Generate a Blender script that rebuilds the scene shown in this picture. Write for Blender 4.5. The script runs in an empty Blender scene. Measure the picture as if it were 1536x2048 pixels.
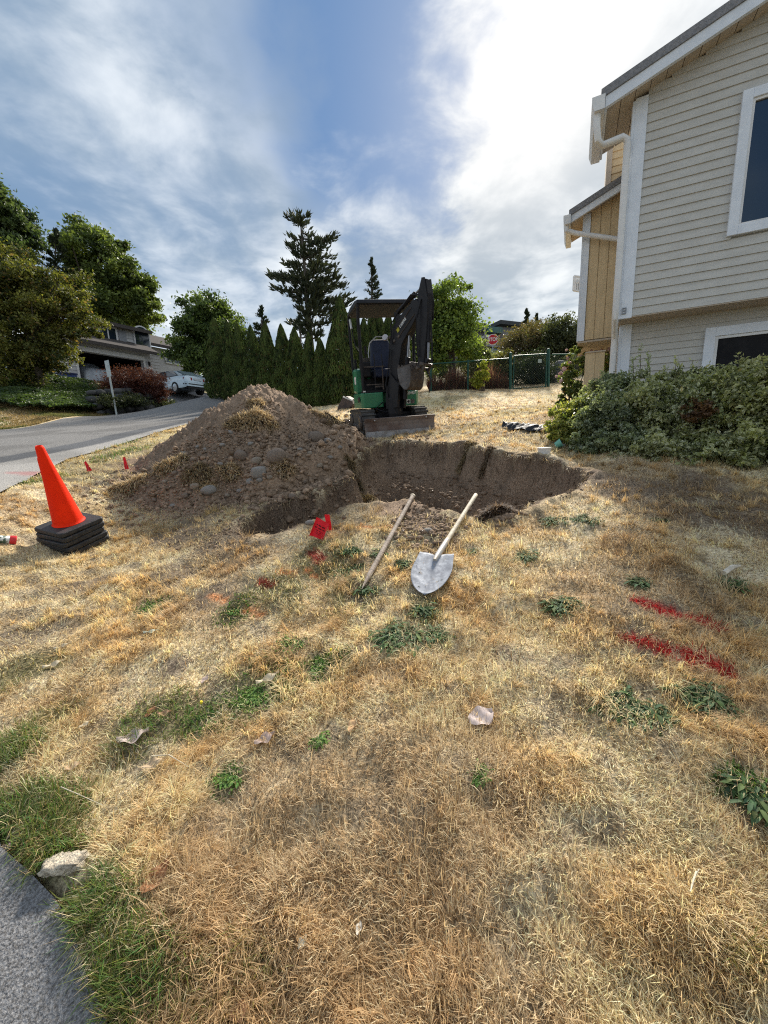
import bpy, math, random
import numpy as np
from mathutils import Vector, Matrix
random.seed(7); rng = np.random.default_rng(7)
R = math.radians
scene = bpy.context.scene
COL = scene.collection
V = Vector
# ---------------------------------------------------------------- camera
PITCH, ROLL, FPX, W0, H0 = R(10.2), R(1.77), 769.0, 1536.0, 2048.0
f0 = V((0, math.cos(PITCH), -math.sin(PITCH))); r0 = V((1, 0, 0)); u0 = V((0, math.sin(PITCH), math.cos(PITCH)))
CR = r0*math.cos(ROLL) - u0*math.sin(ROLL)
CU = u0*math.cos(ROLL) + r0*math.sin(ROLL)
cam = bpy.data.cameras.new("camera"); camo = bpy.data.objects.new("camera", cam); COL.objects.link(camo)
cam.sensor_fit = 'HORIZONTAL'; cam.sensor_width = 36; cam.lens = FPX/W0*36
cam.clip_start = 0.05; cam.clip_end = 2000
camo.matrix_world = Matrix(((CR.x, CU.x, -f0.x, 0), (CR.y, CU.y, -f0.y, 0), (CR.z, CU.z, -f0.z, 0), (0, 0, 0, 1)))
scene.camera = camo

def ray(u, v):
    return f0 + CR*((u-768)/FPX) - CU*((v-1024)/FPX)
def P(u, v, Y):
    d = ray(u, v); return d*(Y/d.y)
def onplane(u, v, p0, n):
    d = ray(u, v); return d*(p0.dot(n)/d.dot(n))
# ---------------------------------------------------------------- light
SD = ray(1060, 105).normalized()
SUN_EL = math.asin(SD.z); SUN_AZ = math.atan2(SD.x, SD.y)
sl = bpy.data.lights.new("sun", 'SUN'); sl.energy = 5.0; sl.angle = R(6); sl.color = (1.0, 0.93, 0.82)
so = bpy.data.objects.new("sun", sl); COL.objects.link(so)
so.rotation_euler = SD.to_track_quat('Z', 'Y').to_euler()
scene.view_settings.view_transform = 'Standard'; scene.view_settings.look = 'None'
scene.view_settings.exposure = 0.6; scene.view_settings.gamma = 1.0; scene.view_settings.use_curve_mapping = False
scene.cycles.use_denoising = False; scene.cycles.filter_width = 1.15; scene.cycles.sample_clamp_indirect = 4.0
scene.cycles.max_bounces = 6; scene.cycles.diffuse_bounces = 3; scene.cycles.glossy_bounces = 2
scene.cycles.transmission_bounces = 4; scene.cycles.transparent_max_bounces = 6
scene.cycles.caustics_reflective = False; scene.cycles.caustics_refractive = False

class NT:
    def __init__(s, tree): s.t = tree
    def n(s, typ, ins=None, **kw):
        nd = s.t.nodes.new(typ)
        for k, v in kw.items(): setattr(nd, k, v)
        for k, v in (ins or {}).items():
            if isinstance(v, bpy.types.NodeSocket): s.t.links.new(v, nd.inputs[k])
            else: nd.inputs[k].default_value = v
        return nd
    def m(s, op, a, b=0.0, c=None, clamp=False):
        ins = {0: a, 1: b}
        if c is not None: ins[2] = c
        return s.n('ShaderNodeMath', ins, operation=op, use_clamp=clamp).outputs[0]
    def mix(s, f, a, b):
        nd = s.t.nodes.new('ShaderNodeMix'); nd.data_type = 'RGBA'
        for sock, v in ((nd.inputs[0], f), (nd.inputs[6], a), (nd.inputs[7], b)):
            if isinstance(v, bpy.types.NodeSocket): s.t.links.new(v, sock)
            elif isinstance(v, (int, float)): sock.default_value = v
            else: sock.default_value = (v[0], v[1], v[2], 1)
        return nd.outputs[2]
    def smooth(s, x, lo, hi):
        return s.n('ShaderNodeMapRange', {'Value': x, 'From Min': lo, 'From Max': hi}, interpolation_type='SMOOTHSTEP').outputs[0]
    def noise(s, vec, scale, detail=4, rough=0.55, dist=0.0):
        ins = {'Scale': scale, 'Detail': detail, 'Roughness': rough, 'Distortion': dist}
        if vec is not None: ins['Vector'] = vec
        return s.n('ShaderNodeTexNoise', ins).outputs[0]

world = bpy.data.worlds.new("World"); scene.world = world; world.use_nodes = True
wt = NT(world.node_tree); world.node_tree.nodes.clear()
def build_world():
    t = wt
    sky = t.n('ShaderNodeTexSky', sky_type='NISHITA', sun_disc=False, sun_elevation=SUN_EL, sun_rotation=SUN_AZ, air_density=1.3, dust_density=1.2, ozone_density=1.5)
    tc = t.n('ShaderNodeTexCoord'); d = tc.outputs['Generated']
    sep = t.n('ShaderNodeSeparateXYZ', {0: d}); X, Y, Z = sep.outputs
    zz = t.m('ADD', t.m('MAXIMUM', Z, 0.0), 0.10)
    px = t.m('DIVIDE', X, zz); py = t.m('DIVIDE', Y, zz)
    pl = t.n('ShaderNodeCombineXYZ', {0: px, 1: py, 2: 0.0}).outputs[0]
    streakv = t.n('ShaderNodeCombineXYZ', {0: t.m('MULTIPLY', px, 2.1), 1: t.m('MULTIPLY', py, 0.42), 2: 3.3}).outputs[0]
    n_st = t.m('ADD', t.m('MULTIPLY', t.noise(streakv, 0.8, 4, 0.42, 0.45), 0.55), t.m('MULTIPLY', t.noise(pl, 1.05, 6, 0.5, 0.25), 0.45))
    n_lg = t.noise(pl, 1.1, 4, 0.5, 0.4)
    n_fine = t.noise(pl, 3.0, 7, 0.58, 0.25)
    # blue gap: a lane straight ahead
    wob = t.m('MULTIPLY', t.m('SUBTRACT', n_fine, 0.5), 0.5)
    wob2 = t.m('MULTIPLY', t.m('SUBTRACT', n_lg, 0.5), 0.62)
    cx = t.m('ADD', t.m('ADD', px, wob), wob2)
    yb = t.m('MULTIPLY', t.m('SUBTRACT', py, 0.9), 0.07)
    dl = t.smooth(t.m('SUBTRACT', cx, yb), -0.10, -0.45)         # left bank, soft edge
    dr = t.smooth(t.m('SUBTRACT', cx, yb), 0.11, 0.27)          # right bank, crisp edge
    far = t.smooth(t.m('ADD', py, t.m('MULTIPLY', wob, 2.2)), 1.25, 1.85)
    bank = t.m('MAXIMUM', t.m('MAXIMUM', dl, dr), far)
    wisp = t.m('MULTIPLY', t.smooth(n_st, 0.46, 0.74), 0.42)
    thin = t.m('MULTIPLY', t.m('MULTIPLY', bank, t.smooth(n_st, 0.60, 0.30)), t.m('SUBTRACT', 1.0, dr))
    dens = t.m('ADD', t.m('SUBTRACT', bank, t.m('MULTIPLY', thin, 0.55)), t.m('MULTIPLY', wisp, t.m('SUBTRACT', 1.0, bank)), clamp=True)
    # brightness
    dot = t.n('ShaderNodeVectorMath', {0: d, 1: tuple(SD)}, operation='DOT_PRODUCT').outputs['Value']
    dotc = t.m('MAXIMUM', dot, 0.0)
    g1 = t.m('POWER', dotc, 7.0); g2 = t.m('POWER', dotc, 60.0)
    bright = t.smooth(t.m('ADD', t.m('MULTIPLY', n_st, 0.55), t.m('MULTIPLY', n_fine, 0.45)), 0.40, 0.58)
    c0 = t.mix(bright, (0.215, 0.29, 0.375), (0.64, 0.68, 0.71))
    c1 = t.mix(t.m('MULTIPLY', g1, 0.62, clamp=True), c0, t.mix(bright, (0.40, 0.42, 0.43), (0.63, 0.63, 0.62)))
    hz = t.smooth(Z, 0.40, 0.02)
    c2 = t.mix(t.m('MULTIPLY', hz, 0.45), c1, (0.50, 0.57, 0.61))
    glow = t.mix(t.m('MULTIPLY', g2, 0.85, clamp=True), c2, (0.85, 0.83, 0.80))
    cloud = glow
    blue = t.mix(0.85, t.n('ShaderNodeVectorMath', {0: sky.outputs[0], 1: (0.085, 0.085, 0.085)}, operation='MULTIPLY').outputs[0], (0.055, 0.15, 0.32))
    blue = t.mix(t.m('MULTIPLY', g2, 0.15, clamp=True), blue, (0.6, 0.65, 0.72))
    out = t.mix(dens, blue, cloud)
    skybg = t.n('ShaderNodeBackground', {'Color': out, 'Strength': 1.0})
    t.n('ShaderNodeOutputWorld', {'Surface': skybg.outputs[0]})
build_world()
world.cycles.sampling_method = 'MANUAL'; world.cycles.sample_map_resolution = 512

# ---------------------------------------------------------------- materials
MATS = {}
def mat(name, c1, c2=None, rough=0.7, metal=0.0, scale=6.0, bump=0.0, bscale=None, detail=5, spec=0.3, coat=0.0, stretch=(1, 1, 1), lo=0.35, hi=0.65):
    if name in MATS: return MATS[name]
    m = bpy.data.materials.new(name); m.use_nodes = True; m.node_tree.nodes.clear(); t = NT(m.node_tree)
    tc = t.n('ShaderNodeTexCoord')
    vec = t.n('ShaderNodeMapping', {0: tc.outputs['Object'], 3: stretch}).outputs[0]
    c2 = c2 or tuple(x*0.75 for x in c1)
    nz = t.noise(vec, scale, detail, 0.6)
    col = t.mix(t.smooth(nz, lo, hi), c1, c2)
    b = t.n('ShaderNodeBsdfPrincipled', {'Base Color': col, 'Roughness': rough, 'Metallic': metal, 'Specular IOR Level': spec, 'Coat Weight': coat})
    if bump:
        bn = t.n('ShaderNodeBump', {'Height': t.noise(vec, bscale or scale*4, 6, 0.6), 'Strength': bump, 'Distance': 0.02})
        t.t.links.new(bn.outputs[0], b.inputs['Normal'])
    t.n('ShaderNodeOutputMaterial', {'Surface': b.outputs[0]})
    MATS[name] = m; return m
def leafmat(name, rough=0.5, trans=0.45, spec=0.25, tint=(1.25, 1.25, 0.7)):
    if name in MATS: return MATS[name]
    m = bpy.data.materials.new(name); m.use_nodes = True; m.node_tree.nodes.clear(); t = NT(m.node_tree)
    at = t.n('ShaderNodeAttribute', attribute_name='Col').outputs['Color']
    b = t.n('ShaderNodeBsdfPrincipled', {'Base Color': at, 'Roughness': rough, 'Specular IOR Level': spec})
    tr = t.n('ShaderNodeBsdfTranslucent', {'Color': t.n('ShaderNodeVectorMath', {0: at, 1: tint}, operation='MULTIPLY').outputs[0]})
    mx = t.n('ShaderNodeMixShader', {0: trans, 1: b.outputs[0], 2: tr.outputs[0]})
    t.n('ShaderNodeOutputMaterial', {'Surface': mx.outputs[0]})
    MATS[name] = m; return m
def attrmat(name, rough=0.9, bump=0.6, bscale=60.0, vscale=25.0, amt=0.35, spec=0.15):
    if name in MATS: return MATS[name]
    m = bpy.data.materials.new(name); m.use_nodes = True; m.node_tree.nodes.clear(); t = NT(m.node_tree)
    tc = t.n('ShaderNodeTexCoord')
    at = t.n('ShaderNodeAttribute', attribute_name='Col').outputs['Color']
    nz = t.noise(tc.outputs['Object'], vscale, 6, 0.65)
    dk = t.n('ShaderNodeVectorMath', {0: at, 1: (1-amt, 1-amt*1.05, 1-amt*1.1)}, operation='MULTIPLY').outputs[0]
    lt = t.n('ShaderNodeVectorMath', {0: at, 1: (1+amt, 1+amt, 1+amt)}, operation='MULTIPLY').outputs[0]
    col = t.mix(t.smooth(nz, 0.33, 0.67), dk, lt)
    b = t.n('ShaderNodeBsdfPrincipled', {'Base Color': col, 'Roughness': rough, 'Specular IOR Level': spec})
    if bump:
        h = t.m('ADD', t.noise(tc.outputs['Object'], bscale, 6, 0.65), t.noise(tc.outputs['Object'], bscale*0.25, 3, 0.5))
        bn = t.n('ShaderNodeBump', {'Height': h, 'Strength': bump, 'Distance': 0.012})
        t.t.links.new(bn.outputs[0], b.inputs['Normal'])
    t.n('ShaderNodeOutputMaterial', {'Surface': b.outputs[0]})
    MATS[name] = m; return m
# ---------------------------------------------------------------- mesh tools
def tag(o, label=None, cat=None, group=None, kind=None):
    if label: o['label'] = label
    if cat: o['category'] = cat
    if group: o['group'] = group
    if kind: o['kind'] = kind
    return o
def thing(name, loc, label, cat, group=None):
    o = bpy.data.objects.new(name, None); COL.objects.link(o); o.location = loc; o.empty_display_size = 0.1
    return tag(o, label, cat, group)
def npmesh(name, verts, faces, m, parent=None, cols=None, smooth=False, origin=None):
    """verts (N,3); faces: list of index arrays (each (k,n)), cols (N,3)"""
    verts = np.asarray(verts, dtype=np.float32).reshape(-1, 3)
    if origin is None and parent is not None: origin = tuple(parent.matrix_world.translation) if parent.parent else tuple(parent.location)
    if origin is not None: verts = verts - np.array(origin, dtype=np.float32)
    me = bpy.data.meshes.new(name)
    faces = [np.asarray(f, dtype=np.int32) for f in faces if len(f)]
    me.vertices.add(len(verts)); me.vertices.foreach_set('co', verts.ravel())
    li = np.concatenate([f.ravel() for f in faces]); tot = np.concatenate([np.full(len(f), f.shape[1], np.int32) for f in faces])
    me.loops.add(len(li)); me.loops.foreach_set('vertex_index', li)
    st = np.concatenate(([0], np.cumsum(tot)[:-1])).astype(np.int32)
    me.polygons.add(len(tot)); me.polygons.foreach_set('loop_start', st); me.polygons.foreach_set('loop_total', tot)
    if smooth: me.polygons.foreach_set('use_smooth', np.ones(len(tot), dtype=bool))
    me.update(calc_edges=True); me.validate()
    if cols is not None:
        ca = me.color_attributes.new('Col', 'FLOAT_COLOR', 'POINT')
        c4 = np.ones((len(verts), 4), np.float32); c4[:, :3] = cols; ca.data.foreach_set('color', c4.ravel())
    if m is not None: me.materials.append(m)
    o = bpy.data.objects.new(name, me); COL.objects.link(o)
    if parent is not None: o.parent = parent
    elif origin is not None: o.location = origin
    return o
class MB:
    def __init__(s): s.v = []; s.f = []
    def poly(s, pts):
        b = len(s.v); s.v += [tuple(p) for p in pts]; s.f.append(tuple(range(b, b+len(pts)))); return s
    def hexa(s, p):   # 8 points: bottom 0-3 ccw, top 4-7
        b = len(s.v); s.v += [tuple(q) for q in p]
        for q in ((0, 3, 2, 1), (4, 5, 6, 7), (0, 1, 5, 4), (1, 2, 6, 5), (2, 3, 7, 6), (3, 0, 4, 7)): s.f.append(tuple(b+i for i in q))
        return s
    def box(s, lo, hi, fn=None):
        x0, y0, z0 = lo; x1, y1, z1 = hi
        p = [(x0, y0, z0), (x1, y0, z0), (x1, y1, z0), (x0, y1, z0), (x0, y0, z1), (x1, y0, z1), (x1, y1, z1), (x0, y1, z1)]
        return s.hexa([fn(*q) if fn else q for q in p])
    def prism(s, pts, off):   # planar polygon extruded by vector
        n = len(pts); b = len(s.v); off = V(off)
        s.v += [tuple(V(p)) for p in pts] + [tuple(V(p)+off) for p in pts]
        s.f.append(tuple(range(b+n-1, b-1, -1))); s.f.append(tuple(range(b+n, b+2*n)))
        for i in range(n):
            j = (i+1) % n; s.f.append((b+i, b+j, b+n+j, b+n+i))
        return s
    def tube(s, pts, r, n=8, cap=True, twist=0.0):
        pts = [V(p) for p in pts]; rs = r if isinstance(r, (list, tuple)) else [r]*len(pts); b = len(s.v)
        up = None
        for i, p in enumerate(pts):
            t = (pts[min(i+1, len(pts)-1)] - pts[max(i-1, 0)]).normalized()
            if up is None: up = V((0, 0, 1)) if abs(t.z) < 0.9 else V((1, 0, 0))
            sd = t.cross(up).normalized(); up = sd.cross(t).normalized()
            for k in range(n):
                a = 2*math.pi*k/n + twist; s.v.append(tuple(p + (sd*math.cos(a) + up*math.sin(a))*rs[i]))
        for i in range(len(pts)-1):
            for k in range(n):
                a = b+i*n+k; c = b+i*n+(k+1) % n; s.f.append((a, c, c+n, a+n))
        if cap:
            s.f.append(tuple(range(b+n-1, b-1, -1))); e = b+(len(pts)-1)*n; s.f.append(tuple(range(e, e+n)))
        return s
    def sweep(s, pts, hw, hh, side):  # rectangular section; side = lateral unit
        pts = [V(p) for p in pts]; side = V(side).normalized(); b = len(s.v)
        for i, p in enumerate(pts):
            t = (pts[min(i+1, len(pts)-1)] - pts[max(i-1, 0)]).normalized(); up = side.cross(t).normalized()
            w = hw[i] if isinstance(hw, (list, tuple)) else hw; h = hh[i] if isinstance(hh, (list, tuple)) else hh
            for a, c in ((-1, -1), (1, -1), (1, 1), (-1, 1)): s.v.append(tuple(p + side*w*a + up*h*c))
        for i in range(len(pts)-1):
            for k in range(4):
                a = b+i*4+k; c = b+i*4+(k+1) % 4; s.f.append((a, c, c+4, a+4))
        s.f.append((b+3, b+2, b+1, b)); e = b+(len(pts)-1)*4; s.f.append((e, e+1, e+2, e+3))
        return s
    def lathe(s, prof, c, ax=(0, 0, 1), n=24):  # prof: (r,h)
        ax = V(ax).normalized(); u = ax.cross(V((1, 0, 0)) if abs(ax.x) < 0.9 else V((0, 1, 0))).normalized(); w = ax.cross(u); b = len(s.v); c = V(c)
        for (r, h) in prof:
            for k in range(n):
                a = 2*math.pi*k/n; s.v.append(tuple(c + ax*h + (u*math.cos(a) + w*math.sin(a))*r))
        for i in range(len(prof)-1):
            for k in range(n):
                a = b+i*n+k; d = b+i*n+(k+1) % n; s.f.append((a, d, d+n, a+n))
        return s
    def build(s, name, m, parent=None, smooth=False, bevel=0.0, fix=True):
        origin = V((0, 0, 0))
        if parent is not None:
            q = parent
            while q is not None: origin += q.location; q = q.parent
        me = bpy.data.meshes.new(name); me.from_pydata([tuple(V(p)-origin) for p in s.v], [], s.f)
        if fix:
            import bmesh
            bm = bmesh.new(); bm.from_mesh(me); bmesh.ops.recalc_face_normals(bm, faces=bm.faces); bm.to_mesh(me); bm.free()
        if smooth:
            me.polygons.foreach_set('use_smooth', [True]*len(me.polygons)); me.set_sharp_from_angle(angle=R(38))
        me.materials.append(m); me.update()
        o = bpy.data.objects.new(name, me); COL.objects.link(o); o.parent = parent
        if bevel:
            bv = o.modifiers.new('bevel', 'BEVEL'); bv.width = bevel; bv.segments = 2; bv.limit_method = 'ANGLE'
        return o
def text_part(name, body, size, origin, xdir, ydir, m, parent, extr=0.003, align='LEFT', width=1.0):
    cu = bpy.data.curves.new('t', 'FONT'); cu.body = body; cu.size = size; cu.extrude = extr; cu.align_x = align; cu.align_y = 'CENTER'; cu.offset = size*0.02
    to = bpy.data.objects.new('t', cu); COL.objects.link(to)
    bpy.context.view_layer.update()
    me = bpy.data.meshes.new_from_object(to.evaluated_get(bpy.context.evaluated_depsgraph_get()))
    COL.objects.unlink(to); bpy.data.objects.remove(to)
    x = V(xdir).normalized(); y = V(ydir).normalized(); z = x.cross(y).normalized(); o3 = V(origin)
    q = parent
    while q is not None: o3 = o3 - q.location; q = q.parent
    for v in me.vertices: v.co = o3 + x*v.co.x*width + y*v.co.y + z*v.co.z
    me.materials.clear(); me.materials.append(m); me.update(); me.name = name
    o = bpy.data.objects.new(name, me); COL.objects.link(o); o.parent = parent
    return o
# ---------------------------------------------------------------- noise (numpy)
_tab = rng.random((256, 256))
def vn(x, y, s=1.0, seed=0):
    x = np.asarray(x, float)*s + seed*17.31; y = np.asarray(y, float)*s + seed*9.77
    xi = np.floor(x).astype(int); yi = np.floor(y).astype(int); fx = x-xi; fy = y-yi
    fx = fx*fx*(3-2*fx); fy = fy*fy*(3-2*fy)
    a = _tab[xi % 256, yi % 256]; b = _tab[(xi+1) % 256, yi % 256]; c = _tab[xi % 256, (yi+1) % 256]; d = _tab[(xi+1) % 256, (yi+1) % 256]
    return (a*(1-fx)+b*fx)*(1-fy) + (c*(1-fx)+d*fx)*fy
def fbm(x, y, s=1.0, o=4, seed=0, g=0.5):
    t = 0; a = 1; n = 0
    for i in range(o):
        t = t + a*vn(x, y, s*2.03**i, seed+i*3); n += a; a *= g
    return t/n
def sst(x, lo, hi):
    t = np.clip((np.asarray(x, float)-lo)/(hi-lo), 0, 1); return t*t*(3-2*t)
# ---------------------------------------------------------------- terrain
cp = []
def plane0(x, y): return -1.2 + 0.22*y + 0.09*x
for (x, y) in ((-2, -2), (0, -2), (2, -2), (-1, 0.3), (0, 0), (0, 1), (1, 1), (2, 0), (-1, 2), (0, 2), (1, 2), (2, 2), (3.5, 1), (0, 3.4), (1.6, 3.1), (-1.2, 3.2), (3.1, 4.9), (4.5, 4.2), (6, 3), (1.9, 4.7), (1.1, 4.9), (-1.5, 4.6)):
    cp.append((x, y, plane0(x, y)))
def cpp(u, v, Y, dz=0): p = P(u, v, Y); cp.append((p.x, p.y, p.z+dz))
cpp(150, 1090, 3.25)
cpp(803, 867, 6.25); cpp(797, 840, 7.7); cpp(1050, 778, 12.3); cpp(880, 783, 12.2); cpp(1125, 771, 12.3); cpp(1300, 760, 13)
cpp(627, 816, 13.2); cpp(416, 792, 18); cpp(723, 796, 13.8); cpp(960, 820, 9.0); cpp(520, 830, 11)
cpp(0, 1000, 3.25); cpp(90, 957, 4.2); cpp(175, 916, 5.3); cpp(292, 879, 7.3)
for y in (5, 8, 12, 18, 24, 30): cp.append((-5.0, y, -0.86+0.148*y))
for y in (3, 7, 11, 16, 22, 30): cp.append((-11.2, y, -0.95+0.146*y))
cp += [(-5, 0, -1.0), (-3, 0.2, -1.05), (-11, -4, -1.5), (-1.2, -2.0, -1.5)]
cpp(100, 848, 13.0); cpp(0, 856, 12.6); cpp(100, 832, 14.2); cpp(60, 800, 16.5); cpp(120, 768, 20); cpp(0, 790, 17)
cpp(240, 768, 26); cpp(330, 762, 30); cpp(385, 800, 23.5); cpp(400, 785, 27); cpp(345, 826, 21); cpp(380, 771, 33)
cp += [(5, 25, 4.6), (15, 25, 4.8), (0, 40, 7.0), (-20, 50, 8.5), (20, 50, 8.0), (-45, 40, 8.5), (45, 30, 5), (-30, 10, 3.0), (-40, -10, 0), (40, 0, 1.5), (0, -25, -4), (-25, -25, -5), (25, -25, -3.5), (12, 10, 1.6)]
cp = np.array(cp)
def _tps(r2): return np.where(r2 > 1e-12, 0.5*r2*np.log(r2+1e-12), 0)
def _solve():
    n = len(cp); X = cp[:, :2]; r2 = ((X[:, None]-X[None])**2).sum(-1)
    K = _tps(r2) + np.eye(n)*0.25; Q = np.c_[np.ones(n), X]
    A = np.block([[K, Q], [Q.T, np.zeros((3, 3))]])
    return np.linalg.solve(A, np.r_[cp[:, 2], 0, 0, 0])
_w = _solve()
def TB(x, y):
    x = np.asarray(x, float); y = np.asarray(y, float); sh = x.shape
    xf = np.clip(x.ravel(), -48, 48); yf = np.clip(y.ravel(), -28, 55); out = np.empty(len(xf))
    for i in range(0, len(xf), 20000):
        a = xf[i:i+20000]; b = yf[i:i+20000]
        r2 = (a[:, None]-cp[None, :, 0])**2 + (b[:, None]-cp[None, :, 1])**2
        out[i:i+20000] = _tps(r2) @ _w[:-3] + _w[-3] + _w[-2]*a + _w[-1]*b
    return out.reshape(sh)
def Gb(u, v):   # pixel -> base terrain
    d = ray(u, v); t = np.concatenate([np.linspace(0.25, 6, 240), np.linspace(6.05, 60, 500)])
    x = d.x/d.y*t; y = t; z = d.z/d.y*t; g = TB(x, y); k = np.where(z < g)[0]
    if len(k) == 0: return V((d.x/d.y*40, 40, d.z/d.y*40))
    k = k[0]; k0 = max(k-1, 0); e0 = z[k0]-g[k0]; e1 = z[k]-g[k]; w = e0/(e0-e1) if e0 != e1 else 0
    tt = t[k0] + (t[k]-t[k0])*w; return V((d.x/d.y*tt, tt, d.z/d.y*tt))
# road edge (right edge of the paved area), as x(y)
_re = [(-4, 3.0), (-2, 1.6), (0.0, 0.0), (0.35, -0.32), (0.58, -0.585), (0.72, -0.78), (0.8, -0.90), (0.9, -1.09), (1.41, -1.8), (2.4, -2.85), (3.25, -3.40), (4.2, -3.80), (5.3, -4.25), (7.3, -4.6), (12, -4.9), (60, -4.9)]
_re_y = [a for a, b in _re]; _re_x = [b for a, b in _re]
def redge(y): return np.interp(y, _re_y, _re_x)
def inroad(x, y):  # signed: positive inside the road
    e = redge(y) + 0.05*(fbm(x, y, 4.0, 2, 5)-0.5)
    return np.minimum(e - x, x + 11.2)
# pit outline
PITPX = [(474, 1070), (520, 1076), (570, 1062), (625, 1044), (668, 1030), (700, 1012), (742, 1003), (800, 1000), (870, 1012), (905, 1026), (960, 1032), (1010, 1031), (1068, 1018), (1120, 990), (1190, 962),
         (1165, 944), (1080, 922), (1000, 905), (930, 893), (850, 885), (770, 888), (728, 900), (716, 925), (700, 962), (655, 978), (600, 995), (540, 1014), (500, 1030), (482, 1045)]
PIT = np.array([tuple(Gb(u, v))[:2] for u, v in PITPX])
def sdf_poly(x, y, poly):
    x = np.asarray(x, float); y = np.asarray(y, float); d = np.full(x.shape, 1e9); ins = np.zeros(x.shape, bool)
    n = len(poly)
    for i in range(n):
        ax, ay = poly[i]; bx, by = poly[(i+1) % n]; ex, ey = bx-ax, by-ay
        t = np.clip(((x-ax)*ex+(y-ay)*ey)/(ex*ex+ey*ey), 0, 1)
        d = np.minimum(d, np.hypot(x-ax-t*ex, y-ay-t*ey))
        c = ((ay > y) != (by > y)) & (x < (bx-ax)*(y-ay)/((by-ay) if by != ay else 1e-9)+ax)
        ins ^= c
    return np.where(ins, d, -d)
def pitd(x, y):
    wob = (fbm(x, y, 7, 3, 21)-0.5)*0.16 + (fbm(x, y, 26, 2, 3)-0.5)*0.05
    return sdf_poly(x, y, PIT) + wob
def bump(x, y): return (fbm(x, y, 2.2, 3, 2)-0.5)*0.07 + (fbm(x, y, 9, 3, 8)-0.5)*0.045
def HH(x, y, pit=True):
    x = np.asarray(x, float); y = np.asarray(y, float)
    z = TB(x, y); r = inroad(x, y)
    z = z + bump(x, y)*sst(-r, 0.0, 0.25)*sst(np.hypot(x, y), 60, 20)
    z = z - 0.05*sst(r, -0.04, 0.04)
    if pit:
        d = pitd(x, y)
        shallow = sst(x, 0.15, -0.35)
        D = 1.35*(1-shallow) + 0.45*shallow
        s = 0.10*(1-shallow) + 0.03*shallow
        stp = np.clip(d, 0, None)
        dep = 0.13*sst(stp, 0.0, 0.035) + (D-0.13)*(1-np.exp(-(stp/(0.40*(1-shallow)+0.14*shallow))**1.25))
        # scoop marks and lumps on the cut faces
        ang = np.arctan2(y-4.0, x-0.9)
        rough = (fbm(ang*6, dep*1.2, 2.0, 3, 31)-0.5)*0.12 + (fbm(x, y, 3.1, 2, 41)-0.5)*0.2 + (fbm(x, y, 6, 4, 14, 0.6)-0.5)*0.34 + (fbm(x, y, 22, 3, 15, 0.65)-0.5)*0.12
        dep = dep + rough*sst(stp, 0.03, 0.3)
        lip = 0.05*np.exp(-((d+0.05)/0.06)**2)*(fbm(x, y, 5, 2, 9))
        z = z - np.where(d > 0, dep, 0) + lip
    return z
def Gp(u, v):
    """pixel to lawn surface incl. bumps"""
    p = Gb(u, v); 
    for _ in range(3):
        z = float(HH(p.x, p.y, False)); d = ray(u, v); gz = float(TB(p.x, p.y)); slope = 0.2
        t = p.y; e = d.z/d.y*t - z; t2 = t + e/(slope - d.z/d.y); p = V((d.x/d.y*t2, t2, d.z/d.y*t2))
    return V((p.x, p.y, float(HH(p.x, p.y, False))))
# mound
MC = V((P(507, 780, 5.25).x, 5.25, 0))
_r = [Gb(500, 1000), Gb(560, 985), Gb(640, 958), Gb(712, 930)]; _r = [(p.x, p.y) for p in _r]; RIDGE = list(zip(_r[:-1], _r[1:]))
def mound(x, y):
    x = np.asarray(x, float); y = np.asarray(y, float)
    dx = x-MC.x; dy = y-MC.y; a = np.arctan2(dy, dx)
    rx = np.where(dx < 0, 1.62, 1.44); ry = np.where(dy < 0, 1.42, 1.6)
    r = np.hypot(dx/rx, dy/ry)
    r = r*(1 + (vn(np.cos(a)*2, np.sin(a)*2, 1.3, 44)-0.5)*0.22)
    h = 1.17*(1.02 - np.sqrt(r*r+0.012))
    # low apron of spoil in front and right
    ap = 0.16*np.exp(-(((x+0.75)/0.95)**2 + ((y-4.15)/0.38)**2)) + 0.16*np.exp(-(((x+0.35)/0.35)**2+((y-5.0)/0.5)**2))
    ap2 = 0.15*np.exp(-(((x+2.3)/0.75)**2 + ((y-4.2)/0.3)**2))
    rd = np.full(x.shape, 9.0)
    for (p, q) in RIDGE:
        ex, ey = q[0]-p[0], q[1]-p[1]; t = np.clip(((x-p[0])*ex+(y-p[1])*ey)/(ex*ex+ey*ey), 0, 1); rd = np.minimum(rd, np.hypot(x-p[0]-t*ex, y-p[1]-t*ey))
    ridge = 0.24*np.exp(-(rd/0.15)**2)*(0.7+0.6*vn(x, y, 5, 63))
    h = np.maximum(h, -0.25) + ap + ap2 + ridge
    h = np.where(h > -0.2, -0.2+(h+0.2)*sst(-pitd(x, y), 0.0, np.where(x > -0.35, 0.20, 0.05)), h)
    dr = sst(h, -0.05, 0.12)
    n = (fbm(x, y, 3.2, 3, 51)-0.5)*0.16 + (fbm(x, y, 11, 3, 52, 0.6)-0.5)*0.10
    n = n + (np.maximum(fbm(x, y, 24, 3, 53, 0.6), 0.5)-0.5)*0.17 + (fbm(x, y, 40, 2, 57)-0.5)*0.035
    # rills running down the slope
    n = n + (vn(a*9, r*1.2, 1.0, 61)-0.5)*0.05*sst(r, 0.15, 0.5)
    return TB(x, y) - 0.10 + h + n*dr
def surf(x, y): return np.maximum(HH(x, y), mound(x, y))
def S1(x, y): return float(surf(np.array([x]), np.array([y]))[0])
def Gs(u, v):
    d = ray(u, v); t = np.linspace(0.3, 16, 900); x = d.x/d.y*t; z = d.z/d.y*t; g = surf(x, t); k = np.where(z < g)[0]
    k = k[0] if len(k) else 600
    return V((x[k], t[k], g[k]))

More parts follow.
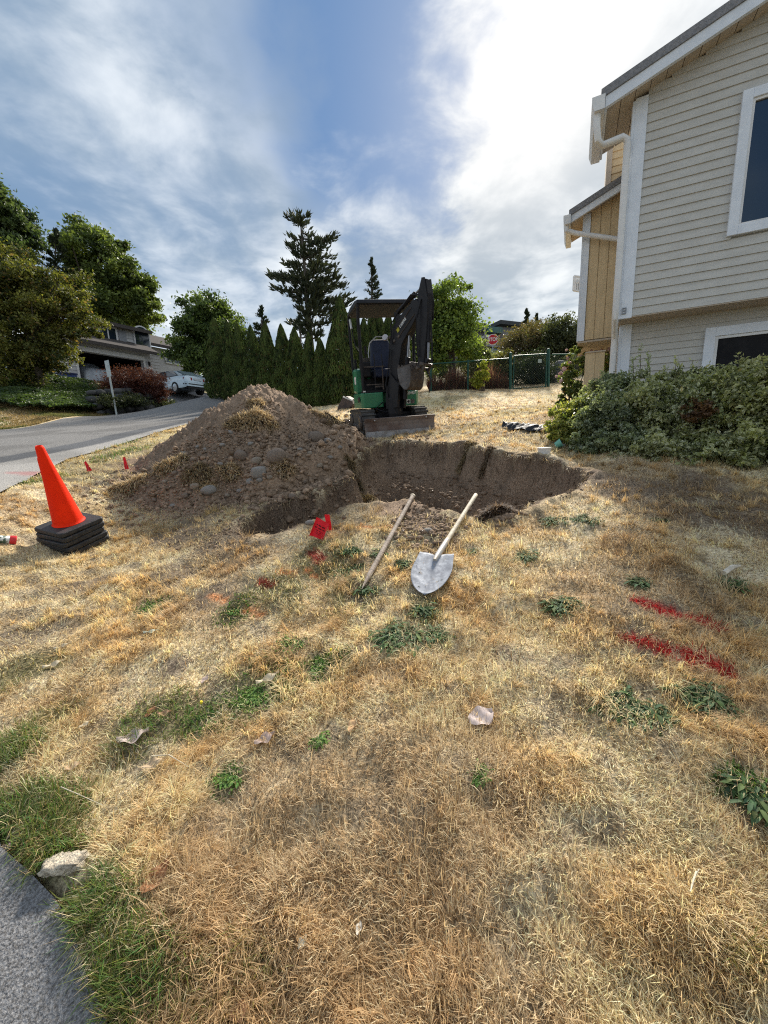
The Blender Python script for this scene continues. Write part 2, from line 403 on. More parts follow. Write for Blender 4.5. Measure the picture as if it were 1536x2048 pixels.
def gridlines(segs):
    o = []
    for a, b, st in segs: o += list(np.arange(a, b, st))
    o.append(segs[-1][1]); return np.array(o)
def grid_faces(nx, ny):
    i = np.arange(nx-1)[None, :] + np.arange(ny-1)[:, None]*nx
    return np.stack([i, i+1, i+1+nx, i+nx], -1).reshape(-1, 4)
SOIL = np.array((0.275, 0.196, 0.136)); SOILD = np.array((0.125, 0.092, 0.068)); STRAW = np.array((0.44, 0.32, 0.165))
# ----- patches in the lawn (pixel x, y, radius px, kind)
PATCH = [(60, 1640, 110, 'g'), (170, 1820, 120, 'g'), (260, 1960, 130, 'g'), (30, 1500, 60, 'g'), (330, 1440, 90, 'g'), (520, 1370, 110, 'c'), (470, 1225, 50, 'c'), (640, 1330, 60, 'c'), (450, 1560, 50, 'c'), (560, 1180, 70, 'o'),
         (300, 1215, 35, 'c'), (420, 1420, 70, 'c'), (1480, 1570, 60, 'c'), (60, 1340, 70, 'o'), (120, 1430, 60, 'o'), (420, 1960, 140, 'o'), (1500, 1900, 60, 'o'), (640, 1120, 70, 'o'), (270, 1500, 60, 'o'), (700, 1180, 60, 'o'), (850, 1230, 50, 'o'),
         (50, 1265, 80, 'b'), (170, 1170, 45, 'b'), (340, 1155, 60, 'b'), (420, 1200, 40, 'b'), (340, 1335, 40, 'b'), (720, 1175, 30, 'b'), (1300, 1330, 28, 'b'), (1270, 1262, 22, 'b'), (270, 1490, 30, 'b'), (400, 1660, 50, 'b'), (620, 1790, 40, 'b'), (880, 1880, 40, 'b'),
         (470, 1075, 55, 'b'), (380, 1050, 60, 'b'), (430, 1090, 40, 'b'), (520, 1105, 40, 'b'), (1090, 1190, 35, 'b'), (1350, 1220, 30, 'b'), (1010, 1300, 30, 'b'), (870, 1090, 32, 'b'),
         (220, 1950, 90, 'g'), (110, 1720, 80, 'g'), (180, 975, 30, 'b'), (250, 905, 30, 'g'), (90, 960, 30, 'g'), (210, 895, 25, 'g'),
         (1380, 1010, 120, 'd'), (1450, 990, 120, 'd'), (1250, 975, 60, 'd'), (1500, 1050, 80, 'd')]
PT = []
for (u, v, r, k) in PATCH:
    c = Gb(u, v); e = Gb(u+r, v); q = Gb(u, v+r*0.8) if v+r*0.8 < 2040 else Gb(u, v-r*0.8)
    PT.append((c.x, c.y, max(abs(e.x-c.x), 0.03), max(abs(q.y-c.y), 0.03), k))
RED = []
for (a, b, w) in (((1275, 1203), (1345, 1222), 0.028), ((1372, 1228), (1432, 1249), 0.029), ((1243, 1272), (1320, 1296), 0.018), ((1320, 1296), (1400, 1324), 0.029), ((1400, 1324), (1458, 1345), 0.024)):
    RED.append((Gb(*a), Gb(*b), w, (0.44, 0.012, 0.014)))
for (a, b, w) in (((425, 1192), (450, 1200), 0.022), ((490, 1218), (522, 1226), 0.02), ((590, 1150), (560, 1148), 0.02), ((720, 1052), (790, 1058), 0.022), ((615, 1145), (635, 1150), 0.015)):
    RED.append((Gb(*a), Gb(*b), w, (0.55, 0.24, 0.10)))
for (a, b, w) in (((625, 1108), (640, 1125), 0.04), ((520, 1165), (545, 1172), 0.02)):
    RED.append((Gb(*a), Gb(*b), w, (0.28, 0.05, 0.035)))
def paint(x, y, edge):
    res = np.zeros(x.shape); col = np.zeros(x.shape+(3,))
    for (a, b, w, c) in RED:
        ex, ey = b.x-a.x, b.y-a.y; t = np.clip(((x-a.x)*ex+(y-a.y)*ey)/(ex*ex+ey*ey), 0, 1)
        d = np.hypot(x-a.x-t*ex, y-a.y-t*ey); m = sst(d, w*1.5, w*0.6)*(edge*0.9+0.35 > 0.55)
        k = m > res; res = np.where(k, m, res); col[k] = c
    return res, col
def patchw(x, y, kinds):
    o = np.zeros(x.shape)
    wob = (fbm(x, y, 6, 3, 77)-0.5)*0.9
    for (cx, cy, rx, ry, k) in PT:
        if k in kinds: o = np.maximum(o, sst(np.hypot((x-cx)/rx, (y-cy)/ry)+wob, 1.15, 0.45))
    return o
def lawn_col(x, y):
    n1 = fbm(x, y, 1.3, 3, 101)[..., None]; n2 = fbm(x, y, 5.5, 3, 102)[..., None]; n3 = fbm(x, y, 0.7, 2, 103)[..., None]
    c = np.array((0.86, 0.72, 0.48))*(1-sst(n2, 0.38, 0.60)) + np.array((0.74, 0.56, 0.32))*sst(n2, 0.38, 0.60)
    n4 = fbm(x, y, 2.3, 3, 107)[..., None]; bl = sst(n4, 0.54, 0.66)*0.4; c = c*(1-bl)+np.array((0.86, 0.73, 0.50))*bl
    br = sst(n1, 0.50, 0.62)*0.65; c = c*(1-br) + np.array((0.50, 0.37, 0.23))*br
    gr = sst(n3, 0.52, 0.66)*0.4*sst(y, 1.0, 4.0)[..., None]; c = c*(1-gr) + np.array((0.24, 0.25, 0.10))*gr
    return c
def build_ground():
    xs = gridlines([(-300, -60, 20), (-60, -14, 1.5), (-14, -3.6, 0.16), (-3.6, 3.0, 0.02), (3.0, 8, 0.12), (8, 60, 1.5), (60, 300, 20)])
    ys = gridlines([(-120, -20, 10), (-20, -0.4, 0.5), (-0.4, 2.4, 0.035), (2.4, 5.6, 0.018), (5.6, 9, 0.05), (9, 16, 0.15), (16, 60, 1.0), (60, 400, 20)])
    X, Y = np.meshgrid(xs, ys); Z = HH(X, Y)
    far = np.hypot(X, Y); Z = np.where(far > 60, Z + np.minimum(0, 0), Z)
    x = X.ravel(); y = Y.ravel(); near = (np.abs(x) < 14) & (y > -1) & (y < 17)
    c = np.tile(np.array((0.16, 0.14, 0.07)), (len(x), 1))
    xn, yn = x[near], y[near]
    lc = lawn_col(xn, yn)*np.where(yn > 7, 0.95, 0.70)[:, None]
    gp_ = sst(fbm(xn, yn, 11, 3, 91), 0.44, 0.30)[:, None]; lc = lc*(1-gp_*0.7) + np.array((0.17, 0.13, 0.09))*gp_*0.7
    lc = lc*(0.8+0.4*fbm(xn, yn, 14, 3, 55))[:, None]
    g = patchw(xn, yn, 'gco')[:, None]; lc = lc*(1-g*0.75) + np.array((0.10, 0.10, 0.045))*g*0.75
    b = patchw(xn, yn, 'bd')[:, None]; lc = lc*(1-b*0.8) + np.array((0.15, 0.115, 0.085))*b*0.8
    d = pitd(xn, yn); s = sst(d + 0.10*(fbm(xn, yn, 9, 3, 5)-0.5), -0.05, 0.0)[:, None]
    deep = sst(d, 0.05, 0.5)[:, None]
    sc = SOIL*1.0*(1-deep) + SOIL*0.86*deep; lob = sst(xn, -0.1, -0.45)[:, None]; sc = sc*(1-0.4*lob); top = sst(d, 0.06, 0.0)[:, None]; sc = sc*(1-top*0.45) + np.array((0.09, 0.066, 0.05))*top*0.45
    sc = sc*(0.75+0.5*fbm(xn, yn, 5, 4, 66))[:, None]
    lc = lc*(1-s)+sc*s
    mm = sst(mound(xn, yn)-TB(xn, yn), -0.32, -0.1)[:, None]*(1-s); lc = lc*(1-mm) + SOIL*0.9*mm
    spill = np.exp(-(((xn-0.28)/0.34)**2+((yn-3.05)/0.22)**2))[:, None]; spill = sst(spill+0.4*(fbm(xn, yn, 9, 3, 12)-0.5)[:, None], 0.25, 0.5)*(1-s)
    lc = lc*(1-spill)+SOIL*1.05*spill
    pc, pcol = paint(xn, yn, fbm(xn, yn, 30, 2, 4)); pc = pc[:, None]; lc = lc*(1-pc)+pcol*pc
    c[near] = lc
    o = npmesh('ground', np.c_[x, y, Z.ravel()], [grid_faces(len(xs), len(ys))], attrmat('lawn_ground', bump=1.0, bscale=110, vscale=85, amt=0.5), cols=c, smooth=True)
    tag(o, kind='structure')
build_ground()
def build_road():
    ys = gridlines([(-4, 0, 0.25), (0, 6, 0.06), (6, 14, 0.25), (14, 60, 1)]); k = np.linspace(0, 1, 90)**1.6
    Y = np.repeat(ys[:, None], len(k), 1); e = redge(ys)[:, None]
    X = e + (-11.2-e)*k[None, :]; X = X + (fbm(X, Y, 4, 2, 5)-0.5)*0.06*(k[None, :] < 0.01)
    Z = TB(X, Y) + 0.004 + (fbm(X, Y, 3, 2, 8)-0.5)*0.01
    x = X.ravel(); y = Y.ravel()
    w = 0.5*(fbm(x, y, 1.0, 3, 9)-0.5)
    sh = sst(x + w*0.25, -5.0, -4.9)[:, None]; seam = (sst(x+w*0.1, -5.55, -5.5)*(1-sst(x+w*0.1, -5.0, -4.95)))[:, None]
    asph = np.array((0.215, 0.21, 0.205)); con = np.array((0.34, 0.33, 0.315)); dk = np.array((0.12, 0.125, 0.135))
    c = asph*(1-sh) + con*sh; c = c*(1-seam)+dk*seam
    st = sst(fbm(x*0.6, y, 1.6, 4, 29), 0.45, 0.65)[:, None]; c = c*(1-0.25*st)
    near = sst(y, 1.9, 1.2)[:, None]; c = c*(1-near) + np.array((0.20, 0.20, 0.205))*near
    a = Gb(70, 948); rr = np.hypot((x-a.x)/0.30, (y-a.y)/0.13) + 0.8*(fbm(x, y, 8, 3, 71)-0.5); rd = sst(rr, 1.1, 0.5)[:, None]*0.55; c = c*(1-rd)+np.array((0.42, 0.13, 0.13))*rd
    o = npmesh('road', np.c_[x, y, Z.ravel()], [grid_faces(len(k), len(ys))], attrmat('asphalt', bump=0.8, bscale=150, vscale=170, amt=0.5), cols=c, smooth=True)
    tag(o, kind='structure')
build_road()
def build_mound():
    xs = np.arange(MC.x-2.1, 0.75, 0.0145); ys = np.arange(3.55, 7.1, 0.0165)
    X, Y = np.meshgrid(xs, ys); Z = mound(X, Y); T0 = HH(X, Y)
    x = X.ravel(); y = Y.ravel()
    Z2 = Z.ravel(); keep = (Z2 > T0.ravel()-0.35) & (pitd(x, y) < 0.03)
    F = grid_faces(len(xs), len(ys)); F = F[keep[F].all(1)]
    c = SOIL[None]*(0.72+0.55*fbm(x, y, 3.5, 4, 33))[:, None]
    wet = sst(fbm(x, y, 1.6, 3, 35), 0.5, 0.62)[:, None]*0.35; c = c*(1-wet)+SOILD*wet
    used = np.unique(F); mp = np.full(len(x), -1); mp[used] = np.arange(len(used))
    o = npmesh('dirt_mound', np.c_[x, y, Z2][used], [mp[F]], attrmat('soil', bump=1.0, bscale=70, vscale=38, amt=0.3), cols=c[used], smooth=True, origin=(MC.x, MC.y, float(TB(MC.x, MC.y))))
    tag(o, 'tall heap of dug brown soil beside the pit, between the road and the excavator', 'dirt mound')
build_mound()
# ---------------------------------------------------------------- grass
def blades(x, y, z, yaw, tilt, L, w, col, curl, name, m, label=None, kind='stuff', cat=None, tipk=1.15):
    n = len(x); dx = np.cos(yaw); dy = np.sin(yaw); ch = np.cos(tilt); sh = np.sin(tilt)
    px = -dy; py = dx
    base = np.c_[x, y, z]; side = np.c_[px, py, np.zeros(n)]*(w/2)[:, None]
    mid = base + np.c_[dx*ch, dy*ch, sh]*(L*0.5)[:, None]
    t2 = tilt - curl; tip = mid + np.c_[dx*np.cos(t2), dy*np.cos(t2), np.sin(t2)]*(L*0.5)[:, None]
    v = np.stack([base-side, base+side, mid-side*0.85, mid+side*0.85, tip], 1).reshape(-1, 3)
    b = np.arange(n)[:, None]*5
    q = b + np.array([[0, 1, 3, 2]]); t = b + np.array([[2, 3, 4]])
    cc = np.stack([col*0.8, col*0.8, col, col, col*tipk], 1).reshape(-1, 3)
    o = npmesh(name, v, [q, t], m, cols=cc)
    return tag(o, label, cat, kind=kind)
GM = leafmat('grass_blades', rough=0.6, trans=0.48, spec=0.2, tint=(1.15, 1.08, 0.85))
CHK = Gb(133, 1752)
def build_grass(N=620000):
    g = np.random.default_rng(11)
    lt = g.uniform(math.log(0.30), math.log(13.2), N); y = np.exp(lt)*1.0
    tx = g.uniform(-1.25, 1.25, N); x = tx*y
    # thin out a little near the far end, keep
    keep = (inroad(x, y) < 0.015 + 0.075*(g.random(N)-0.3)*(fbm(x, y, 7, 2, 88) > 0.42)) & (x > -5.2) & (pitd(x, y) < 0.02)
    mh = mound(x, y)-TB(x, y); keep &= (mh < -0.13 + 0.12*fbm(x, y, 6, 3, 3))
    keep &= ~((y > 5.9) & (x > 2.6+(y-4)*0.45))
    bare = patchw(x, y, 'b'); keep &= g.random(N) > bare*0.55
    gap = sst(fbm(x, y, 11, 3, 91), 0.44, 0.30); keep &= g.random(N) > gap*0.68*(y < 6)
    spill = np.exp(-(((x-0.28)/0.34)**2+((y-3.05)/0.22)**2)); keep &= g.random(N) > spill*1.3
    keep &= ~(np.hypot((x-CHK.x)/0.075, (y-CHK.y)/0.05) < 1)
    x = x[keep]; y = y[keep]; n = len(x)
    z = HH(x, y, False) - 0.004
    pd = pitd(x, y)
    fl = fbm(x, y, 1.4, 3, 201)*2*math.pi*3.0 + (fbm(x, y, 6, 2, 204)-0.5)*4
    yaw = fl + g.normal(0, 1.15, n)
    up = g.random(n); clump = fbm(x, y, 7, 3, 205)
    tilt = np.where(up < 0.5, g.uniform(0.12, 0.5, n), g.uniform(0.5, 1.2, n)) + 0.35*(clump-0.5)
    far = np.clip(y-1.0, 0, 8)
    L = g.uniform(0.018, 0.050, n)*(0.7+0.65*clump)*(1+0.05*far)
    w = g.uniform(0.0011, 0.0024, n)*(1+0.62*far**0.9)
    c = lawn_col(x, y)
    r = g.random((n, 1)); c = c*(0.42+1.05*g.random((n, 1)))
    pale = g.random((n, 1)) < 0.2; c = np.where(pale, np.array((0.88, 0.76, 0.52))*(0.8+0.3*r), c)
    brn = g.random((n, 1)) < 0.16; c = np.where(brn, np.array((0.26, 0.165, 0.085))*(0.6+0.8*r), c)
    gp = patchw(x, y, 'g'); cpw = patchw(x, y, 'c'); ow = patchw(x, y, 'o'); dw = patchw(x, y, 'd')
    isg = g.random(n) < gp*0.62; isc = g.random(n) < cpw*0.72; iso = g.random(n) < ow*0.45
    greens = np.stack([g.uniform(0.10, 0.22, n), g.uniform(0.15, 0.27, n), g.uniform(0.04, 0.08, n)], 1)
    c = np.where(isg[:, None], greens, c); c = np.where(isc[:, None], greens*np.array((0.75, 1.0, 0.7)), c)
    c = np.where(iso[:, None], np.stack([g.uniform(0.2, 0.32, n), g.uniform(0.2, 0.28, n), g.uniform(0.06, 0.11, n)], 1), c)
    c = np.where((g.random(n) < dw*0.7)[:, None], np.array((0.32, 0.225, 0.15))*(0.6+0.7*g.random((n, 1))), c)
    L = np.where(isg, L*1.35, L); tilt = np.where(isg, tilt+0.25, tilt); w = np.where(isg | isc, w*1.25, w)
    L = np.where(isc, L*0.6, L); w = np.where(isc, w*1.7, w)
    pm, pcol = paint(x, y, g.random(n)); on = g.random(n) < pm*np.where(pcol[:, 1] > 0.1, 0.5, 0.95)
    c = np.where(on[:, None], pcol*(0.55+0.8*g.random((n, 1))), c)
    # weep over the pit lip
    lip = (pd > -0.07) & (g.random(n) < 0.55)
    gx = (pitd(x+0.03, y)-pitd(x-0.03, y)); gy = (pitd(x, y+0.03)-pitd(x, y-0.03))
    yaw = np.where(lip, np.arctan2(gy, gx)+g.normal(0, 0.5, n), yaw); tilt = np.where(lip, g.uniform(-0.7, 0.35, n), tilt); L = np.where(lip, L*1.5, L)
    c = np.where(lip[:, None], c*0.85, c)
    curl = g.normal(0.35, 0.45, n)
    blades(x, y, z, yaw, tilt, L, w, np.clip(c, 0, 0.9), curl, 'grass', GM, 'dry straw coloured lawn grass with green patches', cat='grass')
build_grass()
def build_tufts(avoid, M=9500):
    g = np.random.default_rng(15); y = np.exp(g.uniform(math.log(0.33), math.log(9.5), M)); x = g.uniform(-1.2, 1.2, M)*y
    k = (inroad(x, y) < -0.02) & (x > -4.8) & (pitd(x, y) < -0.02) & (mound(x, y)-TB(x, y) < -0.2) & (np.exp(-(((x-0.28)/0.34)**2+((y-3.05)/0.22)**2)) < 0.4) & (np.hypot((x-CHK.x)/0.1, (y-CHK.y)/0.07) > 1) & ~((y > 5.9) & (x > 2.6+(y-4)*0.45)) & (fbm(x, y, 2.6, 3, 211) > 0.40+0.2*g.random(M))
    for (c_, r_) in avoid: k &= ~(np.hypot(x-c_.x, y-c_.y) < r_)
    a0, a1 = Gb(724, 1190), Gb(826, 1003); t_ = np.clip(((x-a0.x)*(a1.x-a0.x)+(y-a0.y)*(a1.y-a0.y))/((a1.x-a0.x)**2+(a1.y-a0.y)**2), 0, 1); k &= np.hypot(x-a0.x-t_*(a1.x-a0.x), y-a0.y-t_*(a1.y-a0.y)) > 0.03
    for (a_, b_, w_, c_) in RED[:5]:
        t_ = np.clip(((x-a_.x)*(b_.x-a_.x)+(y-a_.y)*(b_.y-a_.y))/((b_.x-a_.x)**2+(b_.y-a_.y)**2), 0, 1); k &= np.hypot(x-a_.x-t_*(b_.x-a_.x), y-a_.y-0.01-t_*(b_.y-a_.y)) > w_*1.3
    x = x[k]; y = y[k]; m = len(x); lean = fbm(x, y, 0.9, 3, 221)*12.0; big = 0.6+0.8*g.random(m); tone = g.random(m); n = m*34; i = np.repeat(np.arange(m), 34)
    far = np.clip(y[i]-1.0, 0, 8); a = g.uniform(0, 6.28, n); rr = 0.012*big[i]*(1+0.3*far)*g.random(n)
    bx_ = x[i]+np.cos(a)*rr; by_ = y[i]+np.sin(a)*rr
    yaw = np.where(g.random(n) < 0.6, lean[i]+g.normal(0, 0.6, n), a); tilt = g.uniform(0.15, 1.15, n); L = g.uniform(0.03, 0.085, n)*big[i]*(1+0.03*far); w = g.uniform(0.0010, 0.0022, n)*(1+0.6*far**0.9)
    c = lawn_col(bx_, by_)*(0.55+0.7*tone[i])[:, None]*(0.65+0.6*g.random((n, 1)))*np.array((1.05, 0.98, 0.88))
    gp = patchw(bx_, by_, 'g'); gg = g.random(n) < gp*0.7; c = np.where(gg[:, None], np.stack([g.uniform(0.09, 0.2, n), g.uniform(0.14, 0.26, n), g.uniform(0.04, 0.08, n)], 1), c)
    pm, pcol = paint(bx_, by_, g.random(n)); on = g.random(n) < pm*np.where(pcol[:, 1] > 0.1, 0.5, 0.95); c = np.where(on[:, None], pcol*(0.55+0.8*g.random((n, 1))), c)
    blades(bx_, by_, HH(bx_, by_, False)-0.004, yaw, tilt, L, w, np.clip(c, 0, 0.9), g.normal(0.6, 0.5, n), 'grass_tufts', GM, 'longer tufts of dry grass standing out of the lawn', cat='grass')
def build_far_verge():
    g = np.random.default_rng(12); n = 26000
    x = -11.3 - g.random(n)**1.3*3.2; y = g.uniform(9.5, 17, n)
    x = x - 0.0; z = TB(x, y)
    c = np.array((0.16, 0.17, 0.06))*(0.6+0.7*g.random((n, 1))); dry = fbm(x, y, 0.9, 3, 5)[:, None]; c = np.where(dry > 0.5, np.array((0.30, 0.23, 0.11))*(0.6+0.7*g.random((n, 1))), c)
    blades(x, y, z, g.uniform(0, 6.28, n), g.uniform(0.5, 1.4, n), g.uniform(0.05, 0.1, n), g.uniform(0.012, 0.02, n), c, g.normal(0.3, 0.3, n), 'verge_grass', GM, 'short green and dry grass strip along the far side of the road', cat='grass')
build_far_verge()
# ---------------------------------------------------------------- stones, clods
def ico(sub=1):
    import bmesh
    bm = bmesh.new(); bmesh.ops.create_icosphere(bm, subdivisions=sub, radius=1.0)
    v = np.array([tuple(q.co) for q in bm.verts]); f = np.array([[l.index for l in q.verts] for q in bm.faces]); bm.free(); return v, f
IC1 = ico(1); IC2 = ico(2); IC3 = ico(3); IC4 = ico(4)
def n3(v, s, seed): return (vn(v[:, 0]*s+v[:, 2]*s*0.7, v[:, 1]*s-v[:, 2]*s*0.6, 1, seed)+vn(v[:, 1]*s+5, v[:, 2]*s+v[:, 0]*s*0.5, 1, seed+7))-1.0
def rock_mesh(ic, seed, rough=0.25, squash=0.7, block=0.0, g=None):
    v = ic[0].copy(); g = g or np.random.default_rng(seed)
    if block: 
        k = np.abs(v).max(1); v = v*(1-block) + (v/k[:, None])*block*0.8
    v = v*(1 + rough*n3(v, 1.3, seed)[:, None] + rough*0.4*n3(v, 3.5, seed+3)[:, None])
    if len(v) > 500: v = v*(1+0.05*n3(v, 9, seed+5)[:, None])
    v = v*np.array((1, g.uniform(0.7, 0.95), squash)); return v
def clods():
    g = np.random.default_rng(21); VV = []; FF = []; CC = []; b = 0
    tmpl = [rock_mesh(IC1, 300+i, 0.55, 0.7) for i in range(12)]
    def add(x, y, s, col):
        nonlocal b
        z = surf(x, y); 
        for i in range(len(x)):
            t = tmpl[g.integers(12)]*s[i]; a = g.uniform(0, 6.28); ca, sa = math.cos(a), math.sin(a)
            VV.append(np.c_[t[:, 0]*ca-t[:, 1]*sa+x[i], t[:, 0]*sa+t[:, 1]*ca+y[i], t[:, 2]+z[i]+s[i]*0.25]); FF.append(IC1[1]+b); b += len(t); CC.append(np.tile(col[i], (len(t), 1)))
    n = 22000; x = MC.x + g.normal(0, 1.0, n); y = MC.y - 0.15 + g.normal(0, 0.85, n); mh = mound(x, y)-TB(x, y)
    k = (mh > -0.12+0.1*g.random(n)) & (pitd(x, y) < 0.0) & (x > MC.x-2.0) & (x < 0.7) & (y > 3.6) & (y < 6.6) & (fbm(x, y, 2.3, 3, 9)+0.25*(y < 4.6) > 0.42+0.14*(y > 5.0)+0.25*g.random(n)); x = x[k]; y = y[k]
    s = 0.006+0.010*g.random(len(x))**2 + 0.022*(g.random(len(x)) < 0.05)*g.random(len(x)); s *= np.where(y < 4.7, 1.3, 0.9)
    add(x, y, s, SOIL*(0.55+0.75*g.random((len(x), 1))))
    def cluster(cu, cv, su, sv, n, smin, smax):
        c = Gb(cu, cv); e = Gb(cu+su, cv); q = Gb(cu, cv-sv); x = c.x+g.normal(0, abs(e.x-c.x)*0.5, n); y = c.y+g.normal(0, abs(q.y-c.y)*0.5, n)
        k = pitd(x, y) < 0.05; x = x[k]; y = y[k]; s = smin+(smax-smin)*g.random(len(x))**2.5; add(x, y, s, SOIL*(0.6+0.7*g.random((len(x), 1))))
    cluster(845, 1050, 60, 30, 700, 0.005, 0.028); cluster(900, 1085, 25, 20, 120, 0.005, 0.02); cluster(600, 985, 110, 26, 1100, 0.006, 0.034)
    cluster(600, 990, 130, 24, 130, 0.02, 0.06); cluster(690, 900, 60, 30, 60, 0.02, 0.06); cluster(380, 1005, 120, 16, 60, 0.015, 0.04)
    cluster(350, 1010, 160, 30, 700, 0.006, 0.026); cluster(700, 870, 60, 40, 350, 0.02, 0.07); cluster(440, 1070, 90, 25, 400, 0.004, 0.016)
    cluster(250, 960, 60, 25, 260, 0.006, 0.025); cluster(780, 895, 60, 12, 160, 0.01, 0.035); cluster(1000, 1035, 40, 14, 250, 0.006, 0.028)
    cluster(1120, 985, 60, 14, 120, 0.004, 0.014); cluster(830, 875, 50, 6, 90, 0.01, 0.03)
    # rubble inside the pit
    n = 1500; x = g.uniform(PIT[:, 0].min(), PIT[:, 0].max(), n); y = g.uniform(PIT[:, 1].min(), PIT[:, 1].max(), n); k = pitd(x, y) > 0.06; x = x[k]; y = y[k]
    add(x, y, 0.006+0.03*g.random(len(x))**3, SOIL*0.85*(0.55+0.6*g.random((len(x), 1))))
    o = npmesh('soil_clods', np.concatenate(VV), [np.concatenate(FF)], attrmat('soil', bump=1.0), cols=np.concatenate(CC), smooth=False)
    tag(o, 'loose brown clods and gravel scattered over the heap and pit edge', 'soil clods', kind='stuff')
clods()
M_ST = [mat('stone_%s' % a, c, c2, rough=0.85, scale=9, bump=0.5, bscale=40) for a, c, c2 in (('grey', (0.30, 0.28, 0.255), (0.20, 0.18, 0.16)), ('brown', (0.235, 0.185, 0.145), (0.15, 0.115, 0.09)), ('tan', (0.33, 0.28, 0.22), (0.22, 0.18, 0.14)))]
STM = []
for i in range(5):
    v = rock_mesh(IC3, 400+i*9, 0.16, (0.62, 0.75, 0.7, 0.66, 0.8)[i], (0, 0.1, 0.25, 0, 0.55)[i]); o = npmesh('stone', v, [IC3[1]], M_ST[i % 3], smooth=True); STM.append(o.data); bpy.data.objects.remove(o)
STG = 'stones in the dug soil'
def stone(u, v, px, k, label, rz=0, mi=None, on=None, group=STG, mesh=None):
    p = on or Gs(u, v); s = px*0.9/2/FPX*p.y
    o = bpy.data.objects.new('stone', mesh or STM[k]); COL.objects.link(o); o.location = (p.x, p.y, p.z+s*0.05); o.scale = (s, s, s); o.rotation_euler = (0.15*math.sin(u), 0.2*math.cos(v), rz or u*0.37)
    if mi is not None:
        o.data = o.data.copy(); o.data.materials[0] = M_ST[mi]
    return tag(o, label, 'stone', group)
stone(518, 947, 38, 4, 'largest squarish grey brown stone at the foot of the dirt heap', 0.3, 0)
stone(515, 923, 28, 2, 'brown stone resting just above the large squarish stone', 1)
stone(482, 915, 34, 1, 'flat dark brown stone left of the squarish stone on the heap')
stone(500, 965, 22, 0, 'rounded grey stone touching the squarish stone lower left', 0, 0)
stone(520, 963, 16, 3, 'small rounded stone directly below the large squarish stone')
stone(418, 985, 34, 3, 'rounded light stone half buried at the front foot of the heap', 0, 0)
stone(366, 911, 18, 0, 'pale rounded stone on the left flank of the heap', 0, 0)
stone(632, 880, 36, 1, 'broad buried stone on the right flank of the heap', 0.4)
stone(652, 886, 26, 0, 'rounded stone beside the broad stone on the right flank', 0, 0)
stone(553, 920, 44, 1, 'wide dark earth covered stone right of the squarish stone', 0.2)
stone(501, 892, 14, 0, 'small round pale stone in the middle of the heap', 0, 0)
stone(441, 929, 14, 0, 'small grey stone between the dry sod clumps', 0, 0)
stone(391, 984, 22, 2, 'brown stone left of the half buried light stone', 0.3)
stone(461, 866, 15, 3, 'stone beneath the dry sod slab on the heap')
stone(620, 1048, 21, 0, 'smooth pale stone in dry grass left of the red flags', 0.2, 0)
stone(855, 1064, 26, 2, 'grey rock on the small soil spill beside the shovel handle', 0.2, 0)
stone(585, 1000, 18, 1, 'stone on the ridge in front of the heap', 0.5)
small = [(395, 895, 12), (424, 868, 13), (440, 880, 11), (410, 900, 12), (455, 845, 9), (475, 850, 10), (385, 925, 12), (540, 960, 14), (560, 945, 13), (460, 940, 15), (470, 960, 13), (350, 950, 13), (330, 965, 12), (445, 895, 14), (430, 905, 12), (600, 900, 14), (580, 880, 10), (620, 910, 14), (660, 915, 13), (300, 940, 11), (545, 860, 10), (570, 905, 12), (640, 940, 14), (680, 900, 14), (370, 1000, 15), (345, 1012, 14), (310, 1002, 12), (455, 1000, 13), (480, 985, 14), (610, 965, 12)]
for i, (u, v, px) in enumerate(small):
    stone(u, v, px, i % 5, 'small brown grey stone half sunk in the loose soil of the heap', i*0.9, group='small stones on the dirt heap')
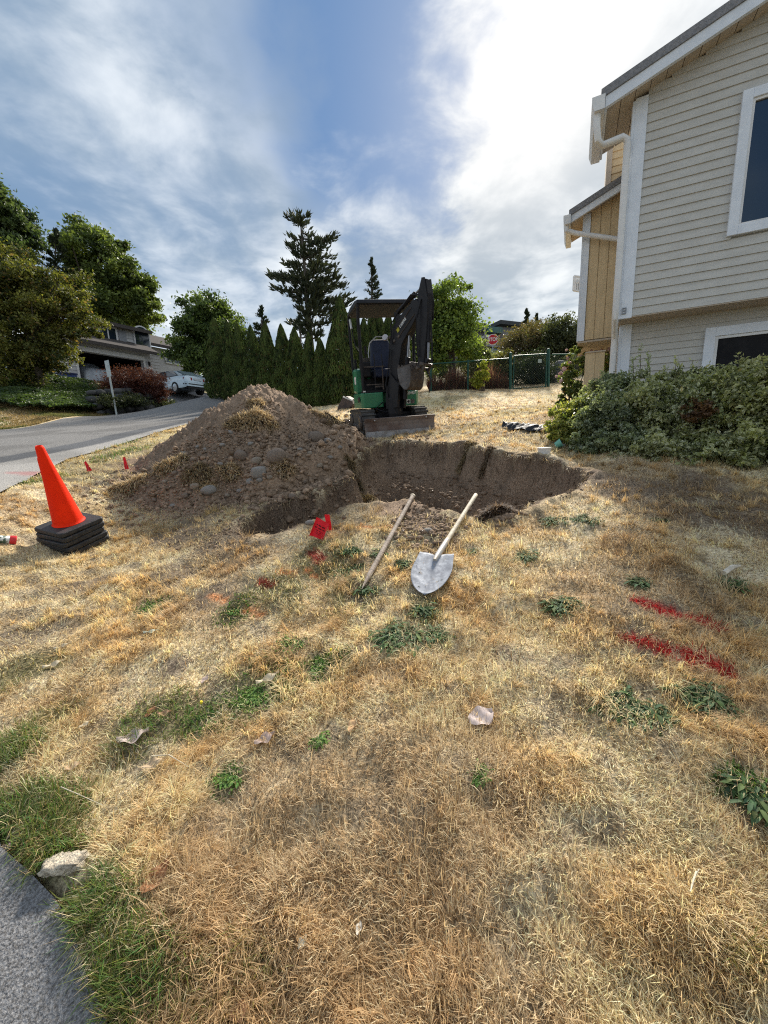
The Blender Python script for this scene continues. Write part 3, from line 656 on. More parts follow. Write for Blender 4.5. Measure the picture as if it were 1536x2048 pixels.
# sod clumps: lumps of earth carrying dry grass
def sod(u, v, px, ph, label, wide=1.0, hair=900, col=(0.72, 0.58, 0.38), name='sod_clump', cat='sod clump', dark=False, LL=0.06):
    p = Gs(u, v); s = px/2/FPX*p.y; h = ph/2/FPX*p.y; g = np.random.default_rng(int(u*7+v))
    root = thing(name, (p.x, p.y, p.z), label, cat, 'grassy sods on the dug soil' if not dark else None)
    vv = rock_mesh(IC4, int(u), 0.55, 1.0)*np.array((s*0.95, s*0.42, h*0.8)); vv = vv + np.array((p.x, p.y, -h*0.05)); vv[:, 2] += surf(vv[:, 0], vv[:, 1])*0.8 + p.z*0.2
    c = SOILD*(0.7+0.6*g.random((len(vv), 1)))
    npmesh('soil_lump', vv, [IC3[1]], attrmat('soil'), root, cols=c, smooth=True)
    hair = int(hair*1.7); a = g.uniform(0, 6.28, hair); r = np.sqrt(g.random(hair)); x = p.x+np.cos(a)*r*s*0.98; y = p.y+np.sin(a)*r*s*0.78
    r = r*1.12; x = p.x+np.cos(a)*r*s*0.98; y = p.y+np.sin(a)*r*s*0.44; z = surf(x, y)*0.8+p.z*0.2 - h*0.05 + h*0.8*np.sqrt(np.clip(1-r*r*0.95, 0.02, 1))*(0.85+0.3*fbm(x, y, 18, 2, 3))
    yaw = np.where(g.random(hair) < 0.6, a+g.normal(0, 0.9, hair), g.uniform(0, 6.28, hair)); tilt = g.uniform(-0.4, 1.1, hair) - r*0.5
    cc = np.array(col)*(0.5+0.8*g.random((hair, 1))); cc = np.where(g.random((hair, 1)) < 0.15, np.array((0.25, 0.17, 0.1)), cc)
    o = blades(x, y, z, yaw, tilt, g.uniform(LL*0.5, LL*1.25, hair), g.uniform(0.003, 0.006, hair), cc, g.normal(0.4, 0.4, hair), 'dry_grass' if not dark else 'roots', GM, kind=None)
    for vtx in (): pass
    me = o.data; n = len(me.vertices); co = np.empty(n*3, np.float32); me.vertices.foreach_get('co', co); co = co.reshape(-1, 3) - np.array((p.x, p.y, p.z)); me.vertices.foreach_set('co', co.ravel()); me.update(); o.parent = root
sod(502, 845, 96, 42, 'large dry grass sod slab lying on the upper face of the heap', hair=2200)
sod(512, 810, 34, 16, 'small straw sod near the top of the heap', hair=500)
sod(345, 938, 74, 46, 'grassy sod clump on the left foot of the heap', hair=1500)
sod(395, 945, 58, 34, 'sod clump standing between two others on the left foot', hair=1000, col=(0.5, 0.4, 0.25))
sod(262, 978, 76, 36, 'leftmost sod clump lying at the toe of the heap near the cones', hair=1500)
sod(458, 950, 44, 30, 'bushy tuft of dry grass in front of the heap', hair=900)
sod(565, 945, 46, 20, 'sod clump right of the squarish stone', hair=700)
sod(412, 975, 44, 16, 'thin sod in front of the heap above the light stone', hair=600)
sod(650, 835, 60, 26, 'ragged sod on the right shoulder of the heap', hair=900)
sod(705, 935, 36, 30, 'dark sod hanging over the left corner of the pit', hair=800, col=(0.3, 0.24, 0.14))
sod(734, 1000, 28, 22, 'bright straw tuft on the front lip of the pit', hair=500, col=(0.72, 0.55, 0.28), LL=0.05)
sod(995, 1030, 62, 44, 'dark brown clump of tangled roots on the front lip of the pit', hair=1400, col=(0.16, 0.11, 0.08), dark=True)
sod(935, 900, 38, 22, 'grassy sod sagging over the back lip of the pit', hair=800, col=(0.42, 0.33, 0.19))
sod(975, 905, 30, 18, 'smaller sod sagging over the back lip of the pit', hair=600, col=(0.3, 0.22, 0.14))
sod(690, 848, 44, 34, 'dark lump of earth between the heap and the excavator track', hair=200, col=(0.2, 0.15, 0.1))
# ---------------------------------------------------------------- weeds
M_WEED = leafmat('weed_leaves', 0.7, 0.3, 0.12)
def weed(u, v, px, label, nl=70, col=(0.08, 0.125, 0.05), curly=1.0, group='dark green weed rosettes in the dry lawn'):
    p = Gp(u, v); s = px/2/FPX*math.hypot(p.y, p.z)*0.85; nl = int(nl*(2.6 if curly > 0.5 else 4.5)); g = np.random.default_rng(int(u+v*3)); VV = []; CC = []; F3 = []; F4 = []; b = 0
    q_ = 1.0 if curly > 0.5 else 0.7; subs = [(g.normal(0, s*0.38*q_), g.normal(0, s*0.33*q_), g.uniform(0.5, 0.95)) for _ in range(6)]
    for k in range(nl):
        sc_ = subs[g.integers(len(subs))]; a = g.uniform(0, 6.28); r0 = abs(g.normal(0, 0.42))*s*sc_[2]; cx = p.x+sc_[0]+math.cos(a)*r0; cy = p.y+sc_[1]+math.sin(a)*r0*0.9
        ya = a + g.normal(0, 0.9); L = g.uniform(0.022, 0.05)*(0.10+0.90*curly); w = L*g.uniform(0.09, 0.16)*(1.6-0.6*curly); el = g.uniform(0.02, 0.7)
        cz = float(p.z) + (cx-p.x)*0.09 + (cy-p.y)*0.2 + 0.005; d = np.array((math.cos(ya), math.sin(ya), 0)); sd = np.array((-d[1], d[0], 0)); pt = np.array((cx, cy, cz))
        cc = np.array(col)*g.uniform(0.5, 1.6)*np.array((g.uniform(0.85, 1.2), 1, g.uniform(0.8, 1.4)))
        for j, (t, ww) in enumerate(((0, 0.3), (0.35, 0.9), (0.7, 1.0), (1.0, 0.05))):
            e = el - t*1.3; q = pt + d*L*t*math.cos(el*0.6) + np.array((0, 0, 1))*(math.sin(el)*L*t - 0.6*L*t*t)
            up = np.array((0, 0, 0.25*w*ww)); VV += [q-sd*w*ww+up, q-up*0.4, q+sd*w*ww+up]; CC += [cc*(0.8+0.4*t), cc*1.25, cc*(0.8+0.4*t)]
        for j in range(3):
            o = b+j*3; F4 += [(o, o+1, o+4, o+3), (o+1, o+2, o+5, o+4)]
        b += 12
    o = npmesh('weed', np.array(VV), [np.array(F4)], M_WEED, cols=np.array(CC), origin=tuple(p)); tag(o, label, 'weed', group)
W = [(800, 1278, 120, 'broad dark green weed clump below the shovel blade', 150), (1130, 1208, 92, 'weed clump with a withered brown half, right of the shovel', 120), (1262, 1422, 112, 'large dark weed clump in a hollow below the red paint stripes', 170), (1412, 1398, 92, 'grey green weed clump near the right edge below the red stripes', 120),
     (1496, 1585, 125, 'big dark green weed patch cut by the right edge of the view', 230), (1108, 1046, 52, 'left one of two small weed clumps between pit and bushes', 60), (1172, 1040, 60, 'right one of two small weed clumps between pit and bushes', 60), (1322, 1042, 50, 'small flat weed near the bushes on the right', 40), (1042, 1112, 66, 'bluish weed clump right of the shovel handle', 70),
     (946, 1106, 46, 'small weed close beside the shovel handle', 50), (705, 1098, 60, 'upper weed clump left of the wooden pole', 60), (690, 1136, 74, 'lower weed clump left of the wooden pole', 80), (808, 1130, 44, 'weed tucked against the upper left side of the shovel blade', 50), (1282, 1166, 60, 'dark weed above the upper red paint stripe', 60),
     (848, 1222, 62, 'weed just under the tip of the shovel blade', 70), (1470, 1172, 60, 'weed in long grass below the pale stick on the right', 60), (755, 1108, 36, 'tiny weed touching the wooden pole', 30), (740, 1180, 46, 'weed at the pointed end of the wooden pole', 40), (880, 1268, 60, 'weed patch right of the broad clump below the shovel', 60)]
for (u, v, px, lb, nl) in W: weed(u, v, px, lb, nl)
C2 = [(470, 1222, 60, 'fresh green clover patch beside the orange paint marks', 90), (505, 1395, 110, 'green clover patch around the pale curled leaf', 190), (640, 1325, 80, 'clover patch right of the pale curled leaf', 90), (300, 1214, 60, 'thin strip of clover on the left of the lawn', 60), (580, 1290, 70, 'sparse clover in the middle of the lawn', 60), (450, 1560, 70, 'clover patch left of the bleached grass', 80), (640, 1480, 50, 'tiny clover patch near a brown leaf', 30), (960, 1550, 50, 'faint clover patch under the pinkish leaf', 30)]
build_tufts([(Gb(u, v), px*0.42/FPX*math.hypot(Gb(u, v).y, Gb(u, v).z)) for (u, v, px, lb, nl) in W+C2] + [(Gb(849, 1160), 0.11), (Gb(780, 1090), 0.02)])
for (u, v, px, lb, nl) in C2: weed(u, v, px, lb, nl, (0.11, 0.19, 0.045), 0.3, 'bright green clover patches')
# dandelion-like yellow flowers
def flower(u, v, label):
    p = Gp(u, v); m = MB(); m.lathe([(0.0, 0.012), (0.004, 0.012), (0.006, 0.008), (0.003, 0.0)], p + V((0, 0, 0.035)), n=10)
    root = thing('yellow_flower', tuple(p), label, 'flower', 'small yellow flowers in the clover'); m.build('petals', mat('petal_yellow', (0.75, 0.62, 0.04), (0.6, 0.5, 0.03), 0.6), root)
    MB().tube([p, p+V((0, 0, 0.036))], 0.0012, 5).build('stem', mat('stem_green', (0.12, 0.2, 0.05)), root)
for u, v, l in ((663, 1317, 'small yellow flower farthest right in the clover'), (405, 1424, 'lowest small yellow flower in the clover')): flower(u, v, l)
# ---------------------------------------------------------------- fallen leaves, sticks
def leaf(u, v, px, label, col, asp=0.4, rz=0.5, curl=0.5, cat='leaf', name='fallen_leaf', lobed=False):
    p = Gp(u, v); L = px/FPX*math.hypot(p.y, p.z)*0.92; n = 12; VV = []; CC = []; g = np.random.default_rng(int(u*3+v))
    for i in range(n+1):
        t = i/n; w = asp*L*0.5*math.sin(math.pi*min(max(t, 0.03), 0.97))**0.75*(1+ (0.35*math.sin(t*16) if lobed else 0.12*math.sin(t*9+u)))
        for j in (-1, -0.5, 0, 0.5, 1):
            X = (t-0.5)*L; Yy = j*w; Zz = curl*0.55*L*(0.35*(2*t-1)**2 + 0.9*(j*j)*asp*0.5) + 0.06*L*math.sin(t*11+j*2)
            VV.append((X, Yy, Zz)); CC.append(np.array(col)*(0.8+0.35*g.random())*(1.15 if j == 0 else 1))
    F = grid_faces(5, n+1); VV = np.array(VV); c, s = math.cos(rz), math.sin(rz); VV = np.c_[VV[:, 0]*c-VV[:, 1]*s, VV[:, 0]*s+VV[:, 1]*c, VV[:, 2]]
    VV[:, 2] += VV[:, 1]*0.22 + VV[:, 0]*0.09; VV = VV + np.array(tuple(p)) + np.array((0, 0, 0.014))
    o = npmesh(name, VV, [F], leafmat('dry_leaf', 0.75, 0.2, 0.1, (1, 1, 1)), cols=np.array(CC), smooth=True, origin=tuple(p))
    tag(o, label, cat, 'fallen leaves on the lawn')
PALE = (0.60, 0.51, 0.36); PNK = (0.46, 0.36, 0.32); BRN = (0.34, 0.17, 0.09)
for a in ((536, 1364, 46, 'long pale curled leaf lying in the green clover', PALE, 0.35, 0.5, 0.5), (962, 1441, 52, 'pinkish grey lobed leaf in the middle of the dry lawn', (0.56, 0.47, 0.44), 0.8, 0.3, 0.2), (267, 1482, 54, 'pale pink leaf with a folded white edge on the left', (0.55, 0.45, 0.40), 0.5, 0.3, 0.5), (530, 1485, 38, 'greyish pink leaf with a white corner beside green grass', PNK, 0.55, 0.5, 0.4),
          (302, 1430, 26, 'upright rusty brown leaf left of a curled one', BRN, 0.6, 1.4, 0.3), (330, 1434, 26, 'curled brown leaf right of the rusty one', (0.42, 0.26, 0.16), 0.45, 0.1, 0.7), (313, 1768, 44, 'large dark reddish brown leaf low on the left', BRN, 0.7, 1.0, 0.6), (705, 1457, 32, 'orange tan leaf standing in dry grass', (0.55, 0.36, 0.2), 0.5, 1.2, 0.3),
          (108, 1335, 36, 'pale leaf below another pale leaf near the left edge', PALE, 0.4, 0.4, 0.4), (126, 1297, 30, 'pale slim leaf above another near the left edge', PALE, 0.28, 0.5, 0.3), (302, 1268, 30, 'white green slim leaf on matted grass', (0.62, 0.64, 0.5), 0.3, 0.1, 0.2), (171, 1455, 18, 'tiny pale leaf in long green grass', PALE, 0.6, 0.8, 0.3), (305, 1535, 44, 'tan leaf lying flat above dry stems', (0.5, 0.38, 0.25), 0.4, 0.4, 0.15), (145, 1540, 30, 'faint tan leaf in green grass at the left', (0.5, 0.36, 0.24), 0.5, 0.2, 0.2), (718, 1867, 15, 'tiny white leaf scrap near the bottom centre', (0.75, 0.7, 0.6), 0.6, 1.2, 0.4), (606, 1895, 17, 'small white leaf scrap at the bottom', (0.72, 0.72, 0.62), 0.7, 1.0, 0.3), (480, 2035, 26, 'brown leaf cut by the bottom edge', (0.45, 0.27, 0.17), 0.7, 0.3, 0.4), (45, 1795, 32, 'brown leaf on the path edge', (0.34, 0.23, 0.16), 0.45, 0.6, 0.4), (122, 1950, 36, 'pale tan leaf on the asphalt by the grass edge', (0.45, 0.38, 0.26), 0.5, 0.9, 0.3), (8, 1710, 30, 'pinkish brown leaf where the path meets the left edge', PNK, 0.5, 1.2, 0.4), (410, 1365, 20, 'small pinkish leaf left of the green clover', PNK, 0.6, 1.3, 0.3)):
    leaf(*a)
def stick(uv, r, label, col=(0.62, 0.55, 0.42), name='dry_stick', cat='stick', grp='sticks on the lawn'):
    pts = [Gp(*a)+V((0, 0, 0.03)) for a in uv]; m = MB(); m.tube(pts, [r]*(len(pts)-1)+[r*0.4], 6); pr = bpy.data.objects.new
    o = m.build(name, mat('stick_'+name, col, tuple(c*0.7 for c in col), 0.8, scale=30, bump=0.3))
    tag(o, label, cat, grp)
stick([(1446, 1158), (1463, 1150), (1480, 1143)], 0.012, 'flat pale splinter of wood at the right by the shade', (0.7, 0.62, 0.5), 'wood_splinter', 'wood splinter', None)
stick([(1390, 1765), (1383, 1785), (1378, 1806)], 0.0022, 'thin pale upright stick low on the right')
stick([(1395, 1760), (1386, 1778)], 0.0012, 'side twig crossing the thin pale stick')
stick([(305, 1528), (340, 1525), (380, 1550)], 0.0018, 'dark curved twig near the tan leaf', (0.3, 0.2, 0.12))
stick([(125, 1590), (160, 1605), (210, 1628)], 0.0014, 'long pale stem lying across dry grass on the left')
stick([(28, 2045), (60, 1980), (84, 1935)], 0.001, 'long straw stem lying on the asphalt path', (0.5, 0.45, 0.38))
stick([(32, 1880), (62, 1882), (86, 1884)], 0.001, 'short pale straw lying across the asphalt path', (0.55, 0.5, 0.42))
def pit_roots():
    g = np.random.default_rng(61); x = g.uniform(PIT[:, 0].min(), PIT[:, 0].max(), 30000); y = g.uniform(PIT[:, 1].min(), PIT[:, 1].max(), 30000); d = pitd(x, y); k = (d > 0.0) & (d < 0.05); x = x[k][:900]; y = y[k][:900]; n = len(x)
    gx = pitd(x+0.03, y)-pitd(x-0.03, y); gy = pitd(x, y+0.03)-pitd(x, y-0.03)
    c = np.where(g.random((n, 1)) < 0.5, np.array((0.10, 0.07, 0.05)), np.array((0.36, 0.28, 0.19)))*(0.7+0.6*g.random((n, 1)))
    blades(x, y, HH(x, y)+0.02, np.arctan2(gy, gx)+g.normal(0, 0.6, n), g.uniform(-1.5, -0.3, n), g.uniform(0.05, 0.2, n), g.uniform(0.002, 0.005, n), c, g.normal(0, 0.6, n), 'pit_roots', GM, 'fine roots hanging from the cut turf edge of the pit', cat='roots')
pit_roots()
# ---------------------------------------------------------------- concrete chunk
def chunk():
    a = Gp(85, 1768); b = Gp(180, 1728); c = (a+b)/2 + V((0.0, 0.005, 0.030)); d = (b-a); L = d.length/2*0.92; yaw = math.atan2(d.y, d.x)
    v = rock_mesh(IC4, 77, 0.2, 1.0, 0.62); v = v*np.array((L, L*0.45, L*0.25)); v = v + (n3(v*90, 1, 4)*0.006)[:, None]*np.sign(v) + (n3(v*260, 1, 9)*0.003)[:, None]
    cs, sn = math.cos(yaw), math.sin(yaw); v = np.c_[v[:, 0]*cs-v[:, 1]*sn, v[:, 0]*sn+v[:, 1]*cs, v[:, 2]+0.1*v[:, 0]] + np.array(tuple(c))
    m = mat('concrete_rough', (0.80, 0.70, 0.54), (0.56, 0.48, 0.37), 0.95, scale=45, bump=1.0, bscale=140, detail=8)
    o = npmesh('concrete_chunk', v, [IC4[1]], m, smooth=True, origin=tuple(c)); tag(o, 'rough tan broken concrete chunk in green grass by the asphalt path', 'concrete chunk')
chunk()
# ---------------------------------------------------------------- traffic cones (stack of five)
M_OR = mat('cone_orange', (0.92, 0.030, 0.002), (0.78, 0.022, 0.002), 0.6, scale=7, bump=0.12, bscale=60, spec=0.12, lo=0.3, hi=0.75)
M_RB = mat('cone_rubber', (0.022, 0.022, 0.025), (0.045, 0.044, 0.045), 0.62, scale=12, bump=0.25, bscale=70)
def cone(loc, ax, label, yaw, sc=1.0, first=None):
    ax = V(ax).normalized(); q = V((0, 0, 1)).rotation_difference(ax)
    if first:
        r = first.copy(); COL.objects.link(r); kids = []
        for ch in first.children: c = ch.copy(); COL.objects.link(c); c.parent = r
    else:
        r = thing('traffic_cone', (0, 0, 0), label, 'traffic cone', 'traffic cones stacked into one pile')
        m = MB(); m.lathe([(0.108, 0.036), (0.118, 0.040), (0.119, 0.045), (0.112, 0.050), (0.106, 0.07), (0.047, 0.52), (0.029, 0.70), (0.025, 0.714), (0.021, 0.718), (0.018, 0.714), (0.024, 0.698), (0.042, 0.52), (0.101, 0.07), (0.106, 0.05), (0.107, 0.036)], (0, 0, 0), n=48)
        m.build('cone_body', M_OR, r, smooth=True)
        b = MB(); k = 0.182; ch = 0.022
        ring = [(-k+ch, -k), (k-ch, -k), (k, -k+ch), (k, k-ch), (k-ch, k), (-k+ch, k), (-k, k-ch), (-k, -k+ch)]
        nv = len(b.v); lev = [(0.965, 0.0), (1.0, 0.010), (1.0, 0.034), (0.975, 0.041)]
        for s, h in lev: b.v += [(x*s, y*s, h) for x, y in ring]
        for i in range(3):
            for j in range(8): b.f.append((i*8+j, i*8+(j+1) % 8, (i+1)*8+(j+1) % 8, (i+1)*8+j))
        b.f.append(tuple(range(24, 32))); b.f.append(tuple(range(7, -1, -1)))
        b.build('base', M_RB, r, bevel=0.0025)
    r['label'] = label; r.location = loc; r.rotation_mode = 'QUATERNION'; r.rotation_quaternion = q @ Matrix.Rotation(yaw, 4, 'Z').to_quaternion(); r.scale = (sc, sc, sc); return r
cb = P(150, 1064, 3.14); cb = V((cb.x, cb.y, S1(cb.x, cb.y)-0.012)); ct = P(92, 884, 3.0)
ax = (P(93, 884, 2.99) - P(147, 1024, 3.14)).normalized(); CAX = ax
lb = ['lowest black cone base of the pile, resting on dry grass', 'second cone base from the ground in the pile', 'middle cone base of the pile of five', 'fourth cone base, directly under the top cone', 'topmost orange traffic cone with its whole cone showing']
c0 = None
for i in range(5):
    jit = V((0.006*math.sin(i*2.3), 0.006*math.cos(i*1.7), 0))
    c = cone(cb + ax*(0.0435*i) + jit, ax, lb[i], 1.22 + 0.05*math.sin(i*3), 0.94, c0); c0 = c0 or c
# ---------------------------------------------------------------- spray can
def can():
    b = P(29, 1062, 2.92); g = S1(b.x, b.y); b.z = g+0.035; a = P(-60, 1076, 2.75); a.z = S1(a.x, a.y)+0.034; ax = (b-a).normalized()
    r = thing('spray_can', tuple((a+b)/2), 'red and white marking paint can lying on its side left of the cones', 'spray can')
    a = b - ax*0.20
    MB().lathe([(0.0, 0), (0.030, 0.0), (0.033, 0.004), (0.033, 0.165), (0.028, 0.172)], a, ax, 28).build('can_body', mat('can_label', (0.62, 0.66, 0.64), (0.05, 0.10, 0.07), 0.35, scale=22, stretch=(1, 1, 1), lo=0.48, hi=0.52, spec=0.6), r, smooth=True)
    MB().lathe([(0.031, 0.158), (0.035, 0.163), (0.036, 0.196), (0.033, 0.200), (0.026, 0.198), (0.022, 0.186), (0.024, 0.17)], a, ax, 28).build('cap_ring', mat('can_red', (0.62, 0.035, 0.04), (0.5, 0.03, 0.03), 0.4), r, smooth=True)
    MB().lathe([(0.011, 0.17), (0.011, 0.188), (0.0, 0.19)], a, ax, 14).build('nozzle', mat('can_nozzle', (0.35, 0.01, 0.015), None, 0.5), r, smooth=True)
can()
# ---------------------------------------------------------------- flags
def flag(u, v, wpx, hpx, label, fold=0.4, rz=0.0, Yk=None, text=False, stake=0.18):
    g0 = Gs(u, v+hpx*0.6); p = P(u, v, g0.y); s = FPX/ p.y; w = wpx/s; h = hpx/s
    r = thing('marker_flag', (p.x, p.y, S1(p.x, p.y)), label, 'marker flag', 'red marker flags'); g = S1(p.x, p.y)
    n = 10; VV = []
    for i in range(n+1):
        for j in range(n+1):
            a = i/n; b = j/n
            xx = (a-0.5)*w; zz = (b-0.5)*h; yy = fold*w*(math.sin(a*3.3+b*1.2)-0.5)*0.6 + 0.05*w*math.sin(a*9)
            c, sn = math.cos(rz), math.sin(rz); VV.append((p.x+xx*c-zz*sn, p.y+yy, p.z+xx*sn+zz*c))
    npmesh('flag_cloth', np.array(VV), [grid_faces(n+1, n+1)], mat('flag_red', (0.80, 0.012, 0.03), (0.62, 0.01, 0.02), 0.45, scale=15), r, smooth=True)
    if text:
        for k, (a0, a1, t, hh) in enumerate(((0.2, 0.85, 0.62, 0.07), (0.15, 0.9, 0.48, 0.06), (0.25, 0.85, 0.36, 0.03), (0.25, 0.8, 0.28, 0.02), (0.3, 0.7, 0.2, 0.02))):
            vv = []; 
            def at(a, b):
                xx = (a-0.5)*w; zz = (b-0.5)*h; yy = fold*w*(math.sin(a*3.3+b*1.2)-0.5)*0.6 + 0.05*w*math.sin(a*9)-0.0018
                c, sn = math.cos(rz), math.sin(rz); return (p.x+xx*c-zz*sn, p.y+yy, p.z+xx*sn+zz*c)
            m = MB(); N = 9
            for i in range(N):
                if (i*7+k) % 4 == 3: continue
                b0 = a0+(a1-a0)*i/N; b1 = a0+(a1-a0)*(i+0.8)/N; m.poly([at(b0, t), at(b1, t), at(b1, t+hh), at(b0, t+hh)])
            m.build('print_line', mat('flag_ink', (0.06, 0.005, 0.01), None, 0.6), r)
    top = V((p.x-w*0.5*math.cos(rz)-h*0.5*math.sin(-rz), p.y, p.z-w*0.5*math.sin(rz)+h*0.5*math.cos(rz))) if False else V((p.x, p.y+0.004, p.z+h*0.1))
    MB().tube([V((p.x-0.01, p.y+0.01, g-0.05)), top], 0.0014, 5).build('wire_stake', mat('flag_wire', (0.35, 0.3, 0.28), None, 0.4, 0.8), r)
flag(639, 1058, 29, 40, 'large red flag with dark print lying low in dry grass by the pit', 0.35, -0.42, text=True)
flag(657, 1045, 11, 34, 'narrow folded red flag right behind the printed one', 0.5, 0.12)
flag(252, 926, 9, 24, 'red flag at the left toe of the dirt heap', 0.6, 0.1)
flag(176, 932, 10, 20, 'red flag beside the road, just right of the cone', 0.6, 0.35)
# ---------------------------------------------------------------- shovel and pole
M_WD = mat('wood_grey', (0.40, 0.33, 0.27), (0.27, 0.215, 0.175), 0.8, scale=14, bump=0.4, bscale=60, stretch=(1, 1, 0.3))
M_WL = mat('wood_pale', (0.60, 0.535, 0.42), (0.45, 0.385, 0.29), 0.7, scale=14, bump=0.3, bscale=60)
def pole():
    a = Gp(724, 1190) + V((0, 0, 0.034)); b = P(825, 995, 3.28); gz = Gb(826, 1003); b = P(825, 993, gz.y*1.0); b.z += 0.0
    ax = (b-a).normalized(); r = thing('wooden_pole', tuple(a), 'weathered grey wooden pole with pointed end lying left of the shovel', 'pole')
    MB().tube([a, a+ax*0.10, a+ax*0.14, b-ax*0.03, b-ax*0.012, b], [0.002, 0.013, 0.0155, 0.0165, 0.018, 0.018], 10).build('shaft', M_WD, r, smooth=True)
    MB().tube([b-ax*0.001, b+ax*0.012, b+ax*0.02], [0.021, 0.022, 0.017], 10).build('end_cap', M_WL, r, smooth=True)
pole()
def shovel():
    tip = Gp(849, 1197); tip.z += 0.024; sock = P(874, 1118, Gb(876, 1120).y); gs = Gb(874, 1118); sock.z = float(HH(gs.x, gs.y, False)) + 0.055; dr = ray(874, 1116); sock = dr*(gs.y*0.965/dr.y)
    end = P(952, 989, Gb(948, 1010).y*1.04)
    ax = (sock-tip); L = ax.length; ax.normalize(); side = ax.cross(V((0, 0, 1))).normalized(); up = side.cross(ax).normalized()
    r = thing('shovel', tuple(tip), 'round point shovel with scuffed silver blade and pale wooden handle on dry grass', 'shovel')
    nl, nw = 22, 20; hw = 0.108; VV = []
    for i in range(nl+1):
        t = i/nl
        prof = hw*(1-(1-min(t/0.62, 1))**2.3)**0.62 if t < 0.62 else hw*(1-0.10*(t-0.62)/0.38)
        if t < 0.015: prof = 0.006
        for j in range(nw+1):
            a = j/nw*2-1
            dish = 0.022*(a*a)*min(1, t*2.2+0.2) - 0.004
            rib = 0.020*math.exp(-(a/0.20)**2)*sst(t, 0.45, 1.0)
            top = L*t + (0.0 if t < 0.9 else -0.0)
            notch = -0.035*sst(t, 0.7, 1)*math.exp(-(a/0.16)**2) + 0.018*sst(t, 0.75, 1)*math.exp(-((abs(a)-0.5)/0.3)**2)
            bend = 0.03*(t**2)*0.6 - 0.0
            VV.append(tip + ax*(top+notch) + side*(a*prof) + up*(dish+float(rib)+bend))
    m = bpy.data.materials.new('shovel_steel'); m.use_nodes = True; m.node_tree.nodes.clear(); t = NT(m.node_tree)
    tc = t.n('ShaderNodeTexCoord').outputs['Object']; n1 = t.noise(tc, 22, 6, 0.65); n2 = t.noise(tc, 9, 4, 0.6, 0.6)
    c = t.mix(t.smooth(n1, 0.35, 0.65), (0.34, 0.36, 0.40), (0.22, 0.23, 0.26)); c = t.mix(t.smooth(n2, 0.60, 0.68), c, (0.30, 0.24, 0.18)); c = t.mix(t.smooth(t.noise(tc, 42, 3, 0.5), 0.68, 0.71), c, (0.04, 0.05, 0.04))
    b = t.n('ShaderNodeBsdfPrincipled', {'Base Color': c, 'Metallic': 0.15, 'Roughness': t.smooth(n1, -0.6, 0.9)})
    bn = t.n('ShaderNodeBump', {'Height': n1, 'Strength': 0.3, 'Distance': 0.004}); t.t.links.new(bn.outputs[0], b.inputs['Normal'])
    t.n('ShaderNodeOutputMaterial', {'Surface': b.outputs[0]})
    VV = [tuple(q) for q in VV]; o = npmesh('blade', np.array(VV), [grid_faces(nw+1, nl+1)], m, r, smooth=True)
    sm = o.modifiers.new('thick', 'SOLIDIFY'); sm.thickness = 0.0022
    s0 = tip + ax*(L*0.80) + up*0.026; hx = (end-s0).normalized()
    MB().tube([s0, s0+hx*0.05, s0+hx*0.14, s0+hx*0.26, s0+hx*0.265], [0.011, 0.017, 0.018, 0.0165, 0.0155], 14).build('socket', mat('shovel_socket', (0.42, 0.42, 0.42), (0.5, 0.44, 0.36), 0.5, 0.3, scale=20), r, smooth=True)
    MB().tube([s0+hx*0.2, s0+hx*0.5, end-hx*0.12, end-hx*0.01, end], [0.0145, 0.0145, 0.016, 0.016, 0.009], 14).build('handle', M_WL, r, smooth=True)
shovel()
#@@PART3
# ================================================================ buildings
UP = V((0, 0, 1))
class Frame:
    def __init__(s, o, az):   # a = along wall, b = away from viewer (into the building)
        s.o = V(o); s.a = V((math.sin(az), math.cos(az), 0)); s.b = V((math.cos(az), -math.sin(az), 0))*(-1)
        if s.b.y < 0: s.b = -s.b
    def w(s, a, b, z): return s.o + s.a*a + s.b*b + UP*z
    def px(s, u, v, b=0.0):
        q = onplane(u, v, s.o + s.b*b, s.b) - s.o; return q.dot(s.a), q.z
    def pxa(s, u, v, a):   # on a plane of constant a -> (b, z)
        q = onplane(u, v, s.o + s.a*a, s.a) - s.o; return q.dot(s.b), q.z
    def box(s, m, a0, a1, b0, b1, z0, z1): return m.box((min(a0, a1), min(b0, b1), z0), (max(a0, a1), max(b0, b1), z1), s.w)
    def rim(s, m, a0, a1, z0, z1, t, b0, b1, bottom=True):   # rectangular frame
        s.box(m, a0, a0+t, b0, b1, z0, z1); s.box(m, a1-t, a1, b0, b1, z0, z1); s.box(m, a0+t, a1-t, b0+0.001, b1-0.001, z1-t, z1)
        if bottom: s.box(m, a0+t, a1-t, b0+0.001, b1-0.001, z0, z0+t)
M_SID = mat('siding_cream', (0.55, 0.53, 0.49), (0.50, 0.48, 0.44), 0.75, scale=5, bump=0.15, bscale=90, stretch=(1, 1, 3))
M_T11 = mat('siding_yellow', (0.66, 0.50, 0.30), (0.60, 0.45, 0.265), 0.75, scale=8, bump=0.2, bscale=80, stretch=(3, 3, 0.6))
M_WHT = mat('trim_white', (0.74, 0.77, 0.82), (0.68, 0.71, 0.76), 0.55, scale=7, bump=0.08, bscale=60)
M_WH2 = mat('gutter_white', (0.76, 0.75, 0.74), (0.68, 0.67, 0.66), 0.45, scale=5)
M_SOF = mat('soffit_beige', (0.52, 0.43, 0.34), (0.47, 0.39, 0.30), 0.8, scale=8)
M_ROF = mat('roof_grey', (0.27, 0.265, 0.275), (0.19, 0.19, 0.20), 0.9, scale=35, bump=0.6, bscale=90)
M_GLS = bpy.data.materials.new('window_glass'); M_GLS.use_nodes = True
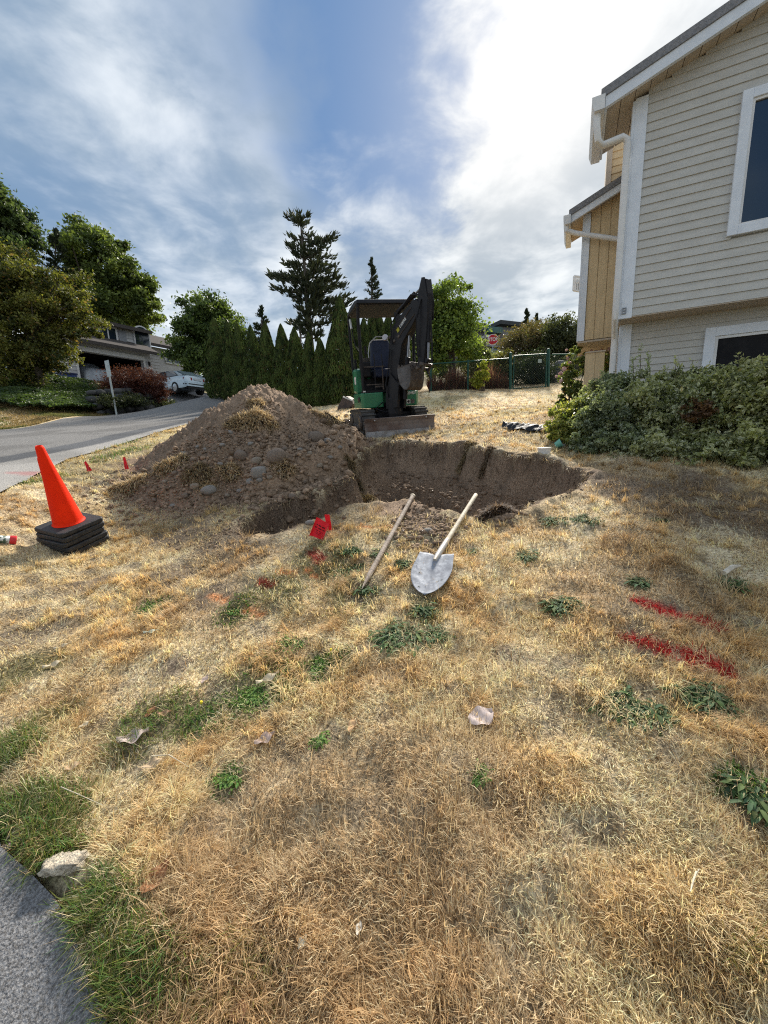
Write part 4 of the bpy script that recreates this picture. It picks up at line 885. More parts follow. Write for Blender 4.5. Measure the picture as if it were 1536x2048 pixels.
_b = M_GLS.node_tree.nodes['Principled BSDF']; _b.inputs['Base Color'].default_value = (0.012, 0.02, 0.035, 1); _b.inputs['Roughness'].default_value = 0.06; _b.inputs['Specular IOR Level'].default_value = 0.9; _b.inputs['IOR'].default_value = 1.55
M_DRK = mat('dark_void', (0.010, 0.010, 0.012), (0.018, 0.018, 0.02), 0.9)
def house():
    O = P(1240, 636, 4.9); F = Frame(O, R(90+26.0)); r = thing('yellow_house', tuple(F.w(0, 0, -1.4)), 'cream and yellow clapboard house with white trim at the right edge', 'house')
    LAP = 0.0885
    # roof line in the rake plane
    RO = -0.22
    e0 = F.px(1210, 218, RO); e1 = F.px(1500, 24, RO); sl_ = (e1[1]-e0[1])/(e1[0]-e0[0])
    def rz(a): return e0[1] + sl_*(a-e0[0])     # underside of the fascia
    wt_ = 0.115
    def clap(name, a0, a1, b, z0, z1, holes=(), roof=True, lap=LAP, mt=M_SID):
        m = MB(); z = z0
        while z < z1:
            segs = [(a0, a1)]
            for (h0, h1, g0, g1) in holes:
                if z+lap > g0+0.01 and z < g1-0.01:
                    segs = [(x0, x1) for s0, s1 in segs for x0, x1 in ((s0, min(s1, h0)), (max(s0, h1), s1)) if x1-x0 > 0.01]
            for s0, s1 in segs:
                if roof:
                    sx = e0[0] + (z+lap-e0[1]-0.10)/sl_
                    if sx > s1: continue
                    s0 = max(s0, sx)
                m.hexa([F.w(s0, b-0.017, z), F.w(s1, b-0.017, z), F.w(s1, b+0.02, z), F.w(s0, b+0.02, z), F.w(s0, b-0.004, z+lap+0.004), F.w(s1, b-0.004, z+lap+0.004), F.w(s1, b+0.02, z+lap+0.004), F.w(s0, b+0.02, z+lap+0.004)])
            z += lap
        return m.build(name, mt, r)
    # upper window
    wa0, wz1 = F.px(1487, 183, -0.03); wa1_, wz0 = F.px(1452, 474, -0.03); wa0 = (wa0+wa1_)/2; wa1 = wa0+1.25
    AEND = 4.6
    clap('siding', wt_, AEND, 0, 0.0, 5.6, holes=((wa0+0.04, wa1-0.04, wz0+0.04, wz1-0.04),))
    mm = MB(); F.box(mm, 0, AEND, 0.021, 0.15, 0.0, rz(0)-0.03)
    # gable backing (sloped top)
    mm.prism([F.w(0, 0.022, rz(0)-0.029), F.w(AEND, 0.022, rz(0)-0.029), F.w(AEND, 0.022, rz(AEND)+0.02), F.w(0, 0.022, rz(0)+0.02)], F.b*0.12); 
    # side wall, lower walls
    F.box(mm, 0.0, 0.12, 0.151, 6.0, 0.0, rz(0)-0.02); F.box(mm, 0.06, AEND, 0.34, 6.0, -2.2, -0.011); mm.build('wall', M_SID, r)
    m = MB(); F.rim(m, wa0, wa1, wz0, wz1, 0.085, -0.045, 0.02); w = m.build('window', M_WHT, r, bevel=0.004)
    m = MB(); F.rim(m, wa0+0.086, wa1-0.086, wz0+0.086, wz1-0.086, 0.022, -0.028, 0.018); m.build('sash', M_WH2, w)
    m = MB(); F.box(m, wa0+0.10, wa1-0.10, -0.006, 0.004, wz0+0.10, wz1-0.10); m.build('pane', M_GLS, w)
    # corner board
    m = MB(); F.box(m, 0, wt_, -0.028, 0.0, -0.02, rz(0)+0.02); F.box(m, -0.026, 0.0, -0.028, 0.10, -0.02, rz(0)); m.build('corner_board', M_WHT, r, bevel=0.003)
    # cantilever soffit
    m = MB(); F.box(m, 0.0, AEND, -0.012, 0.34, -0.012, -0.001); m.build('overhang_soffit', M_SOF, r)
    # lower floor
    la0, lz1 = F.px(1411, 657, 0.30); la1 = la0+1.6
    clap('lower_siding', 0.06+0.10, AEND, 0.325, -2.0, -0.03, holes=((la0+0.03, la1-0.03, lz1-1.15, lz1-0.03),), roof=False, lap=0.078)
    m = MB(); F.box(m, 0.06, 0.16, 0.295, 0.34, -2.1, -0.013); F.box(m, 0.03, 0.06, 0.295, 0.42, -2.1, -0.013); m.build('lower_corner_board', M_WHT, r, bevel=0.003)
    m = MB(); F.rim(m, la0, la1, lz1-1.2, lz1, 0.10, 0.285, 0.35); w = m.build('lower_window', M_WHT, r, bevel=0.004)
    m = MB(); F.rim(m, la0+0.101, la1-0.101, lz1-1.1, lz1-0.101, 0.03, 0.30, 0.34); m.build('sash', M_WH2, w)
    m = MB(); F.box(m, la0+0.12, la1-0.12, 0.318, 0.336, lz1-1.08, lz1-0.12); m.build('pane', M_DRK, w)
    # roof slab, fascia, soffit boards ; eave parallel to b
    ae = e0[0]; BE = F.pxa(1200, 318, ae)[0]; BE = max(BE, 0.3)
    fh = 0.105
    def slab(m, a0, a1, b0, b1, lo, hi): m.hexa([F.w(a0, b0, rz(a0)+lo), F.w(a1, b0, rz(a1)+lo), F.w(a1, b1, rz(a1)+lo), F.w(a0, b1, rz(a0)+lo), F.w(a0, b0, rz(a0)+hi), F.w(a1, b0, rz(a1)+hi), F.w(a1, b1, rz(a1)+hi), F.w(a0, b1, rz(a0)+hi)])
    m = MB(); slab(m, ae, AEND, RO-0.02, RO+0.02, 0.0, fh); m.build('rake_board', M_WHT, r)
    rf = MB(); slab(rf, ae-0.045, AEND, RO-0.035, BE, fh+0.002, fh+0.085)
    for k in range(0):
        a0 = ae-0.04+k*0.14
        rf.hexa([F.w(a0, RO-0.05, rz(a0)+fh+0.148), F.w(a0+0.14, RO-0.05, rz(a0+0.14)+fh+0.136), F.w(a0+0.14, BE, rz(a0+0.14)+fh+0.136), F.w(a0, BE, rz(a0)+fh+0.148), F.w(a0, RO-0.05, rz(a0)+fh+0.164), F.w(a0+0.14, RO-0.05, rz(a0+0.14)+fh+0.152), F.w(a0+0.14, BE, rz(a0+0.14)+fh+0.152), F.w(a0, BE, rz(a0)+fh+0.164)])
    rf.build('roof', M_ROF, r)
    m = MB(); k = 0; b = RO+0.021
    for i in range(26):
        a0 = ae+0.02+i*0.135
        if a0 > AEND-0.2: break
        slab(m, a0, a0+0.128, RO+0.021, min(BE, 0.0) if a0 > 0 else BE-0.01, 0.035, 0.05)
    slab(m, ae+0.01, AEND, RO+0.022, BE-0.012, 0.051, fh)
    m.build('eave_soffit', M_SOF, r)
    # box gutter along the eave
    m = MB(); za = rz(ae); g0 = ae-0.13
    prof = [(ae-0.004, -0.02), (g0+0.03, -0.02), (g0, 0.06), (g0, 0.115), (g0+0.012, 0.115), (g0+0.014, 0.06), (g0+0.036, -0.006), (ae-0.016, -0.006), (ae-0.016, 0.115), (ae-0.004, 0.115)]
    m.prism([F.w(a, RO-0.05, za+z) for a, z in prof], F.b*(BE-RO+0.07)); m.prism([F.w(a, RO-0.051, za+z) for a, z in ((ae-0.004, -0.02), (g0+0.03, -0.02), (g0, 0.06), (g0, 0.115), (ae-0.004, 0.115))], F.b*0.004)
    m.build('gutter', M_WH2, r)
    m = MB(); F.box(m, ae-0.003, ae+0.02, RO, BE, 0, 0.0) if False else None
    m.hexa([F.w(ae-0.003, RO+0.022, za-0.01), F.w(ae+0.02, RO+0.022, za-0.01), F.w(ae+0.02, BE, za-0.01), F.w(ae-0.003, BE, za-0.01), F.w(ae-0.003, RO+0.022, za+0.12), F.w(ae+0.02, RO+0.022, za+0.12), F.w(ae+0.02, BE, za+0.12), F.w(ae-0.003, BE, za+0.12)]); m.build('fascia', M_WHT, r)
    # main downspout
    d0 = F.w(ae-0.07, RO+0.02, za-0.02); c = -0.055
    zc = F.px(1250, 284, -0.06)[1]
    pts = [d0, d0-UP*0.10, F.w(ae-0.05, RO+0.04, zc+0.03), F.w(ae+0.0, RO+0.10, zc), F.w(c-0.05, -0.075, zc+0.045), F.w(c-0.005, -0.065, zc+0.01), F.w(c, -0.06, zc-0.05), F.w(c, -0.06, 0.10), F.w(c, -0.05, 0.0), F.w(c+0.03, 0.24, -0.16), F.w(c+0.03, 0.265, -0.26), F.w(c+0.03, 0.265, -1.6)]
    MB().tube(pts, 0.036, 10).build('downspout', M_WH2, r, smooth=True)
    # bay on the side wall
    bb = 0.92
    bz0 = F.px(1158, 682, bb)[1]; bl = F.px(1157, 682, bb)[0]; bl2, bzt = F.px(1170, 440, bb); bl = (bl+bl2)/2
    q0 = F.px(1142, 446, bb-0.16); q1 = F.px(1243, 381, bb-0.16); s2 = (q1[1]-q0[1])/(q1[0]-q0[0])
    def bz(a): return q0[1]+s2*(a-q0[0])
    bd = 1.0
    m = MB(); n = 3; wdt = (0-bl)
    for i in range(n):
        a0 = bl+0.075+(wdt-0.075)*i/n+0.005; a1 = bl+0.075+(wdt-0.075)*(i+1)/n-0.005
        m.prism([F.w(a0, bb-0.012, bz0), F.w(a1, bb-0.012, bz0), F.w(a1, bb-0.012, bz(a1)+0.05), F.w(a0, bb-0.012, bz(a0)+0.05)], F.b*0.01)
    m.prism([F.w(bl, bb, bz0), F.w(0.0, bb, bz0), F.w(0.0, bb, bz(0)+0.05), F.w(bl, bb, bz(bl)+0.05)], F.b*bd); m.build('bay', M_T11, r)
    m = MB(); F.box(m, bl-0.005, bl+0.07, bb-0.03, bb-0.0125, bz0-0.01, bz(bl)+0.05); F.box(m, bl-0.025, bl-0.001, bb-0.03, bb+0.06, bz0-0.01, bz(bl)+0.05); m.build('bay_corner_board', M_WHT, r)
    m = MB(); F.box(m, bl-0.01, 0.03, bb-0.02, bb+bd, bz0-0.035, bz0-0.011); m.build('bay_floor', M_SOF, r)
    def slab2(m, a0, a1, b0, b1, lo, hi): m.hexa([F.w(a0, b0, bz(a0)+lo), F.w(a1, b0, bz(a1)+lo), F.w(a1, b1, bz(a1)+lo), F.w(a0, b1, bz(a0)+lo), F.w(a0, b0, bz(a0)+hi), F.w(a1, b0, bz(a1)+hi), F.w(a1, b1, bz(a1)+hi), F.w(a0, b1, bz(a0)+hi)])
    ba = q0[0]; B1 = bb+bd*0.55
    m = MB(); slab2(m, ba, -0.0, bb-0.18, bb-0.15, 0, 0.085); m.build('bay_rake_board', M_WHT, r)
    m = MB(); slab2(m, ba-0.03, 0.02, bb-0.2, B1, 0.087, 0.16); m.build('bay_roof', M_ROF, r)
    m = MB(); slab2(m, ba, 0.0, bb-0.149, B1-0.01, 0.04, 0.085); m.build('bay_soffit', M_SOF, r)
    zb = bz(ba); m = MB(); m.prism([F.w(a, bb-0.21, zb+z) for a, z in ((ba-0.003, -0.02), (ba-0.07, -0.02), (ba-0.095, 0.05), (ba-0.095, 0.09), (ba-0.003, 0.09))], F.b*(B1-bb+0.22)); m.build('bay_gutter', M_WH2, r)
    e = [F.w(ba-0.05, bb-0.14, zb-0.01), F.w(ba-0.05, bb-0.14, zb-0.08), F.w(ba-0.02, bb-0.13, zb-0.125), F.w(ba+0.05, bb-0.11, zb-0.135), F.w(-0.12, 0.06, F.px(1238, 478, 0.0)[1]-0.0)]
    e[-1] = F.w(-0.09, bb-0.12, zb-0.135)
    q = F.px(1240, 479, bb-0.12); e[-1] = F.w(q[0], bb-0.12, q[1]); q = F.px(1150, 466, bb-0.12); e[3] = F.w(q[0], bb-0.12, q[1]); q = F.px(1138, 462, bb-0.13); e[2] = F.w(q[0], bb-0.13, q[1])
    MB().tube(e, 0.03, 10).build('bay_downspout', M_WH2, r, smooth=True)
    # recessed wall above the bay
    rb = 1.15; ra, _ = F.px(1217, 340, rb); m = MB(); z = bz(0)-0.3
    while z < rz(0)+0.3:
        m.hexa([F.w(ra+0.03, rb-0.012, z), F.w(-0.001, rb-0.012, z), F.w(-0.001, rb+0.3, z), F.w(ra+0.03, rb+0.3, z), F.w(ra+0.03, rb, z+LAP), F.w(-0.001, rb, z+LAP), F.w(-0.001, rb+0.3, z+LAP), F.w(ra+0.03, rb+0.3, z+LAP)]); z += LAP
    m.build('rear_siding', M_T11, r); m = MB(); F.box(m, ra-0.03, ra+0.035, rb-0.03, rb+0.3, bz(0)-0.3, rz(0)+0.3); m.build('rear_corner_board', M_SOF, r)
    # number plaque like bracket on the corner board
    q = F.px(1248, 622, -0.03); m = MB(); F.rim(m, q[0]-0.022, q[0]+0.022, q[1]-0.035, q[1]+0.035, 0.01, -0.04, -0.0281); F.box(m, q[0]-0.012, q[0]+0.012, -0.036, -0.0281, q[1]-0.006, q[1]+0.006); m.build('hose_bracket', mat('bracket_grey', (0.3, 0.31, 0.33), None, 0.5, 0.5), r)
    return F
HF = house()
def small_house_items():
    # beige panel post among the roses
    b = P(1186, 790, 5.45); t = P(1186, 705, 5.45); F = Frame(b, R(90+22))
    r = thing('panel_post', tuple(b), 'beige grooved wooden panel box standing among roses beneath the bay', 'utility cover')
    zt = (t-b).z; m = MB(); F.box(m, -0.115, -0.004, 0.0, 0.10, -0.35, zt); F.box(m, 0.004, 0.11, 0.0, 0.10, -0.35, zt); F.box(m, -0.11, 0.105, 0.006, 0.095, -0.34, zt-0.004); m.build('panel', M_T11, r)
    m = MB(); F.box(m, -0.122, 0.118, -0.015, 0.115, zt+0.001, zt+0.018); m.build('cap', M_SOF, r)
    m = MB(); F.box(m, -0.115, -0.07, -0.03, -0.001, 0.00, 0.07); F.box(m, -0.03, 0.015, -0.03, -0.001, 0.0, 0.06); m.tube([F.w(-0.09, -0.02, 0.0), F.w(-0.08, -0.06, -0.06), F.w(0.0, -0.03, -0.03)], 0.012, 6); m.build('outlet', M_DRK, r)
    # small pale balcony rail seen past the bay
    b = P(1152, 582, 9.5); r = thing('balcony_rail', tuple(b), 'small white slatted balcony rail showing past the left edge of the bay', 'railing')
    m = MB(); x0 = P(1147, 581, 9.5); x1 = P(1166, 584, 9.5); w = (x1-x0).length; d = (x1-x0).normalized()
    h = (P(1148, 552, 9.5)-P(1147, 581, 9.5)).z
    m.tube([x0, x1], 0.02, 6); m.tube([x0+UP*h, x1+UP*h], 0.024, 6); m.tube([x0+UP*h*0.6, x1+UP*h*0.6], 0.014, 6)
    for k in range(6): m.tube([x0+d*(w*k/5), x0+d*(w*k/5)+UP*h], 0.016 if k else 0.024, 6)
    m.build('rails', M_WH2, r); m = MB(); m.hexa([x0+d*0.05+V((0, 0.05, 0.05)), x1+V((0, 0.05, 0.05)), x1+V((0, 0.06, 0.05)), x0+d*0.05+V((0, 0.06, 0.05)), x0+d*0.05+V((0, 0.05, h-0.04)), x1+V((0, 0.05, h-0.04)), x1+V((0, 0.06, h-0.04)), x0+d*0.05+V((0, 0.06, h-0.04))]); m.build('screen', mat('rail_screen', (0.45, 0.48, 0.5)), r)
small_house_items()
# ================================================================ neighbour house
def neighbour():
    O = P(262, 771, 27.0); F = Frame(O, R(31)); 
    M_W = mat('lap_grey', (0.46, 0.46, 0.48), (0.40, 0.40, 0.42), 0.8, scale=3); M_TR = mat('trim_grey', (0.6, 0.6, 0.62), (0.52, 0.52, 0.54), 0.7); M_RF = mat('shingle_brown', (0.075, 0.065, 0.062), (0.045, 0.04, 0.038), 0.95, scale=14, bump=0.5)
    r = thing('neighbour_house', tuple(O), 'grey two storey house with open dark garage across the road', 'house')
    A = lambda u, v, b=0: F.px(u, v, b)
    a0 = A(118, 790)[0]; ag0 = A(163, 770)[0]; ag1 = A(291, 760)[0]; a1 = A(303, 740)[0]
    zg = A(228, 712)[1]; zl = A(256, 697)[1]; zt = A(238, 649)[1]; zb = -1.2
    def lapbox(m, x0, x1, b0, b1, z0, z1, lap=0.22):
        z = z0
        while z < z1-0.01:
            zz = min(z+lap, z1); m.hexa([F.w(x0, b0-0.03, z), F.w(x1, b0-0.03, z), F.w(x1, b1, z), F.w(x0, b1, z), F.w(x0, b0, zz), F.w(x1, b0, zz), F.w(x1, b1, zz), F.w(x0, b1, zz)]); z += lap
    m = MB(); lapbox(m, a0, ag0, 0, 0.3, zb, zg); lapbox(m, ag1, a1, 0, 0.3, zb, zg); lapbox(m, a0, a1, 0, 0.3, zg, zl+0.1)
    lapbox(m, A(150, 640, 0.9)[0], A(300, 690, 0.9)[0], 0.9, 1.2, zl, zt); m.build('wall', M_W, r)
    m = MB(); F.box(m, a0, a1, 6.5, 6.7, zb, zl); F.box(m, a0, a0+0.2, 0.31, 6.5, zb, zl); F.box(m, a1-0.2, a1, 0.31, 6.5, zb, zl); F.box(m, a0, a1, 0.31, 6.5, zg+0.2, zg+0.4); m.build('garage_interior', M_DRK, r)
    m = MB(); F.box(m, ag0-0.12, ag0, -0.06, 0.1, zb, zg); F.box(m, ag1, ag1+0.12, -0.06, 0.1, zb, zg); F.box(m, ag0-0.12, ag1+0.12, -0.07, 0.1, zg+0.002, zg+0.26); m.build('garage_frame', M_TR, r)
    # roofs
    def roof(x0, x1, b0, z0, dep, rise, name='roof', th=0.22):
        m = MB(); m.hexa([F.w(x0, b0, z0), F.w(x1, b0, z0), F.w(x1, b0+dep, z0+rise), F.w(x0, b0+dep, z0+rise), F.w(x0, b0, z0+th), F.w(x1, b0, z0+th), F.w(x1, b0+dep, z0+rise+th), F.w(x0, b0+dep, z0+rise+th)]); return m.build(name, M_RF, r)
    ue = F.px(304, 662, 0.4); roof(F.px(140, 612, 0.4)[0], ue[0], 0.4, zt-0.05, 4.5, 1.1)
    roof(a0-0.4, F.px(318, 707, -0.6)[0], -0.6, zl-0.25, 1.6, 0.75, 'porch_roof', 0.2)
    # upper windows
    def win(u0, v0, u1, v1, b, n=2, name='window', mul=True):
        x0, z1 = F.px(u0, v0, b); x1, z0 = F.px(u1, v1, b); z1b = F.px(u1, v0, b)[1]
        m = MB(); F.rim(m, x0, x1, z0, z1, 0.09, b-0.07, b+0.02)
        for k in range(1, n): xx = x0+(x1-x0)*k/n; F.box(m, xx-0.04, xx+0.04, b-0.06, b+0.01, z0+0.09, z1-0.09)
        w = m.build(name, M_TR, r); m = MB(); F.box(m, x0+0.08, x1-0.08, b-0.04, b+0.015, z0+0.08, z1-0.08); m.build('pane', M_GLS, w); return w
    win(194, 648, 236, 684, 0.87)
    xa, za = F.px(283, 673, 0.87); m = MB(); g = MB(); ww = 0.55
    arc = lambda s: [F.w(xa+ww*s*math.cos(t), 0.80, za+0.15+ww*s*math.sin(t)) for t in np.linspace(0, math.pi, 12)]
    m.prism(arc(1.0)+[F.w(xa-ww, 0.80, za-0.75), F.w(xa+ww, 0.80, za-0.75)], F.b*0.07); g.prism([p-F.b*0.02 for p in arc(0.84)]+[F.w(xa-ww*0.84, 0.78, za-0.66), F.w(xa+ww*0.84, 0.78, za-0.66)], F.b*0.03)
    w = m.build('arched_window', M_TR, r); g.build('pane', M_GLS, w)
    m = MB(); x = F.px(240, 665, 0.85)[0]; F.box(m, x-0.1, x+0.35, 0.82, 0.92, zl+0.3, zt-0.1); m.build('shutter', mat('shutter_grey', (0.25, 0.26, 0.29)), r)
    p = F.w(F.px(297, 728)[0], -0.12, F.px(297, 728)[1]); m = MB(); m.lathe([(0.02, 0.16), (0.09, 0.1), (0.07, -0.1), (0.02, -0.14)], p, n=8); m.tube([p+F.b*0.12+UP*0.05, p+UP*0.16], 0.015, 5); m.build('wall_lamp', M_DRK, r)
    # right wing
    wb = 1.5; x0 = F.px(300, 720, wb)[0]; x1 = F.px(399, 740, wb)[0]; z1 = F.px(340, 700, wb)[1]
    m = MB(); lapbox(m, x0, F.px(318, 720, wb)[0], wb, wb+0.3, zb, z1); F.box(m, F.px(318, 720, wb)[0], x1, wb, wb+0.3, zb, z1); F.box(m, x1-0.3, x1, wb+0.31, wb+6, zb, z1); m.build('wing_wall', M_W, r)
    roof(x0-0.5, F.px(378, 706, wb-0.6)[0]+0.6, wb-0.6, z1-0.1, 3.5, 1.5, 'wing_roof'); win(328, 703, 379, 734, wb-0.03, 3)
    # white garage tenant: shrouded car, bins, sedan
    cx, cz = F.px(193, 766, 1.2); c0 = F.w(cx, 2.6, 0); c0.z = O.z + 0.1
    rr = thing('covered_car', tuple(c0), 'car under a silver grey cloth cover inside the open garage', 'car')
    n = 26; VV = []; cl = [(-2.2, 0.05), (-2.15, 0.6), (-1.9, 0.82), (-1.2, 0.95), (-0.7, 1.32), (0.2, 1.42), (0.9, 1.3), (1.6, 0.95), (2.1, 0.85), (2.25, 0.5), (2.25, 0.05)]
    for (l, h) in cl:
        for j in range(n+1):
            t = j/n*2-1; hh = h*(1-abs(t)**4*0.55) if abs(t) < 0.98 else 0.05; ww_ = 0.92*(1-0.2*max(0, h-0.9)); k = 0.02*math.sin(j*2.1+l*3)
            VV.append(c0 + F.b*(l+0.0) + F.a*(t*ww_+k) + UP*(hh+k))
    npmesh('cover', np.array([tuple(q) for q in VV]), [grid_faces(n+1, len(cl))], mat('cloth_silver', (0.42, 0.46, 0.52), (0.33, 0.36, 0.42), 0.5, scale=3, bump=0.5, bscale=5), rr, smooth=True)
    for (u, lab, k) in ((130, 'left blue wheelie bin beside the garage', 0), (141, 'right blue wheelie bin beside the garage', 1)):
        p = F.w(F.px(u, 770, -0.5)[0], -0.5-0.0, F.px(u, 771, -0.5)[1]-0.35); b_ = thing('wheelie_bin', tuple(p), lab, 'bin', 'blue bins'); m = MB()
        m.hexa([p+F.a*x*s+F.b*y*s+UP*z for z, s in ((0.08, 0.8), (0.95, 1.0)) for x, y in ((-0.28, -0.3), (0.28, -0.3), (0.28, 0.3), (-0.28, 0.3))]); m.build('bin_body', mat('bin_blue', (0.03, 0.06, 0.22), (0.025, 0.05, 0.18), 0.5), b_)
        m = MB(); m.hexa([p+F.a*x+F.b*y+UP*z for z in (0.955, 1.03) for x, y in ((-0.31, -0.34), (0.31, -0.34), (0.29, 0.33), (-0.29, 0.33))]); m.build('lid', mat('bin_lid', (0.02, 0.03, 0.10)), b_)
    return F
NF = neighbour()
def car():
    p = P(352, 787, 24.2); p.z = float(TB(p.x, p.y))+0.02; h = V((-0.86, 0.50, 0.03)).normalized(); s = V((h.y, -h.x, 0))
    # z from the pixel of the rear tyre
    p.z = P(365, 790, 24.2).z
    r = thing('parked_sedan', tuple(p), 'silver sedan parked on the driveway in front of the grey house', 'car')
    M_C = mat('car_silver', (0.36, 0.44, 0.50), (0.34, 0.42, 0.48), 0.25, 0.5, spec=0.6, coat=0.6); M_BK = mat('car_black', (0.015, 0.015, 0.017), None, 0.6)
    def w(l, a, z): return p + (h*l + s*a + UP*z)*0.93
    def loft(secs, m):
        b = len(m.v); n = len(secs[0])
        for q in secs: m.v += [tuple(w(*x)) for x in q]
        for i in range(len(secs)-1):
            for j in range(n): m.f.append((b+i*n+j, b+i*n+(j+1) % n, b+(i+1)*n+(j+1) % n, b+(i+1)*n+j))
        m.f.append(tuple(range(b, b+n))); m.f.append(tuple(range(b+(len(secs)-1)*n, b+len(secs)*n)))
    def sec(l, wd, z0, z1): return [(l, -wd, z0), (l, -wd*1.02, (z0+z1)*0.55), (l, -wd*0.93, z1-0.04), (l, -wd*0.7, z1), (l, wd*0.7, z1), (l, wd*0.93, z1-0.04), (l, wd*1.02, (z0+z1)*0.55), (l, wd, z0)]
    m = MB(); loft([sec(-2.35, 0.74, 0.42, 0.80), sec(-2.28, 0.84, 0.28, 0.98), sec(-1.5, 0.89, 0.24, 1.01), sec(-0.4, 0.9, 0.22, 0.96), sec(0.9, 0.9, 0.22, 0.93), sec(1.7, 0.86, 0.25, 0.84), sec(2.25, 0.74, 0.32, 0.66)], m); m.build('body', M_C, r, smooth=True)
    m = MB(); loft([sec(-1.85, 0.70, 0.99, 1.02), sec(-1.15, 0.66, 0.97, 1.36), sec(-0.3, 0.66, 0.96, 1.42), sec(0.35, 0.66, 0.94, 1.38), sec(1.15, 0.70, 0.9, 0.95)], m); cab = m.build('cabin', M_C, r, smooth=True)
    m = MB(); m.poly([w(-1.86, -0.58, 1.035), w(-1.86, 0.58, 1.035), w(-1.22, 0.50, 1.365), w(-1.22, -0.50, 1.365)])
    m.build('rear_window', mat('car_glass', (0.45, 0.55, 0.60), (0.3, 0.4, 0.45), 0.08, 0.6), r)
    for sd in (-1, 1):
        m = MB(); m.poly([w(-1.45, sd*0.735, 1.03), w(-0.35, sd*0.735, 1.0), w(-0.35, sd*0.70, 1.34), w(-1.05, sd*0.69, 1.32)]); m.poly([w(-0.25, sd*0.735, 1.0), w(0.85, sd*0.735, 0.97), w(0.35, sd*0.70, 1.33), w(-0.25, sd*0.70, 1.35)]); m.build('side_window', M_GLS, r)
        m = MB(); m.hexa([w(l, sd*a, z) for z in (0.70, 0.86) for l, a in ((-2.38, 0.38), (-2.20, 0.86), (-2.15, 0.84), (-2.32, 0.36))]); m.build('tail_light', mat('tail_red', (0.22, 0.01, 0.012), None, 0.3), r)
        for l in (-1.35, 1.4):
            c = w(l, sd*0.80, 0.32); m = MB(); m.lathe([(0.20, 0.10), (0.30, 0.10), (0.32, 0.07), (0.32, -0.09), (0.30, -0.1), (0.0, -0.1)], c, s*sd, 20); t = m.build('wheel', M_BK, r, smooth=True); MB().lathe([(0.0, 0.095), (0.19, 0.09), (0.20, 0.10)], c, s*sd, 14).build('rim', mat('rim_grey', (0.4, 0.4, 0.42), None, 0.3, 0.8), t)
    m = MB(); m.hexa([w(l, a, z) for z in (0.34, 0.60) for l, a in ((-2.46, -0.72), (-2.46, 0.72), (-2.2, 0.88), (-2.2, -0.88))]); m.build('bumper', M_C, r, bevel=0.02)
    m = MB(); m.hexa([w(l, a, z) for z in (0.44, 0.5) for l, a in ((-2.475, -0.70), (-2.475, 0.70), (-2.2, 0.9), (-2.2, -0.9))]); m.hexa([w(l, a, z) for z in (0.22, 0.335) for l, a in ((-2.38, -0.7), (-2.38, 0.7), (-2.1, 0.8), (-2.1, -0.8))]); m.build('bumper_strip', M_BK, r)
    m = MB(); m.hexa([w(l, a, z) for z in (0.72, 0.84) for l, a in ((-2.40, -0.26), (-2.40, 0.26), (-2.36, 0.26), (-2.36, -0.26))]); m.build('licence_plate', mat('plate', (0.5, 0.55, 0.6), None, 0.5), r)
car()
def signpost():
    b = P(235, 838, 16.3); t = P(213, 722, 16.3); gz = float(TB(b.x, b.y)); ax = (t-b).normalized(); L = (t-b).length
    r = thing('sign_post', tuple(b), 'leaning grey road sign on a thin pole seen edge on, across the road', 'road sign')
    MB().tube([b-ax*0.4, t-ax*0.05], 0.035, 8).build('pole', mat('galvanised', (0.42, 0.46, 0.46), (0.35, 0.38, 0.38), 0.5, 0.4), r)
    m = MB(); s = V((1, -0.55, 0)).normalized(); f = V((0.55, 1, 0)).normalized(); m.hexa([t - ax*k + s*a + f*bb - V((0, 0, 0)) for k in (0.62, 0.0) for a, bb in ((-0.05, -0.06), (0.24, -0.06), (0.24, -0.045), (-0.05, -0.045))]); m.build('sign_panel', mat('sign_back', (0.50, 0.56, 0.58), (0.44, 0.5, 0.52), 0.5, 0.2), r)
signpost()
